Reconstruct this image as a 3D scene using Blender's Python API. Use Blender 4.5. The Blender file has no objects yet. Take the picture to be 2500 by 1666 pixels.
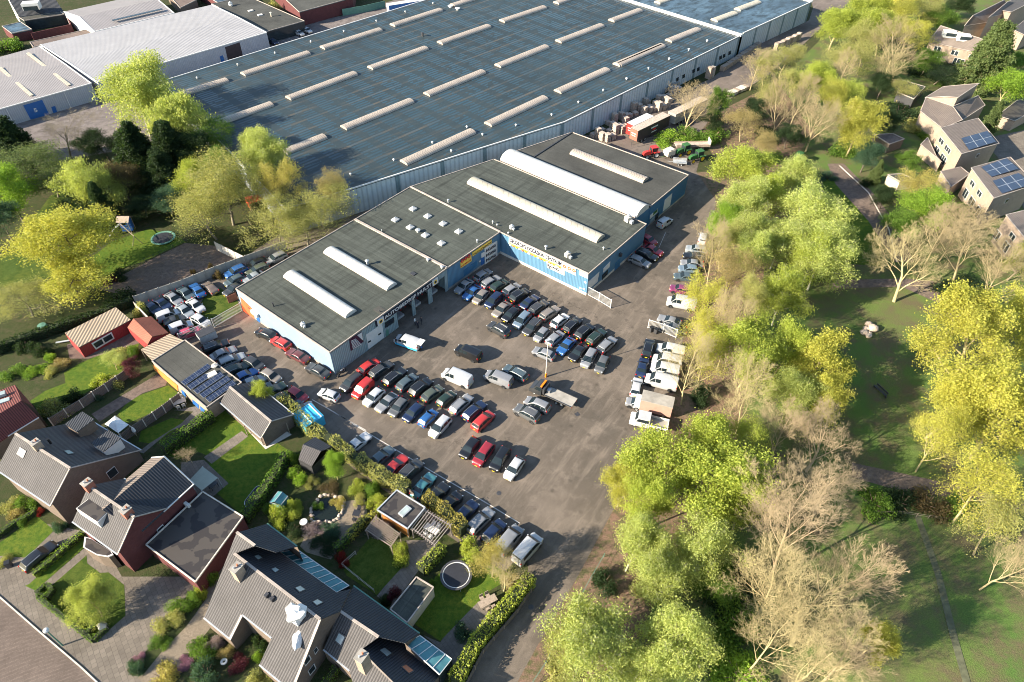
import bpy, bmesh, math, random
import numpy as np
from mathutils import Vector
PI = math.pi; R = math.radians
# ------------------------------------------------------------------ camera, sky, sun
C = bpy.context.scene.collection
sc = bpy.context.scene
HC = 84.0; PITCH = R(44.08); ROLL = R(0.732); FPX = 1666.0; PW, PH = 2500.0, 1666.0
fw = Vector((0, math.cos(PITCH), -math.sin(PITCH))); up = Vector((0, math.sin(PITCH), math.cos(PITCH))); rt = Vector((1, 0, 0))
cx_ = rt*math.cos(ROLL) + up*math.sin(ROLL); cu_ = -rt*math.sin(ROLL) + up*math.cos(ROLL)
cam = bpy.data.cameras.new('camera'); co = bpy.data.objects.new('camera', cam); C.objects.link(co)
cam.sensor_width = 36; cam.lens = FPX/PW*36; cam.clip_end = 3000; cam.clip_start = 1
from mathutils import Matrix
m = Matrix((cx_, cu_, -fw)).transposed().to_4x4(); m.translation = Vector((0, 0, HC)); co.matrix_world = m
sc.camera = co
SUN_EL = 25.0; SUN_AZ = 246.5      # compass style: azimuth the light comes from, clockwise from +y
w = bpy.data.worlds.new('World'); sc.world = w; w.use_nodes = True
nt = w.node_tree; bg = nt.nodes['Background']; sky = nt.nodes.new('ShaderNodeTexSky')
sky.sky_type = 'NISHITA'; sky.sun_disc = False; sky.sun_elevation = R(SUN_EL); sky.sun_rotation = R(SUN_AZ)
sky.air_density = 1.2; sky.dust_density = 0.6; sky.ozone_density = 2.0
nt.links.new(sky.outputs[0], bg.inputs[0]); bg.inputs[1].default_value = 0.088
sd = Vector((math.sin(R(SUN_AZ))*math.cos(R(SUN_EL)), math.cos(R(SUN_AZ))*math.cos(R(SUN_EL)), math.sin(R(SUN_EL))))
sl = bpy.data.lights.new('sun', 'SUN'); sl.energy = 5.0; sl.angle = R(0.5); sl.color = (1.0, 0.88, 0.70)
so = bpy.data.objects.new('sun', sl); C.objects.link(so); so.rotation_euler = sd.to_track_quat('Z', 'Y').to_euler(); so.location = (0, 0, 200)
sc.view_settings.view_transform = 'Standard'; sc.view_settings.look = 'None'; sc.view_settings.gamma = 1.0
sc.view_settings.exposure = 1.62
sc.cycles.pixel_filter_type = 'BLACKMAN_HARRIS'; sc.cycles.filter_width = 1.0
sc.cycles.max_bounces = 6; sc.cycles.transparent_max_bounces = 8

# ------------------------------------------------------------------ photo pixel -> place on a plane in the world
def rayd(px, py): return (cx_*(px-PW/2) + cu_*(PH/2-py) + fw*FPX)
def G(px, py, z=0.0):
    d = rayd(px, py); t = (z-HC)/d.z
    return Vector((d.x*t, d.y*t, z))
def onplane(px, py, P0, N):
    d = rayd(px, py); O = Vector((0, 0, HC)); t = (P0-O).dot(N)/d.dot(N)
    return O + d*t
class Crop:
    def __init__(s, ox, oy, k): s.o = (ox, oy, k)
    def px(s, x, y): return (s.o[0]+x/s.o[2], s.o[1]+y/s.o[2])
    def __call__(s, x, y, z=0.0): return G(*s.px(x, y), z)
    def pl(s, x, y, P0, N): return onplane(*s.px(x, y), P0, N)
S = Crop(0, 0, 1); F = Crop(0, 0, .9412)
k1 = Crop(0, 0, 2.941); k12 = Crop(800, 0, 2.941); c3 = Crop(1500, 0, 2.353); l0 = Crop(0, 400, 2.941)
w1 = Crop(550, 500, 3.92); c2 = Crop(1050, 450, 3.361); l3 = Crop(350, 700, 3.92); n4 = Crop(700, 850, 3.136)
m0 = Crop(0, 900, 3.136); b0 = Crop(0, 1200, 3.3614); b1 = Crop(450, 1200, 3.3614); h3 = Crop(1000, 1150, 3.038)
v4 = Crop(1450, 550, 2.851); r5 = Crop(1700, 550, 2.614); r6 = Crop(1300, 1000, 1.961)
kA = Crop(340, 600, 5.8075); kB = Crop(480, 780, 5.8075); kC = Crop(820, 850, 5.8075); kD = Crop(1080, 630, 5.2273)
kE = Crop(860, 1030, 4.356); kF = Crop(1000, 780, 2.986); kG = Crop(1480, 480, 4.0733); kH = Crop(1500, 640, 4.07); kI = Crop(1500, 820, 3.733)
kT = Crop(1430, 200, 3.3175)

# ------------------------------------------------------------------ materials
MATS = {}
class NB:
    def __init__(s, name):
        s.m = bpy.data.materials.new(name); s.m.use_nodes = True; s.t = s.m.node_tree
        s.b = s.t.nodes['Principled BSDF']; MATS[name] = s.m
        s.uv = s.geo = None
    def n(s, typ, **kw):
        x = s.t.nodes.new(typ)
        for k, v in kw.items():
            if k in x.inputs.keys() if hasattr(x.inputs, 'keys') else False: x.inputs[k].default_value = v
            else: setattr(x, k, v)
        return x
    def l(s, a, b): s.t.links.new(a, b)
    def UV(s):
        if not s.uv: s.uv = s.n('ShaderNodeUVMap')
        return s.uv.outputs[0]
    def POS(s):
        if not s.geo: s.geo = s.n('ShaderNodeNewGeometry')
        return s.geo.outputs['Position']
    def noise(s, scale, vec=None, detail=4, rough=.6, sx=None):
        x = s.n('ShaderNodeTexNoise'); x.inputs['Scale'].default_value = scale; x.inputs['Detail'].default_value = detail; x.inputs['Roughness'].default_value = rough
        v = vec if vec is not None else s.POS()
        if sx:
            mp = s.n('ShaderNodeMapping'); mp.inputs['Scale'].default_value = sx; s.l(v, mp.inputs[0]); v = mp.outputs[0]
        s.l(v, x.inputs['Vector']); return x.outputs['Fac']
    def ramp(s, fac, stops):
        x = s.n('ShaderNodeValToRGB'); e = x.color_ramp.elements
        while len(e) < len(stops): e.new(0.5)
        for i, (p, c) in enumerate(stops): e[i].position = p; e[i].color = (*c, 1) if len(c) == 3 else c
        s.l(fac, x.inputs[0]); return x.outputs[0]
    def mix(s, fac, a, b, mode='MIX'):
        x = s.n('ShaderNodeMix'); x.data_type = 'RGBA'; x.blend_type = mode
        for i, v in ((0, fac), (6, a), (7, b)):
            if isinstance(v, (int, float)): x.inputs[i].default_value = v
            elif isinstance(v, tuple): x.inputs[i].default_value = (*v, 1)
            else: s.l(v, x.inputs[i])
        return x.outputs[2]
    def math(s, op, a, b=0.0, c=None):
        x = s.n('ShaderNodeMath'); x.operation = op
        for i, v in enumerate((a, b) if c is None else (a, b, c)):
            if isinstance(v, (int, float)): x.inputs[i].default_value = v
            else: s.l(v, x.inputs[i])
        return x.outputs[0]
    def sep(s, v):
        x = s.n('ShaderNodeSeparateXYZ'); s.l(v, x.inputs[0]); return x.outputs
    def stripe(s, axis, period, duty):      # 1 inside a thin line of the given duty, along UV u (0) or v (1)
        f = s.math('FRACT', s.math('DIVIDE', s.sep(s.UV())[axis], period)); return s.math('LESS_THAN', f, duty)
    def wave(s, axis, period):
        f = s.math('MULTIPLY', s.sep(s.UV())[axis], 2*PI/period); return s.math('MULTIPLY_ADD', s.math('SINE', f), .5, .5)
    def bump(s, h, dist=.05, st=1.0):
        x = s.n('ShaderNodeBump'); x.inputs['Distance'].default_value = dist; x.inputs['Strength'].default_value = st; s.l(h, x.inputs['Height']); s.l(x.outputs[0], s.b.inputs['Normal'])
    def out(s, col, rough=.8, metal=0.0, spec=.5):
        if isinstance(col, tuple): s.b.inputs['Base Color'].default_value = (*col, 1)
        else: s.l(col, s.b.inputs['Base Color'])
        if isinstance(rough, (int, float)): s.b.inputs['Roughness'].default_value = rough
        else: s.l(rough, s.b.inputs['Roughness'])
        s.b.inputs['Metallic'].default_value = metal; s.b.inputs['Specular IOR Level'].default_value = spec
        return s.m
def sc3(c, k): return (min(c[0]*k, 1), min(c[1]*k, 1), min(c[2]*k, 1))
def plain(name, c, rough=.7, var=.25, scale=1.5, metal=0.0, spec=.4):
    b = NB(name); f = b.noise(scale, detail=5)
    return b.out(b.ramp(f, [(.3, sc3(c, 1-var)), (.7, sc3(c, 1+var))]), rough, metal, spec)
def M(n): return MATS[n]

def ground_mat(name, c1, c2, c3_, s1=.12, s2=1.2, fine=9, rough=.95):
    b = NB(name)
    a = b.ramp(b.noise(s1, detail=6), [(.35, c1), (.65, c2)])
    k = b.ramp(b.noise(s2, detail=6, rough=.7), [(.42, (0, 0, 0)), (.62, (1, 1, 1))])
    col = b.mix(k, a, c3_); fn = b.noise(fine, detail=3)
    col = b.mix(.55, col, b.ramp(fn, [(.3, (.35, .35, .35)), (.7, (1.25, 1.25, 1.25))]), 'MULTIPLY'); b.bump(fn, .12, .6)
    return b.out(col, rough, spec=.15)
ground_mat('lawn', (.06, .10, .018), (.11, .13, .02), (.040, .075, .010), .1, .8, 7)
ground_mat('garden_lawn', (.08, .14, .015), (.13, .16, .02), (.055, .11, .012), .25, 1.5, 9)
ground_mat('park_lawn', (.085, .155, .035), (.125, .165, .045), (.13, .11, .06), .045, .22, 6)
ground_mat('soil', (.05, .06, .022), (.085, .07, .04), (.035, .055, .015), .3, 1.2, 6)
ground_mat('leaf_litter', (.19, .115, .085), (.23, .15, .11), (.10, .10, .045), .2, 1.0, 6)
ground_mat('gravel', (.24, .195, .145), (.31, .25, .185), (.19, .16, .12), .5, 4, 14)
ground_mat('path_brown', (.16, .12, .10), (.22, .17, .14), (.13, .10, .085), .2, 1.4, 8)
def asphalt(name, base, lt, dk):
    b = NB(name)
    col = b.ramp(b.noise(.055, detail=7, rough=.65), [(.33, dk), (.5, base), (.68, lt)])
    col = b.mix(b.ramp(b.noise(.35, detail=6, rough=.7), [(.52, (0, 0, 0)), (.72, (.75, .75, .75))]), col, sc3(lt, 1.15))
    for rot, st_ in ((34, .6), (-50, .12)):
        mp = b.n('ShaderNodeMapping'); mp.vector_type = 'TEXTURE'; mp.inputs['Rotation'].default_value = (0, 0, R(90-rot)); mp.inputs['Scale'].default_value = (9, 1.5, 1); b.l(b.POS(), mp.inputs[0])
        tr = b.noise(.8, mp.outputs[0], detail=6, rough=.7); col = b.mix(b.ramp(tr, [(.50, (0, 0, 0)), (.70, (st_, st_, st_))]), col, sc3(lt, 1.3)); col = b.mix(b.ramp(tr, [(.28, (st_*.6,)*3), (.42, (0, 0, 0))]), col, sc3(dk, .6))
    pv_ = b.n('ShaderNodeTexVoronoi'); pv_.inputs['Scale'].default_value = .07; b.l(b.POS(), pv_.inputs['Vector']); hs_ = b.sep(pv_.outputs['Color'])[0]; col = b.mix(.5, col, b.ramp(hs_, [(0, (.85,)*3), (1, (1.1,)*3)]), 'MULTIPLY')
    d = b.n('ShaderNodeVectorMath'); d.operation = 'ADD'
    nz = b.n('ShaderNodeTexNoise'); nz.inputs['Scale'].default_value = .5; nz.inputs['Detail'].default_value = 5; b.l(b.POS(), nz.inputs[0])
    sv = b.n('ShaderNodeVectorMath'); sv.operation = 'SCALE'; b.l(nz.outputs['Color'], sv.inputs[0]); sv.inputs['Scale'].default_value = 5
    b.l(b.POS(), d.inputs[0]); b.l(sv.outputs[0], d.inputs[1])
    v = b.n('ShaderNodeTexVoronoi'); v.feature = 'DISTANCE_TO_EDGE'; v.inputs['Scale'].default_value = .16; b.l(d.outputs[0], v.inputs['Vector'])
    cr = b.ramp(v.outputs['Distance'], [(0.0, (1, 1, 1)), (.013, (0, 0, 0))])
    cm = b.math('MULTIPLY', cr, b.ramp(b.noise(.06, detail=3), [(.48, (0, 0, 0)), (.62, (.7, .7, .7))]))
    col = b.mix(cm, col, sc3(dk, .45))
    # small oil stains
    v2 = b.n('ShaderNodeTexVoronoi'); v2.inputs['Scale'].default_value = .35; b.l(b.POS(), v2.inputs['Vector'])
    col = b.mix(b.ramp(v2.outputs['Distance'], [(.04, (.6, .6, .6)), (.16, (0, 0, 0))]), col, sc3(dk, .6))
    fn = b.noise(11, detail=3); col = b.mix(.6, col, b.ramp(fn, [(.3, (.5, .5, .5)), (.7, (1.25, 1.25, 1.25))]), 'MULTIPLY')
    b.bump(fn, .03, .5)
    return b.out(col, .9, spec=.25)
asphalt('asphalt_yard', (.125, .104, .084), (.20, .165, .135), (.09, .078, .064))
asphalt('asphalt_road', (.14, .115, .10), (.20, .165, .14), (.10, .085, .075))
ground_mat('old_concrete', (.19, .165, .155), (.25, .22, .205), (.14, .12, .115), .08, .5, 6)
def paving(name, c, px=.3, py=.2, j=.12):
    b = NB(name); a = b.ramp(b.noise(.3, detail=6), [(.3, sc3(c, .8)), (.7, sc3(c, 1.2))])
    br = b.n('ShaderNodeTexBrick'); br.inputs['Scale'].default_value = 1; br.inputs['Brick Width'].default_value = px; br.inputs['Row Height'].default_value = py; br.inputs['Mortar Size'].default_value = .02
    mp = b.n('ShaderNodeMapping'); mp.inputs['Rotation'].default_value = (0, 0, R(52)); b.l(b.POS(), mp.inputs[0]); b.l(mp.outputs[0], br.inputs['Vector'])
    br.inputs['Color1'].default_value = (1, 1, 1, 1); br.inputs['Color2'].default_value = (.72, .72, .72, 1); br.inputs['Mortar'].default_value = (.4, .4, .4, 1)
    return b.out(b.mix(.8, a, br.outputs['Color'], 'MULTIPLY'), .9, spec=.2)
paving('pavers', (.18, .155, .128), .6, .6); paving('street_brick', (.185, .145, .122), .22, .1); paving('garden_tiles', (.19, .165, .14), .5, .5)
plain('worn_grass', (.10, .105, .06), .95, .4, .8); plain('white_line', (.55, .52, .48), .8, .35, 4)

def felt(name, c, seam=1.0, stain=.5, rough=.85):
    b = NB(name)
    a = b.ramp(b.noise(.12, detail=8, rough=.7), [(.32, sc3(c, .62)), (.68, sc3(c, 1.25))])
    st = b.noise(1.0, b.UV(), detail=5, sx=(.06, 1.2, 1)); a = b.mix(b.ramp(st, [(.45, (0, 0, 0)), (.7, (stain,)*3)]), a, sc3(c, 1.6))
    st2 = b.noise(1.0, b.UV(), detail=5, sx=(1.1, .09, 1)); a = b.mix(b.ramp(st2, [(.5, (0, 0, 0)), (.72, (stain,)*3)]), a, sc3(c, .4))
    a = b.mix(b.math('MULTIPLY', b.stripe(1, seam, .07), .5), a, sc3(c, .45))
    fn = b.noise(7, detail=4); a = b.mix(.5, a, b.ramp(fn, [(.3, (.5,)*3), (.7, (1.2,)*3)]), 'MULTIPLY')
    return b.out(a, rough, spec=.3)
felt('roof_felt', (.064, .072, .062), 1.0, .75); felt('roof_felt_smooth', (.072, .072, .064), 1.0, .12); felt('roof_felt_brown', (.17, .13, .11), 1.0, .3)
# large warehouse roof: dark felt with rows of wet streaks
b = NB('warehouse_roof'); c = (.019, .032, .037)
a = b.ramp(b.noise(.04, detail=7, rough=.7), [(.3, sc3(c, .75)), (.7, sc3(c, 1.35))])
a = b.mix(b.math('MULTIPLY', b.ramp(b.noise(1.0, b.UV(), detail=6, sx=(.5, .05, 1)), [(.42, (0, 0, 0)), (.62, (1, 1, 1))]), b.math('MULTIPLY', b.stripe(0, 4.6, .16), .65)), a, (.11, .09, .065))
a = b.mix(b.ramp(b.noise(1.0, b.UV(), detail=6, sx=(.9, .12, 1)), [(.5, (0, 0, 0)), (.7, (.6, .6, .6))]), a, (.058, .058, .048))
dash = b.math('MULTIPLY', b.math('GREATER_THAN', b.wave(0, 1.15), .42), b.math('GREATER_THAN', b.noise(1.0, b.UV(), detail=1, sx=(.5, .28, 1)), .42))
wet = b.math('MULTIPLY', dash, b.math('MULTIPLY', b.ramp(b.noise(1.0, b.UV(), detail=3, sx=(.03, .03, 1)), [(.30, (.25, .25, .25)), (.6, (1, 1, 1))]), b.math('GREATER_THAN', b.wave(1, 6.4), .25)))
a = b.mix(b.math('MULTIPLY', wet, .6), a, (.025, .068, .098))
b.out(a, b.math('MULTIPLY_ADD', wet, -.3, .6), spec=.5)
b = NB('warehouse_roof_wet'); a = b.ramp(b.noise(.1, detail=7), [(.3, (.03, .05, .07)), (.7, (.09, .15, .2))])
a = b.mix(b.ramp(b.noise(1.0, b.UV(), detail=6, sx=(.5, .2, 1)), [(.45, (0, 0, 0)), (.6, (1, 1, 1))]), a, (.02, .03, .035)); b.out(a, .4)
def ribbed(name, c, period, axis=0, depth=.3, rough=.55, rust=0.15, spec=.4):
    b = NB(name); f = b.wave(axis, period)
    a = b.ramp(b.noise(.25, detail=7, rough=.7), [(.3, sc3(c, .88)), (.7, sc3(c, 1.08))])
    a = b.mix(b.ramp(f, [(.0, (depth,)*3), (.5, (0, 0, 0))]), a, sc3(c, .35))
    st = b.noise(1.0, b.UV(), detail=5, sx=(2.5, .2, 1)); a = b.mix(b.ramp(st, [(.55, (0, 0, 0)), (.8, (rust,)*3)]), a, (.2, .16, .12))
    b.bump(f, .06, .7); return b.out(a, rough, spec=spec)
ribbed('shed_roof', (.30, .275, .27), .42, 0, .5); ribbed('shed_roof_white', (.36, .35, .355), .38, 0, .35); ribbed('shed_wall', (.36, .38, .42), .5, 0, .2)
ribbed('warehouse_wall', (.44, .50, .52), 1.15, 0, .35); ribbed('warehouse_wall_dark', (.16, .23, .25), .6, 0, .3)
ribbed('cladding_blue', (.095, .215, .335), .33, 0, .6); ribbed('cladding_grey', (.26, .34, .36), .35, 0, .6)
ribbed('painted_block', (.21, .30, .42), .25, 1, .25, .8, .05); ribbed('plain_blue', (.04, .15, .28), .33, 0, .35)  # the last blue also carries painted shade on the rear hall walls
ribbed('wood_slat', (.34, .20, .09), .18, 0, .5, .8); ribbed('wood_fence', (.17, .14, .12), .2, 0, .5, .9); ribbed('orange_wood', (.62, .24, .05), .2, 0, .35, .8)
ribbed('pantile_stripe', (.40, .31, .22), .5, 0, .8, .8); ribbed('concrete_panel', (.34, .32, .28), 1.9, 0, .25, .95, .4); ribbed('red_board', (.30, .03, .03), .2, 1, .3, .7, .02)
def tiles(name, c, pu=.30, pv=.36, dp=.85, dk=.22):
    b = NB(name); f = b.wave(0, pu)
    a = b.ramp(b.noise(.5, detail=7, rough=.7), [(.3, sc3(c, .8)), (.7, sc3(c, 1.2))])
    a = b.mix(b.ramp(f, [(.08, (dp,)*3), (.42, (0, 0, 0))]), a, sc3(c, dk))
    a = b.mix(b.math('MULTIPLY', b.stripe(1, pv, .16), .35), a, sc3(c, .3)); b.bump(f, .05, .8)
    return b.out(a, .75, spec=.35)
tiles('roof_tile_grey', (.084, .079, .080), .33, .4, .8, .3); tiles('roof_tile_dark_shade', (.045, .05, .06), .33, .4, .6); tiles('roof_tile_red', (.16, .045, .04), .3, .36); tiles('roof_tile_brown', (.17, .14, .12), .36, .4, .4, .5)  # the dark tile also paints shade onto slopes turned from the sun
tiles('roof_tile_rust', (.33, .11, .07), .25, .3, .6)
def brick(name, c):
    b = NB(name); br = b.n('ShaderNodeTexBrick'); br.inputs['Scale'].default_value = 1; br.inputs['Brick Width'].default_value = .22; br.inputs['Row Height'].default_value = .07; br.inputs['Mortar Size'].default_value = .008
    br.inputs['Color1'].default_value = (*sc3(c, 1.15), 1); br.inputs['Color2'].default_value = (*sc3(c, .8), 1); br.inputs['Mortar'].default_value = (*sc3(c, .9), 1); b.l(b.UV(), br.inputs['Vector'])
    return b.out(b.mix(.5, br.outputs[0], b.ramp(b.noise(.9, detail=6), [(.3, (.75,)*3), (.7, (1.15,)*3)]), 'MULTIPLY'), .9, spec=.2)
brick('brick_brown', (.16, .125, .10)); brick('brick_red', (.115, .042, .042)); brick('brick_sand', (.34, .265, .205)); brick('brick_orange', (.33, .13, .09))
plain('white_paint', (.60, .60, .58), .5, .06); plain('cream_paint', (.6, .52, .4), .6, .1); plain('trim', (.36, .31, .27), .7, .25, 1); plain('concrete', (.30, .28, .25), .9, .25, .8)
plain('pale_concrete', (.55, .50, .43), .9, .15, 2); plain('black', (.012, .013, .015), .5, .2); plain('dark_interior', (.03, .03, .032), .8, .3); plain('rubber', (.018, .018, .02), .85, .2)
plain('metal', (.42, .43, .45), .35, .15, 3, .7); plain('dark_metal', (.08, .08, .085), .5, .2, 3, .5); plain('galvanised', (.52, .54, .55), .45, .15, 2, .4)
plain('red_paint', (.42, .035, .03), .4, .1); plain('orange_red', (.85, .13, .05), .45, .12); plain('blue_door', (.02, .11, .33), .45, .1); plain('green_paint', (.035, .12, .035), .4, .15)
plain('teal_paint', (.05, .38, .60), .45, .12, 3); plain('yellow_paint', (.85, .55, .02), .5, .05); plain('brown_door', (.035, .025, .03), .6, .2); plain('yellow_sign', (.80, .52, .08), .6, .08)
plain('tarp', (.7, .7, .68), .6, .1); plain('sail', (.32, .34, .28), .8, .05); plain('stone', (.48, .38, .30), .9, .2, 2); plain('pallet_wood', (.42, .35, .29), .9, .35, 2.5); plain('bark', (.17, .12, .08), .95, .4, 5)
plain('green_metal', (.10, .22, .17), .6, .1); plain('timber', (.30, .24, .19), .85, .3, 4); plain('terracotta', (.45, .17, .09), .8, .2); plain('maroon_sign', (.06, .02, .04), .5, .1); plain('sign_red', (.55, .02, .03), .5, .05)
plain('sign_black', (.015, .015, .03), .5, .1); plain('orange_beacon', (.9, .22, .01), .4, .05); plain('water', (.01, .015, .012), .05, .1); plain('turquoise', (.02, .35, .38), .4, .1)
plain('skin', (.45, .27, .19), .7, .05); plain('net_black', (.02, .022, .03), .7, .2); plain('rubble', (.2, .15, .12), .95, .5, 3); plain('blue_play', (.03, .12, .40), .6, .1); plain('pink', (.5, .10, .12), .7, .1)
def glassy(name, c, rough=.12):
    b = NB(name); b.out(b.ramp(b.noise(.7), [(.3, c), (.7, sc3(c, 1.6))]), rough, spec=.45); return b.m
glassy('glass', (.02, .028, .032)); glassy('car_glass', (.010, .016, .019), .16); glassy('conservatory_glass', (.06, .17, .19), .15); glassy('solar', (.02, .03, .055), .3); glassy('window_lit', (.25, .3, .3), .15)
b = NB('vault_cream'); a = b.ramp(b.noise(.7, detail=5), [(.3, (.40, .36, .27)), (.7, (.52, .47, .37))]); a = b.mix(b.stripe(0, 1.15, .10), a, (.28, .25, .21)); b.out(a, .5)
b = NB('vault_white'); a = b.ramp(b.noise(.7, detail=5), [(.3, (.50, .48, .44)), (.7, (.62, .60, .56))]); a = b.mix(b.stripe(0, 1.25, .05), a, (.36, .34, .32)); b.out(a, .45)
b = NB('vault_ribbed'); a = b.ramp(b.noise(.5, detail=5), [(.3, (.33, .28, .23)), (.7, (.45, .38, .31))]); a = b.mix(b.math('MULTIPLY', b.stripe(0, .55, .3), .6), a, (.15, .13, .12)); b.out(a, .5)
b = NB('solar_panel'); a = b.mix(b.math('MAXIMUM', b.stripe(0, .6, .06), b.stripe(1, .5, .06)), (.03, .045, .09), (.2, .22, .26)); b.out(a, .25, spec=.7)
# felt with pools of dark moss (flat roofs of the houses)
for nm, c, d in (('roof_patchy', (.060, .052, .046), (.030, .026, .026)), ('roof_patchy_dark', (.10, .09, .085), (.03, .028, .03))):
    b = NB(nm); f = b.noise(.55, detail=3, rough=.45); b.out(b.ramp(f, [(.515, sc3(c, 1.0)), (.53, d)]), .6, spec=.4)
# car paint takes each car's own colour
def objcol(name, rough, coat=0.0, metal=0.0, var=.0):
    b = NB(name); oi = b.n('ShaderNodeObjectInfo'); c = oi.outputs['Color']
    if var: c = b.mix(1.0, c, b.ramp(b.noise(.9, detail=5), [(.25, (1-var,)*3), (.75, (1+var,)*3)]), 'MULTIPLY')
    b.out(c, rough, metal); b.b.inputs['Coat Weight'].default_value = coat; b.b.inputs['Coat Roughness'].default_value = .06; return b.m
objcol('car_paint', .38, .8, .15, .12); objcol('any_paint', .6, 0, 0, .15)
plain('plate_yellow', (.85, .60, .02), .5, .05); plain('lamp_red', (.50, .01, .01), .2, .05); plain('lamp_clear', (.60, .62, .64), .1, .05, 3, .3); plain('alloy', (.40, .41, .42), .35, .1, 3, .6)
# leaves: the crown's own colour, thin so that light comes through
def leaf(name, var, trans=.45, hue=.12):
    b = NB(name); oi = b.n('ShaderNodeObjectInfo')
    at = b.n('ShaderNodeAttribute'); at.attribute_name = 'tint'
    k = b.ramp(at.outputs['Fac'], [(0, (1-var, 1-var*.8, 1-var)), (1, (1+var*1.0, 1+var*.7, 1+var*.3))])
    c = b.mix(1.0, oi.outputs['Color'], k, 'MULTIPLY')
    b.out(c, .6, spec=.25)
    tr = b.n('ShaderNodeBsdfTranslucent'); b.l(b.mix(1.0, c, (1.15, 1.15, .6), 'MULTIPLY'), tr.inputs[0]); mx = b.n('ShaderNodeMixShader'); mx.inputs[0].default_value = trans
    b.l(b.b.outputs[0], mx.inputs[1]); b.l(tr.outputs[0], mx.inputs[2]); b.l(mx.outputs[0], b.t.nodes['Material Output'].inputs[0]); return b.m
leaf('leaf', .38, .5)
objcol('bark_tinted', .9, 0, 0, .3)

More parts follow.
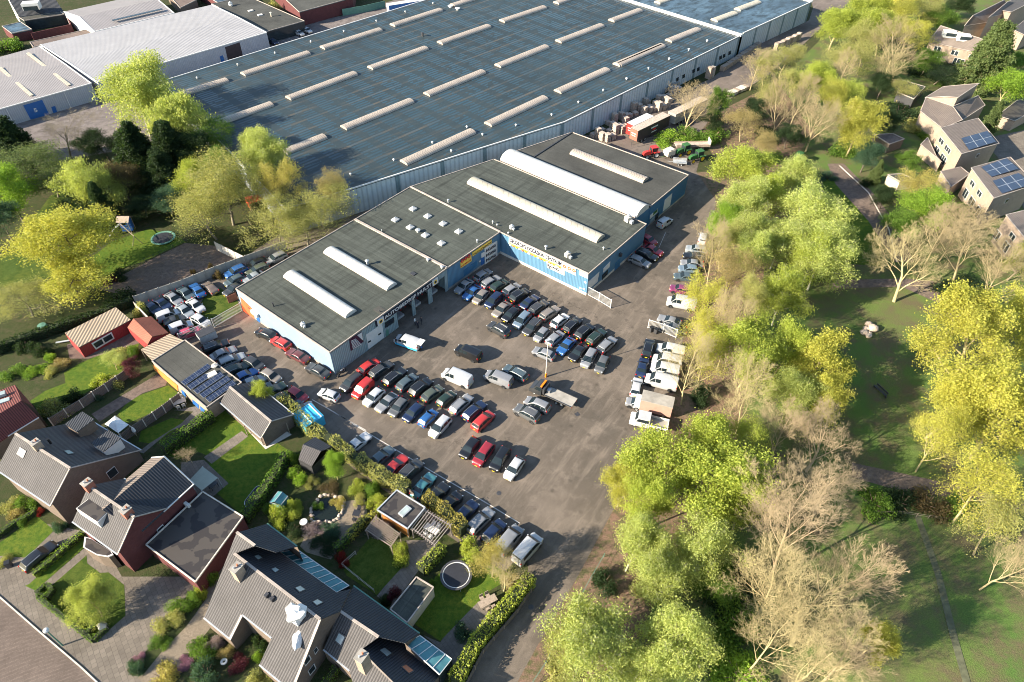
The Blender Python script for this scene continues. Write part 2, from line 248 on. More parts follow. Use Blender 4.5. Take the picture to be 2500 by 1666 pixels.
# ------------------------------------------------------------------ mesh helpers
class MB:
    def __init__(s, az=None): s.v = []; s.f = []; s.mi = []; s.mats = []; s.az = az
    def mat(s, name):
        if name not in s.mats: s.mats.append(name)
        return s.mats.index(name)
    def face(s, pts, mat):
        i = len(s.v); s.v += [Vector(p) for p in pts]; s.f.append(list(range(i, i+len(pts)))); s.mi.append(s.mat(mat))
    def faces(s, verts, faces, mat):
        i = len(s.v); s.v += [Vector(p) for p in verts]; k = s.mat(mat)
        for f in faces: s.f.append([i+j for j in f]); s.mi.append(k)
    def box(s, c, size, mat, rz=0.0, tilt=None):
        c = Vector(c); hx, hy, hz = size[0]/2, size[1]/2, size[2]/2; ca, sa = math.cos(rz), math.sin(rz)
        vs = []
        for z in (-hz, hz):
            for x, y in ((-hx, -hy), (hx, -hy), (hx, hy), (-hx, hy)): vs.append(c + Vector((x*ca-y*sa, x*sa+y*ca, z)))
        s.faces(vs, [(3, 2, 1, 0), (4, 5, 6, 7), (0, 1, 5, 4), (1, 2, 6, 5), (2, 3, 7, 6), (3, 0, 4, 7)], mat)
    def prism(s, poly, z0, z1, mat, top=None, bottom=True):      # poly: list of Vectors, z0/z1 numbers or None (use own z)
        a = sum(poly[i].x*poly[(i+1) % len(poly)].y-poly[(i+1) % len(poly)].x*poly[i].y for i in range(len(poly)))
        if a < 0: poly = poly[::-1]
        n = len(poly); lo = [Vector((p.x, p.y, z0)) for p in poly]; hi = [Vector((p.x, p.y, z1)) for p in poly]
        for i in range(n): j = (i+1) % n; s.face([lo[i], lo[j], hi[j], hi[i]], mat)
        s.face(hi, top or mat)
        if bottom: s.face(lo[::-1], mat)
    def slab(s, poly, th, mat, side=None, under=None):      # polygon in any plane, thickened straight down
        n = (poly[1]-poly[0]).cross(poly[2]-poly[0])
        if n.z < 0: poly = poly[::-1]
        lo = [p-Vector((0, 0, th)) for p in poly]; k = len(poly)
        s.face(poly, mat); s.face(lo[::-1], under or side or mat)
        for i in range(k): j = (i+1) % k; s.face([lo[i], lo[j], poly[j], poly[i]], side or mat)
    def drop(s, poly, mat, z0=0.0, gap=.0):        # walls from the edges of a roof polygon down to z0
        for i in range(len(poly)):
            p, q = poly[i], poly[(i+1) % len(poly)]
            s.face([Vector((p.x, p.y, z0)), Vector((q.x, q.y, z0)), q-Vector((0, 0, gap)), p-Vector((0, 0, gap))], mat)
    def bar(s, p, q, wdt, hgt, mat):
        p, q = Vector(p), Vector(q); d = q-p; L = d.length
        if L < 1e-6: return
        d.normalize(); u = Vector((0, 0, 1)) if abs(d.z) < .95 else Vector((1, 0, 0)); a = d.cross(u).normalized(); b_ = a.cross(d).normalized()
        vs = [x+a*(i*wdt/2)+b_*(j*hgt/2) for x in (p, q) for i, j in ((-1, -1), (1, -1), (1, 1), (-1, 1))]
        s.faces(vs, [(0, 1, 2, 3), (7, 6, 5, 4), (0, 4, 5, 1), (1, 5, 6, 2), (2, 6, 7, 3), (3, 7, 4, 0)], mat)
    def tube(s, p, q, r0, r1, n, mat, caps=True):
        p, q = Vector(p), Vector(q); d = (q-p).normalized(); u = Vector((0, 0, 1)) if abs(d.z) < .95 else Vector((1, 0, 0)); a = d.cross(u).normalized(); b_ = a.cross(d)
        vs = [x+(a*math.cos(2*PI*i/n)+b_*math.sin(2*PI*i/n))*r for x, r in ((p, r0), (q, r1)) for i in range(n)]
        fs = [(i, (i+1) % n, n+(i+1) % n, n+i) for i in range(n)]
        if caps: fs += [tuple(range(n))[::-1], tuple(range(n, 2*n))]
        s.faces(vs, fs, mat)
    def lathe(s, c, prof, n, mat, axis='z', ax=None):      # prof: (r, h) pairs along an axis
        c = Vector(c); A = {'z': Vector((0, 0, 1)), 'x': Vector((1, 0, 0)), 'y': Vector((0, 1, 0))}[axis] if ax is None else Vector(ax).normalized()
        u = Vector((0, 0, 1)) if abs(A.z) < .9 else Vector((1, 0, 0)); a = A.cross(u).normalized(); b_ = A.cross(a)
        vs = [c+A*h+(a*math.cos(2*PI*i/n)+b_*math.sin(2*PI*i/n))*r for r, h in prof for i in range(n)]
        fs = [(k*n+i, k*n+(i+1) % n, (k+1)*n+(i+1) % n, (k+1)*n+i) for k in range(len(prof)-1) for i in range(n)]
        s.faces(vs, fs, mat)
    def blob(s, c, r, mat, seed=0, n=8, rings=5, jit=.15):
        rnd = random.Random(seed); c = Vector(c); r = Vector(r if hasattr(r, '__len__') else (r, r, r)); vs = [c+Vector((0, 0, -r.z))]
        for k in range(1, rings):
            t = PI*k/rings
            for i in range(n):
                p = 2*PI*i/n; j = 1+rnd.uniform(-jit, jit); vs.append(c+Vector((math.sin(t)*math.cos(p)*r.x*j, math.sin(t)*math.sin(p)*r.y*j, -math.cos(t)*r.z*j)))
        vs.append(c+Vector((0, 0, r.z))); fs = [(0, 1+(i+1) % n, 1+i) for i in range(n)]
        for k in range(rings-2): fs += [(1+k*n+i, 1+k*n+(i+1) % n, 1+(k+1)*n+(i+1) % n, 1+(k+1)*n+i) for i in range(n)]
        b_ = 1+(rings-2)*n; fs += [(b_+i, b_+(i+1) % n, len(vs)-1) for i in range(n)]; s.faces(vs, fs, mat)
    def mesh(s, name, origin=Vector((0, 0, 0)), smooth=None):
        me = bpy.data.meshes.new(name); me.from_pydata([tuple(v-origin) for v in s.v], [], s.f)
        for x in s.mats: me.materials.append(M(x))
        me.polygons.foreach_set('material_index', s.mi)
        uvl = me.uv_layers.new(name='UVMap'); d = uvl.data
        ca, sa = (math.sin(R(s.az)), math.cos(R(s.az))) if s.az is not None else (1, 0)
        for f, poly in zip(s.f, me.polygons):
            n = poly.normal
            if abs(n.z) > .985: t = Vector((ca, sa, 0)); bt = Vector((-sa, ca, 0))
            else: t = Vector((-n.y, n.x, 0)).normalized(); bt = n.cross(t)
            for li, vi in zip(poly.loop_indices, f): p = s.v[vi]; d[li].uv = (p.dot(t), p.dot(bt))
        if smooth is not None:
            for p in me.polygons: p.use_smooth = True
            me.set_sharp_from_angle(angle=R(smooth))
        me.update(); return me
    def build(s, name, parent=None, smooth=None, origin=None):
        o_ = Vector(parent['_o']) if parent is not None and '_o' in parent else (origin if origin is not None else (sum(s.v, Vector())/len(s.v) if s.v and parent is None else Vector()))
        if parent is None: o_ = Vector((o_[0], o_[1], min(v.z for v in s.v) if origin is None else o_[2]))
        ob = bpy.data.objects.new(name, s.mesh(name, Vector(o_), smooth)); C.objects.link(ob)
        if parent is not None: ob.parent = parent; ob['_o'] = tuple(o_)
        else: ob.location = o_; ob['_o'] = tuple(o_)
        return ob
def thing(name, label, cat, loc, group=None):
    o = bpy.data.objects.new(name, None); C.objects.link(o); o.location = loc; o.empty_display_size = .3; o['_o'] = tuple(loc); tag(o, label, cat, group); return o
def tag(o, label, cat, group=None):
    o['label'] = label; o['category'] = cat
    if group: o['group'] = group
    return o
def struct(o): o['kind'] = 'structure'; return o
NSH = [0]
def sheet(name, poly, z, mat, th=.0):
    NSH[0] += 1; z += NSH[0]*.00012
    mb = MB(); pts = [Vector((p.x, p.y, z)) for p in poly]
    a = sum(pts[i].x*pts[(i+1) % len(pts)].y-pts[(i+1) % len(pts)].x*pts[i].y for i in range(len(pts)))
    if a < 0: pts = pts[::-1]
    mb.face(pts, mat); return struct(mb.build(name, origin=Vector((0, 0, 0))))
def vault(mb, a, b_, width, h, mat, n=8, endmat='trim', base=.18, z=None):     # barrel skylight between end centres a, b
    a, b_ = Vector(a), Vector(b_); d = (b_-a).normalized(); s_ = Vector((-d.y, d.x, 0)); L = (b_-a).length
    prof = [(-width/2, 0), (-width/2, base)]+[(-width/2*math.cos(PI*i/n), base+h*math.sin(PI*i/n)) for i in range(1, n)]+[(width/2, base), (width/2, 0)]
    i0 = len(mb.v); k = mb.mat(mat)
    for x in (a, b_):
        for y, zz in prof: mb.v.append(x+s_*y+Vector((0, 0, zz)))
    m_ = len(prof)
    for i in range(m_-1):
        mb.f.append([i0+i, i0+i+1, i0+m_+i+1, i0+m_+i]); mb.mi.append(k if 0 < i < m_-2 else mb.mat(endmat))
    mb.face([a+s_*y+Vector((0, 0, zz)) for y, zz in prof][::-1], mat); mb.face([b_+s_*y+Vector((0, 0, zz)) for y, zz in prof], mat)
def wpl(P, Q):      # vertical plane through two points, normal towards the camera
    d = (Q-P); N = Vector((d.y, -d.x, 0)).normalized()
    if N.dot(Vector((0, 0, HC))-P) < 0: N = -N
    return P, N
def panel(name, parent, plane, crop, pts, mat, th=.06, inset=0):
    P0, N = plane; q = [crop.pl(x, y, P0, N) for x, y in pts]; mb = MB()
    a, b_ = [p+N*.003 for p in q], [p+N*th for p in q]; n = len(q)
    mb.face(b_, mat)
    for i in range(n): j = (i+1) % n; mb.face([a[i], a[j], b_[j], b_[i]], mat)
    return mb.build(name, parent)
def text_mesh(name, txt, parent, P, Q, plane, h, mat, off=.1, bold=.0, depth=.02):     # text fitted between P and Q on a wall
    N = plane[1]; d = (Q-P); L = d.length; d.normalize(); cu = bpy.data.curves.new(name, 'FONT'); cu.body = txt; cu.size = 1; cu.extrude = depth; cu.offset = bold; cu.resolution_u = 3
    ob = bpy.data.objects.new(name, cu); C.objects.link(ob); dg = bpy.context.evaluated_depsgraph_get(); me = bpy.data.meshes.new_from_object(ob.evaluated_get(dg)); bpy.data.objects.remove(ob)
    me.name = name; xs = [v.co.x for v in me.vertices]; ys = [v.co.y for v in me.vertices]; x0, x1, y0, y1 = min(xs), max(xs), min(ys), max(ys)
    U = N.cross(d); U = U if U.z > 0 else -U
    o_ = Vector(parent['_o'])
    for v in me.vertices:
        c_ = v.co.copy(); v.co = P + d*((c_.x-x0)/(x1-x0)*L) + U*((c_.y-y0)/(y1-y0)*h) + N*(off+c_.z) - o_
    me.materials.clear(); me.materials.append(M(mat)); t = bpy.data.objects.new(name, me); C.objects.link(t); t.parent = parent; return t
# ------------------------------------------------------------------ the ground
sheet('ground', [Vector((-600, -250, 0)), Vector((600, -250, 0)), Vector((600, 900, 0)), Vector((-600, 900, 0))], -.02, 'soil')
def P(cr, s_, z=0.0): v = [float(t) for t in s_.split()]; return [cr(v[i], v[i+1], z) for i in range(0, len(v), 2)]
sheet('garden_ground', P(S, '-300 240 420 560 640 620 560 760 500 800 560 870 760 1000 1160 1300 1300 1380 1060 1700 -200 1800 -400 1200'), -.005, 'soil')
sheet('park_lawn', P(S, '2080 -40 2900 -40 3200 1900 1240 1900 1400 1500 1600 1120 1690 820 1760 560 1760 420 1900 200 2040 60'), -.008, 'park_lawn')
sheet('leaf_litter', P(S, '1700 300 1900 200 1990 330 1890 430 1870 620 1850 800 1800 1080 1660 1340 1560 1560 1420 1700 1330 1640 1450 1400 1560 1200 1640 1000 1748 490 1760 420'), -.006, 'leaf_litter')
sheet('verge', P(S, '1700 420 1748 490 1735 600 1700 700 1650 900 1590 1080 1500 1240 1420 1390 1370 1480 1310 1580 1255 1680 1230 1760 1420 1760 1450 1500 1560 1250 1660 1080 1760 820 1800 560 1790 420'), -.002, 'leaf_litter')
sheet('asphalt_yard', P(S, '350 735 580 640 700 560 1230 330 1500 330 1560 395 1640 330 1720 350 1700 420 1748 490 1735 600 1700 700 1650 900 1590 1080 1500 1240 1420 1390 1370 1480 1310 1580 1255 1680 1230 1760 1070 1760 1190 1540 1290 1400 1285 1340 1210 1420 1140 1340 1000 1240 870 1150 760 1060 640 960 520 890 460 850 420 800'), .0, 'asphalt_yard')
sheet('service_road', P(S, '1500 330 1560 395 1690 345 1770 250 1880 180 1960 110 2080 0 2110 -60 1960 -70 1985 20 1975 50 1810 130 1740 190 1600 255 1450 330'), .004, 'asphalt_road')
sheet('industrial_yard', P(S, '-200 330 240 240 660 110 700 60 830 40 1100 -40 1300 -60 700 200 394 210 500 300 400 350 100 400 -60 420 -200 400'), .0, 'old_concrete')
sheet('compound_grass', P(kA, '560 1180 1060 1150 1470 930 1380 760 1150 600 940 700 820 900 600 1060'), .006, 'lawn')
# front street with its pavement, drives and lawns
sheet('paving', P(b0, '-300 420 300 250 700 330 900 520 1000 700 1500 700 1900 600 1800 900 1150 1720 500 1900 -500 900'), .0, 'pavers')
sheet('street', P(b0, '-400 520 0 870 320 1150 660 1440 980 1740 300 2400 -900 1500'), .006, 'street_brick')
mb = MB()
q = P(b0, '-400 520 0 870 320 1150 660 1440 980 1740', .06)
for i in range(4): mb.bar(q[i], q[i+1], .16, .14, 'pale_concrete')
struct(mb.build('kerb'))
for s_ in ('-60 430 300 200 445 320 215 545 0 530 -100 520', '240 760 205 775 290 815 720 440 700 350'): sheet('front_lawn', P(b0, s_), .012, 'garden_lawn')
sheet('front_lawn', P(b0, '710 525 440 760 320 860 780 1240 1030 1020 1020 770 890 665 820 670 715 590'), .012, 'lawn')
sheet('gravel_drive', P(b0, '1840 700 1620 1000 1500 1120 1300 1350 1130 1530 1250 1640 1500 1500 1560 1330 1720 1130 1800 1000 1950 760'), .010, 'gravel')
sheet('flower_bed', P(b0, '1640 830 1480 900 1350 1150 1180 1330 1040 1470 1090 1520 1180 1500 1350 1290 1520 1120 1700 870'), .014, 'soil')
sheet('flower_bed', P(b0, '1500 1330 1560 1330 1720 1130 1900 1200 2050 1250 2100 1400 2353 1620 2200 1800 1300 1700 1220 1600 1500 1480'), .014, 'soil')
sheet('flower_bed', P(b0, '-50 60 100 0 330 130 300 200 0 420 -80 420'), .014, 'soil')
# back gardens
sheet('back_lawn', P(m0, '350 170 870 -30 800 110 520 260 340 370 230 250 '), .006, 'garden_lawn')
sheet('back_lawn', P(m0, '900 350 1000 230 1290 130 1380 200 1180 330 960 430'), .006, 'garden_lawn')
sheet('garden_path', P(m0, '700 350 1210 40 1290 60 1270 130 1090 190 760 410'), .008, 'path_brown')
sheet('back_lawn', P(m0, '1080 480 1310 380 1440 400 1180 580 1060 560'), .006, 'garden_lawn')
sheet('back_lawn', P(m0, '1240 620 1500 430 1700 300 1900 430 2200 620 2180 800 1860 1130 1700 990 1560 860 1620 680 1520 640 1350 700'), .006, 'garden_lawn')
sheet('garden_path', P(m0, '1100 650 1300 480 1700 330 1560 280 1330 320 1480 330 1390 420 1150 570 1060 640'), .008, 'garden_tiles')
sheet('garden_path', P(m0, '1560 680 1850 480 1900 520 1620 730'), .012, 'garden_tiles')
sheet('patio', P(m0, '1390 720 1560 700 1750 880 1620 990 1500 1000 1380 820'), .012, 'garden_tiles')
sheet('gravel_patio', P(b1, '1180 30 1330 80 1480 60 1500 180 1420 260 1280 470 1200 560 1000 500 950 450 1050 250 1150 200'), .008, 'gravel')
sheet('back_lawn', P(b1, '1390 540 1530 370 1700 420 1810 600 1580 850 1330 690 1280 580'), .012, 'lawn')
sheet('garden_path', P(b1, '1580 860 1850 520 1820 400 2100 400 1930 640 1700 950'), .010, 'garden_tiles')
sheet('back_lawn', P(b1, '2060 700 2353 500 2700 700 2500 820 2330 990 2100 1230 1890 1090 1900 1000'), .012, 'garden_lawn')
sheet('patio', P(b1, '2260 1000 2430 900 2560 950 2450 1130 2300 1400 2353 1500 2200 1640 2200 1380 1960 1180 2100 1240'), .010, 'garden_tiles')
sheet('play_lawn', P(l0, '640 690 800 560 1060 470 1240 500 1330 560 1060 690 860 760 700 900 640 860'), .006, 'garden_lawn')
sheet('sunny_lawn', P(l0, '-100 760 130 560 360 230 520 180 600 330 800 500 640 620 420 800 100 880 -80 900'), .006, 'lawn')
sheet('riding_path', P(l0, '700 900 1060 700 1330 570 1550 590 1700 660 1640 720 1090 940 960 960'), .008, 'path_brown')
sheet('back_lawn', P(l0, '560 1440 700 1380 1000 1280 960 1471 800 1560 480 1640 460 1500'), .006, 'garden_lawn')
sheet('garden_path', P(l0, '500 1400 480 1300 850 1180 1200 1200 1000 1290 640 1400'), .010, 'path_brown')
# park paths
for s_, n_ in (('2020 400 2060 400 2130 470 2200 560 2230 640 2185 640 2120 540 2040 450', 0), ('2030 685 2200 680 2330 690 2420 720 2330 790 2290 740 2200 700 2030 705', 0), ('2080 1130 2220 1160 2360 1190 2500 1230 2500 1260 2330 1215 2200 1200 2080 1165', 0), ('1900 330 1950 330 1960 420 1910 560 1880 600 1880 450', 1)):
    sheet('park_path', P(S, s_), .006, 'leaf_litter' if n_ else 'path_brown')
mb = MB(); q = P(S, '2050 405 2120 470 2170 560 2190 640', .05)
for i in range(3): mb.bar(q[i], q[i+1], .2, .12, 'pale_concrete')
q = P(S, '2240 1260 2290 1400 2330 1560 2370 1700', .03)
for i in range(3): mb.bar(q[i], q[i+1], .9, .02, 'worn_grass')
struct(mb.build('path_edging'))
for s_ in ('2010 420 2100 470 2150 580 2150 650 2000 640',): sheet('park_lawn', P(S, s_), .0, 'garden_lawn')
# housing estate ground on the right and painted lines
sheet('estate_paving', P(c3, '2100 800 2500 720 2700 1100 2353 1200 2200 900'), .006, 'pavers')
mb = MB()
def line(pts, wd=.12):
    for i in range(len(pts)-1): mb.bar(Vector((pts[i].x, pts[i].y, .008)), Vector((pts[i+1].x, pts[i+1].y, .008)), wd, .006, 'white_line')
line(P(kE, '0 20 450 290 900 560 1420 860 1780 1080')); line(P(kB, '1640 1140 1820 1240 2323 1540')); line(P(kC, '0 930 430 1170')); line(P(kG, '590 360 520 520'), .08)
for i in range(4): line(P(k1, f'{1960+i*45} {290-i*12} {2040+i*45} {330-i*14}'), .1)
struct(mb.build('painted_lines'))
for cr_, x, y, lab in ((kC, 1700, 620, 'round drain cover left of the big white delivery van'), (kE, 1560, 760, 'round drain cover on open asphalt below the group of four'), (c2, 1700, 800, 'round drain cover in the yard entrance by the white gate'), (h3, 900, 1010, 'round drain cover in the shaded lane by the hedge')):
    mb = MB(); mb.lathe(cr_(x, y, .008), [(.01, .012), (.3, .012), (.36, 0)], 14, 'dark_metal'); tag(mb.build('drain_cover'), lab, 'drain cover')
mb = MB(); mb.box(kF(1222, 692, .012), (.7, .7, .02), 'dark_metal', .6); tag(mb.build('manhole_cover'), 'square manhole cover in the asphalt behind the flatbed truck', 'manhole cover')

# ------------------------------------------------------------------ commercial buildings
ZR = 5.25
def flat_roof(name, parent, poly, mat, az, edge='trim', eh=.12, th=.25):
    mb = MB(az); mb.slab(poly, th, mat); rf = mb.build(name, parent)
    mb = MB(); n = len(poly); c_ = sum(poly, Vector())/n
    for i in range(n):
        p, q = poly[i], poly[(i+1) % n]; mb.bar(p+Vector((0, 0, eh/2-.02)), q+Vector((0, 0, eh/2-.02)), .16, eh+.1, edge)
    e = mb.build('roof_edge', rf); return rf
def walls(name, parent, poly, mat, skip=(), z0=0, top=.26, plinth=None, ph=.45):
    out = []; n = len(poly)
    for i in range(n):
        if i in skip: continue
        p, q = poly[i], poly[(i+1) % n]; mm = mat[i] if isinstance(mat, (list, tuple)) else mat
        if mm is None: continue
        mb = MB(); c_ = sum(poly, Vector())/n; d = (q-p).normalized(); N = Vector((d.y, -d.x, 0)); N = N if N.dot(p-c_) > 0 else -N
        a, b_ = p, q; I = N*-.2; t = Vector((0, 0, top))
        A = [Vector((x.x, x.y, z0)) for x in (a, b_)]+[b_-t, a-t]
        f = [x for x in A]; g = [x+I for x in A]
        mb.face(f, mm); mb.face(g[::-1], mm)
        for j in range(4): k = (j+1) % 4; mb.face([f[j], f[k], g[k], g[j]], mm)
        if plinth:
            B_ = [Vector((x.x, x.y, z0))+N*.03 for x in (a, b_)]; T_ = [x+Vector((0, 0, ph)) for x in B_]
            mb.face([B_[0], B_[1], T_[1], T_[0]], plinth); mb.face([T_[0], T_[1], T_[1]-N*.03, T_[0]-N*.03], plinth)
        out.append(mb.build(name, parent))
    return out
def vent(parent, p, r=.12, h=.55, cap=True, mat='galvanised', name='roof_vent'):
    mb = MB(); mb.tube(p, p+Vector((0, 0, h)), r, r, 8, mat)
    if cap: mb.lathe(p+Vector((0, 0, h)), [(r*1.8, 0), (r*1.8, .1), (0.01, .28)], 8, mat)
    return mb.build(name, parent)
def hvac(parent, p, az=40, s_=.7, mat='white_paint', name='ventilation_unit'):
    mb = MB(); mb.box(p+Vector((0, 0, s_*.5)), (s_, s_*.8, s_*.8), mat, R(az)); mb.box(p+Vector((.5*s_, -.7*s_, s_*.35)), (s_*.5, s_*.5, s_*.5), 'galvanised', R(az)); mb.lathe(p+Vector((0, 0, s_*.9)), [(.2*s_, 0), (.3*s_, .3*s_), (.05, .45*s_)], 8, 'galvanised'); return mb.build(name, parent)
# the workshop
A, B, Cc, D = S(575.8, 706, ZR), S(804.8, 861.2, ZR), S(1091, 655.6, ZR), S(866.3, 537, ZR)
ws = thing('workshop', 'long car workshop with grey felt roof, two white barrel skylights and a black name fascia', 'workshop', Vector((*A.xy, 0)))
flat_roof('roof', ws, [A, B, Cc, D], 'roof_felt', 128)
walls('wall', ws, [A, B, Cc, D], ['painted_block', None, 'cladding_grey', 'cladding_grey'], plinth='concrete')
for s_ in ('610 668 1205 1055', '990 440 1595 795'):
    v = [float(x) for x in s_.split()]; mb = MB(); vault(mb, w1(v[0], v[1], ZR), w1(v[2], v[3], ZR), 2.5, .6, 'vault_white'); mb.build('skylight', ws, 50)
vent(ws, w1(462, 975, ZR), .12, .9, False, 'dark_metal', 'flue'); vent(ws, w1(1480, 1030, ZR), .1, .5, False, 'dark_metal', 'flue'); hvac(ws, w1(745, 1160, ZR)); vent(ws, w1(1362, 575, ZR), .22, .9, name='chimney_cowl'); vent(ws, w1(1940, 540, ZR), .2, .35); vent(ws, w1(2075, 610, ZR), .2, .35)
mb = MB(); mb.box(w1(1480, 1010, ZR+.05), (2.0, 1.4, .06), 'roof_felt_smooth', R(-38)); mb.build('roof_patch', ws); mb = MB(); mb.box(w1(1797, 660, ZR+.08), (1, .8, .12), 'dark_metal', R(-38)); mb.build('roof_hatch', ws)
wp = wpl(B, Cc); Lw = (Cc-B).length; wd = (Cc-B).normalized(); N = wp[1]
def wt(x): return ((S(x, 861.2-.7185*(x-805), ZR))-B).dot(wd)
bays = [(wt(966), wt(1003), 3.9), (wt(1010), wt(1043), 3.9), (wt(1052), wt(1085), 3.9)]
mb = MB(); t = 0.0
def wseg(mb, t0, t1, z0, z1, mat):
    a, b_ = B+wd*t0, B+wd*t1; f = [Vector((a.x, a.y, z0)), Vector((b_.x, b_.y, z0)), Vector((b_.x, b_.y, z1)), Vector((a.x, a.y, z1))]; g = [p-N*.25 for p in f]
    mb.face(f, mat); mb.face(g[::-1], mat)
    for j in range(4): k = (j+1) % 4; mb.face([f[j], f[k], g[k], g[j]], mat)
for a, b_, h in bays: wseg(mb, t, a, 0, ZR-.26, 'cladding_grey'); wseg(mb, a, b_, h, ZR-.26, 'cladding_grey'); t = b_
wseg(mb, t, Lw, 0, ZR-.26, 'cladding_grey'); mb.build('wall', ws)
mb = MB()
for a, b_, h in bays:      # dark goods seen inside the open bays: benches, a car lift
    c_ = B+wd*((a+b_)/2)-N*3; mb.box(Vector((c_.x, c_.y, .45)), (1.6, 3.6, .5), 'galvanised', R(-38+90)); mb.box(Vector((c_.x, c_.y, 1.3))+wd*1.6, (.25, .25, 2.6), 'red_paint'); mb.box(Vector((c_.x, c_.y, 1.3))-wd*1.6, (.25, .25, 2.6), 'red_paint')
mb.build('car_lift', ws)
fa, fb = w1.pl(1438, 1150, *wp), w1.pl(2030, 710, *wp)
mb = MB(); h_ = 1.15; z1_ = ZR-.3
for p, q in ((B+wd*wt(915), B+wd*wt(1068)),):
    f = [Vector((p.x, p.y, z1_-h_)), Vector((q.x, q.y, z1_-h_)), Vector((q.x, q.y, z1_)), Vector((p.x, p.y, z1_))]; f = [x+N*.2 for x in f]; g = [x-N*.2 for x in f]
    mb.face(f, 'sign_black')
    for j in range(4): k = (j+1) % 4; mb.face([f[j], f[k], g[k], g[j]], 'sign_black')
sg = mb.build('name_fascia', ws)
p = B+wd*wt(935.5)+N*.2; q = B+wd*wt(1051)+N*.2; text_mesh('lettering', 'AUTOBEDRIJF HULST', sg, Vector((p.x, p.y, z1_-1.05)), Vector((q.x, q.y, z1_-1.05)), wp, .95, 'white_paint', .02, .022)
for x0, x1 in ((918, 934), (1053, 1067)):
    mb = MB(); p, q = B+wd*wt(x0)+N*.23, B+wd*wt(x1)+N*.23; f = [Vector((p.x, p.y, 3.7)), Vector((q.x, q.y, 3.7)), Vector((q.x, q.y, 5.0)), Vector((p.x, p.y, 5.0))]
    mb.face(f, 'white_paint'); g = [x-N*.2 for x in f]
    for j in range(4): k = (j+1) % 4; mb.face([f[j], f[k], g[k], g[j]], 'white_paint')
    c_ = (f[0]+f[2])/2+N*.01; mb.lathe(c_, [(.01, .03), (.42, .03), (.45, 0)], 14, 'yellow_sign', ax=N); mb.lathe(c_+N*.02, [(.01, .03), (.26, .03), (.28, 0)], 12, 'sign_black', ax=N); mb.build('emblem_board', ws)
sb = panel('service_board', ws, wp, w1, [(1185, 1290), (1305, 1215), (1320, 1310), (1200, 1400)], 'maroon_sign', .08)
mb = MB(); P0_ = w1.pl(1205, 1305, *wp)+N*.1
for i in range(7): a = w1.pl(1200+i*3, 1305+i*12, *wp)+N*.1; b_ = w1.pl(1245+i*9, 1283+i*8, *wp)+N*.1; mb.bar(a, b_, .05, .12, 'white_paint')
mb.build('service_list', sb); panel('corner_flash', sb, (wp[0]+N*.09, N), w1, [(1262, 1250), (1305, 1222), (1318, 1300)], 'white_paint', .03)
rd = panel('roller_door', ws, wp, w1, [(1345, 1245), (1500, 1140), (1518, 1272), (1370, 1382)], 'white_paint', .05)
for s_ in ((1365, 1310, 1392, 1296, 1394, 1310, 1368, 1325), (1462, 1240, 1490, 1222, 1492, 1236, 1466, 1253)): panel('door_window', rd, (wp[0]+N*.05, N), w1, [(s_[i], s_[i+1]) for i in (0, 2, 4, 6)], 'glass', .02)
of = panel('office_window', ws, wp, w1, [(1525, 1130), (1612, 1075), (1616, 1118), (1530, 1175)], 'glass', .05); panel('office_door', ws, wp, w1, [(1535, 1205), (1560, 1188), (1566, 1245), (1540, 1262)], 'green_metal', .05)
mb = MB(); p = w1.pl(1585, 1080, *wp)+N*.1
for i in range(3): mb.bar(w1.pl(1525, 1145+i*18, *wp)+N*.08, w1.pl(1612, 1088+i*18, *wp)+N*.08, .04, .1, 'sign_black')
mb.build('bars', of)
wpa = wpl(A, B)
od = panel('loading_door', ws, wpa, l3, [(930, 100), (1038, 205), (1068, 312), (955, 245)], 'orange_red', .06); panel('door_handle', od, (wpa[0]+wpa[1]*.06, wpa[1]), l3, [(1000, 195), (1015, 205), (1017, 215), (1002, 206)], 'dark_metal', .04)
sd_ = panel('side_door', ws, wpa, l3, [(1070, 262), (1108, 290), (1124, 350), (1090, 325)], 'blue_door', .05); panel('door_canopy', ws, wpa, l3, [(1045, 210), (1105, 262), (1112, 290), (1050, 238)], 'white_paint', .5)
# showroom in the middle
E1, H1 = S(1002, 457, ZR), S(1221, 567, ZR)
sr = thing('showroom', 'middle showroom hall with eight small roof domes and an INGANG board on its blue front', 'showroom', Vector((*Cc.xy, 0)))
g_ = wd*.02
flat_roof('roof', sr, [D+g_, Cc+g_, H1-g_, E1-g_], 'roof_felt', 128); mb = MB(); mb.bar(D+Vector((0, 0, .12)), Cc+Vector((0, 0, .12)), .45, .3, 'trim'); mb.build('parapet', sr)
ws2 = walls('wall', sr, [D+g_, Cc+g_, H1-g_, E1-g_], [None, 'cladding_blue', None, 'cladding_grey'], plinth='concrete')
for x, y in ((1797, 38), (1938, 108), (2085, 180), (2235, 255), (1628, 142), (1770, 215), (1915, 290), (2068, 367)):
    c_ = w1(x, y+8, ZR); mb = MB(38); mb.box(c_+Vector((0, 0, .15)), (1.25, 1.25, .3), 'galvanised', R(-38)); s5 = .62
    q = [c_+Vector((math.cos(R(a-38+45))*.82, math.sin(R(a-38+45))*.82, .3)) for a in (0, 90, 180, 270)]; tp = c_+Vector((0, 0, .62))
    for i in range(4): mb.face([q[i], q[(i+1) % 4], tp], 'vault_white')
    mb.build('roof_dome', sr)
vent(sr, w1(1845, 262, ZR), .3, .45, name='chimney_cowl'); vent(sr, w1(1498, 262, ZR), .08, .6, False); vent(sr, c2(387, 478, ZR), .13, .5)
wq = wpl(Cc, H1)
gs = panel('logo_sign', sr, wq, c2, [(247, 640), (335, 578), (338, 630), (250, 688)], 'yellow_sign', .1)
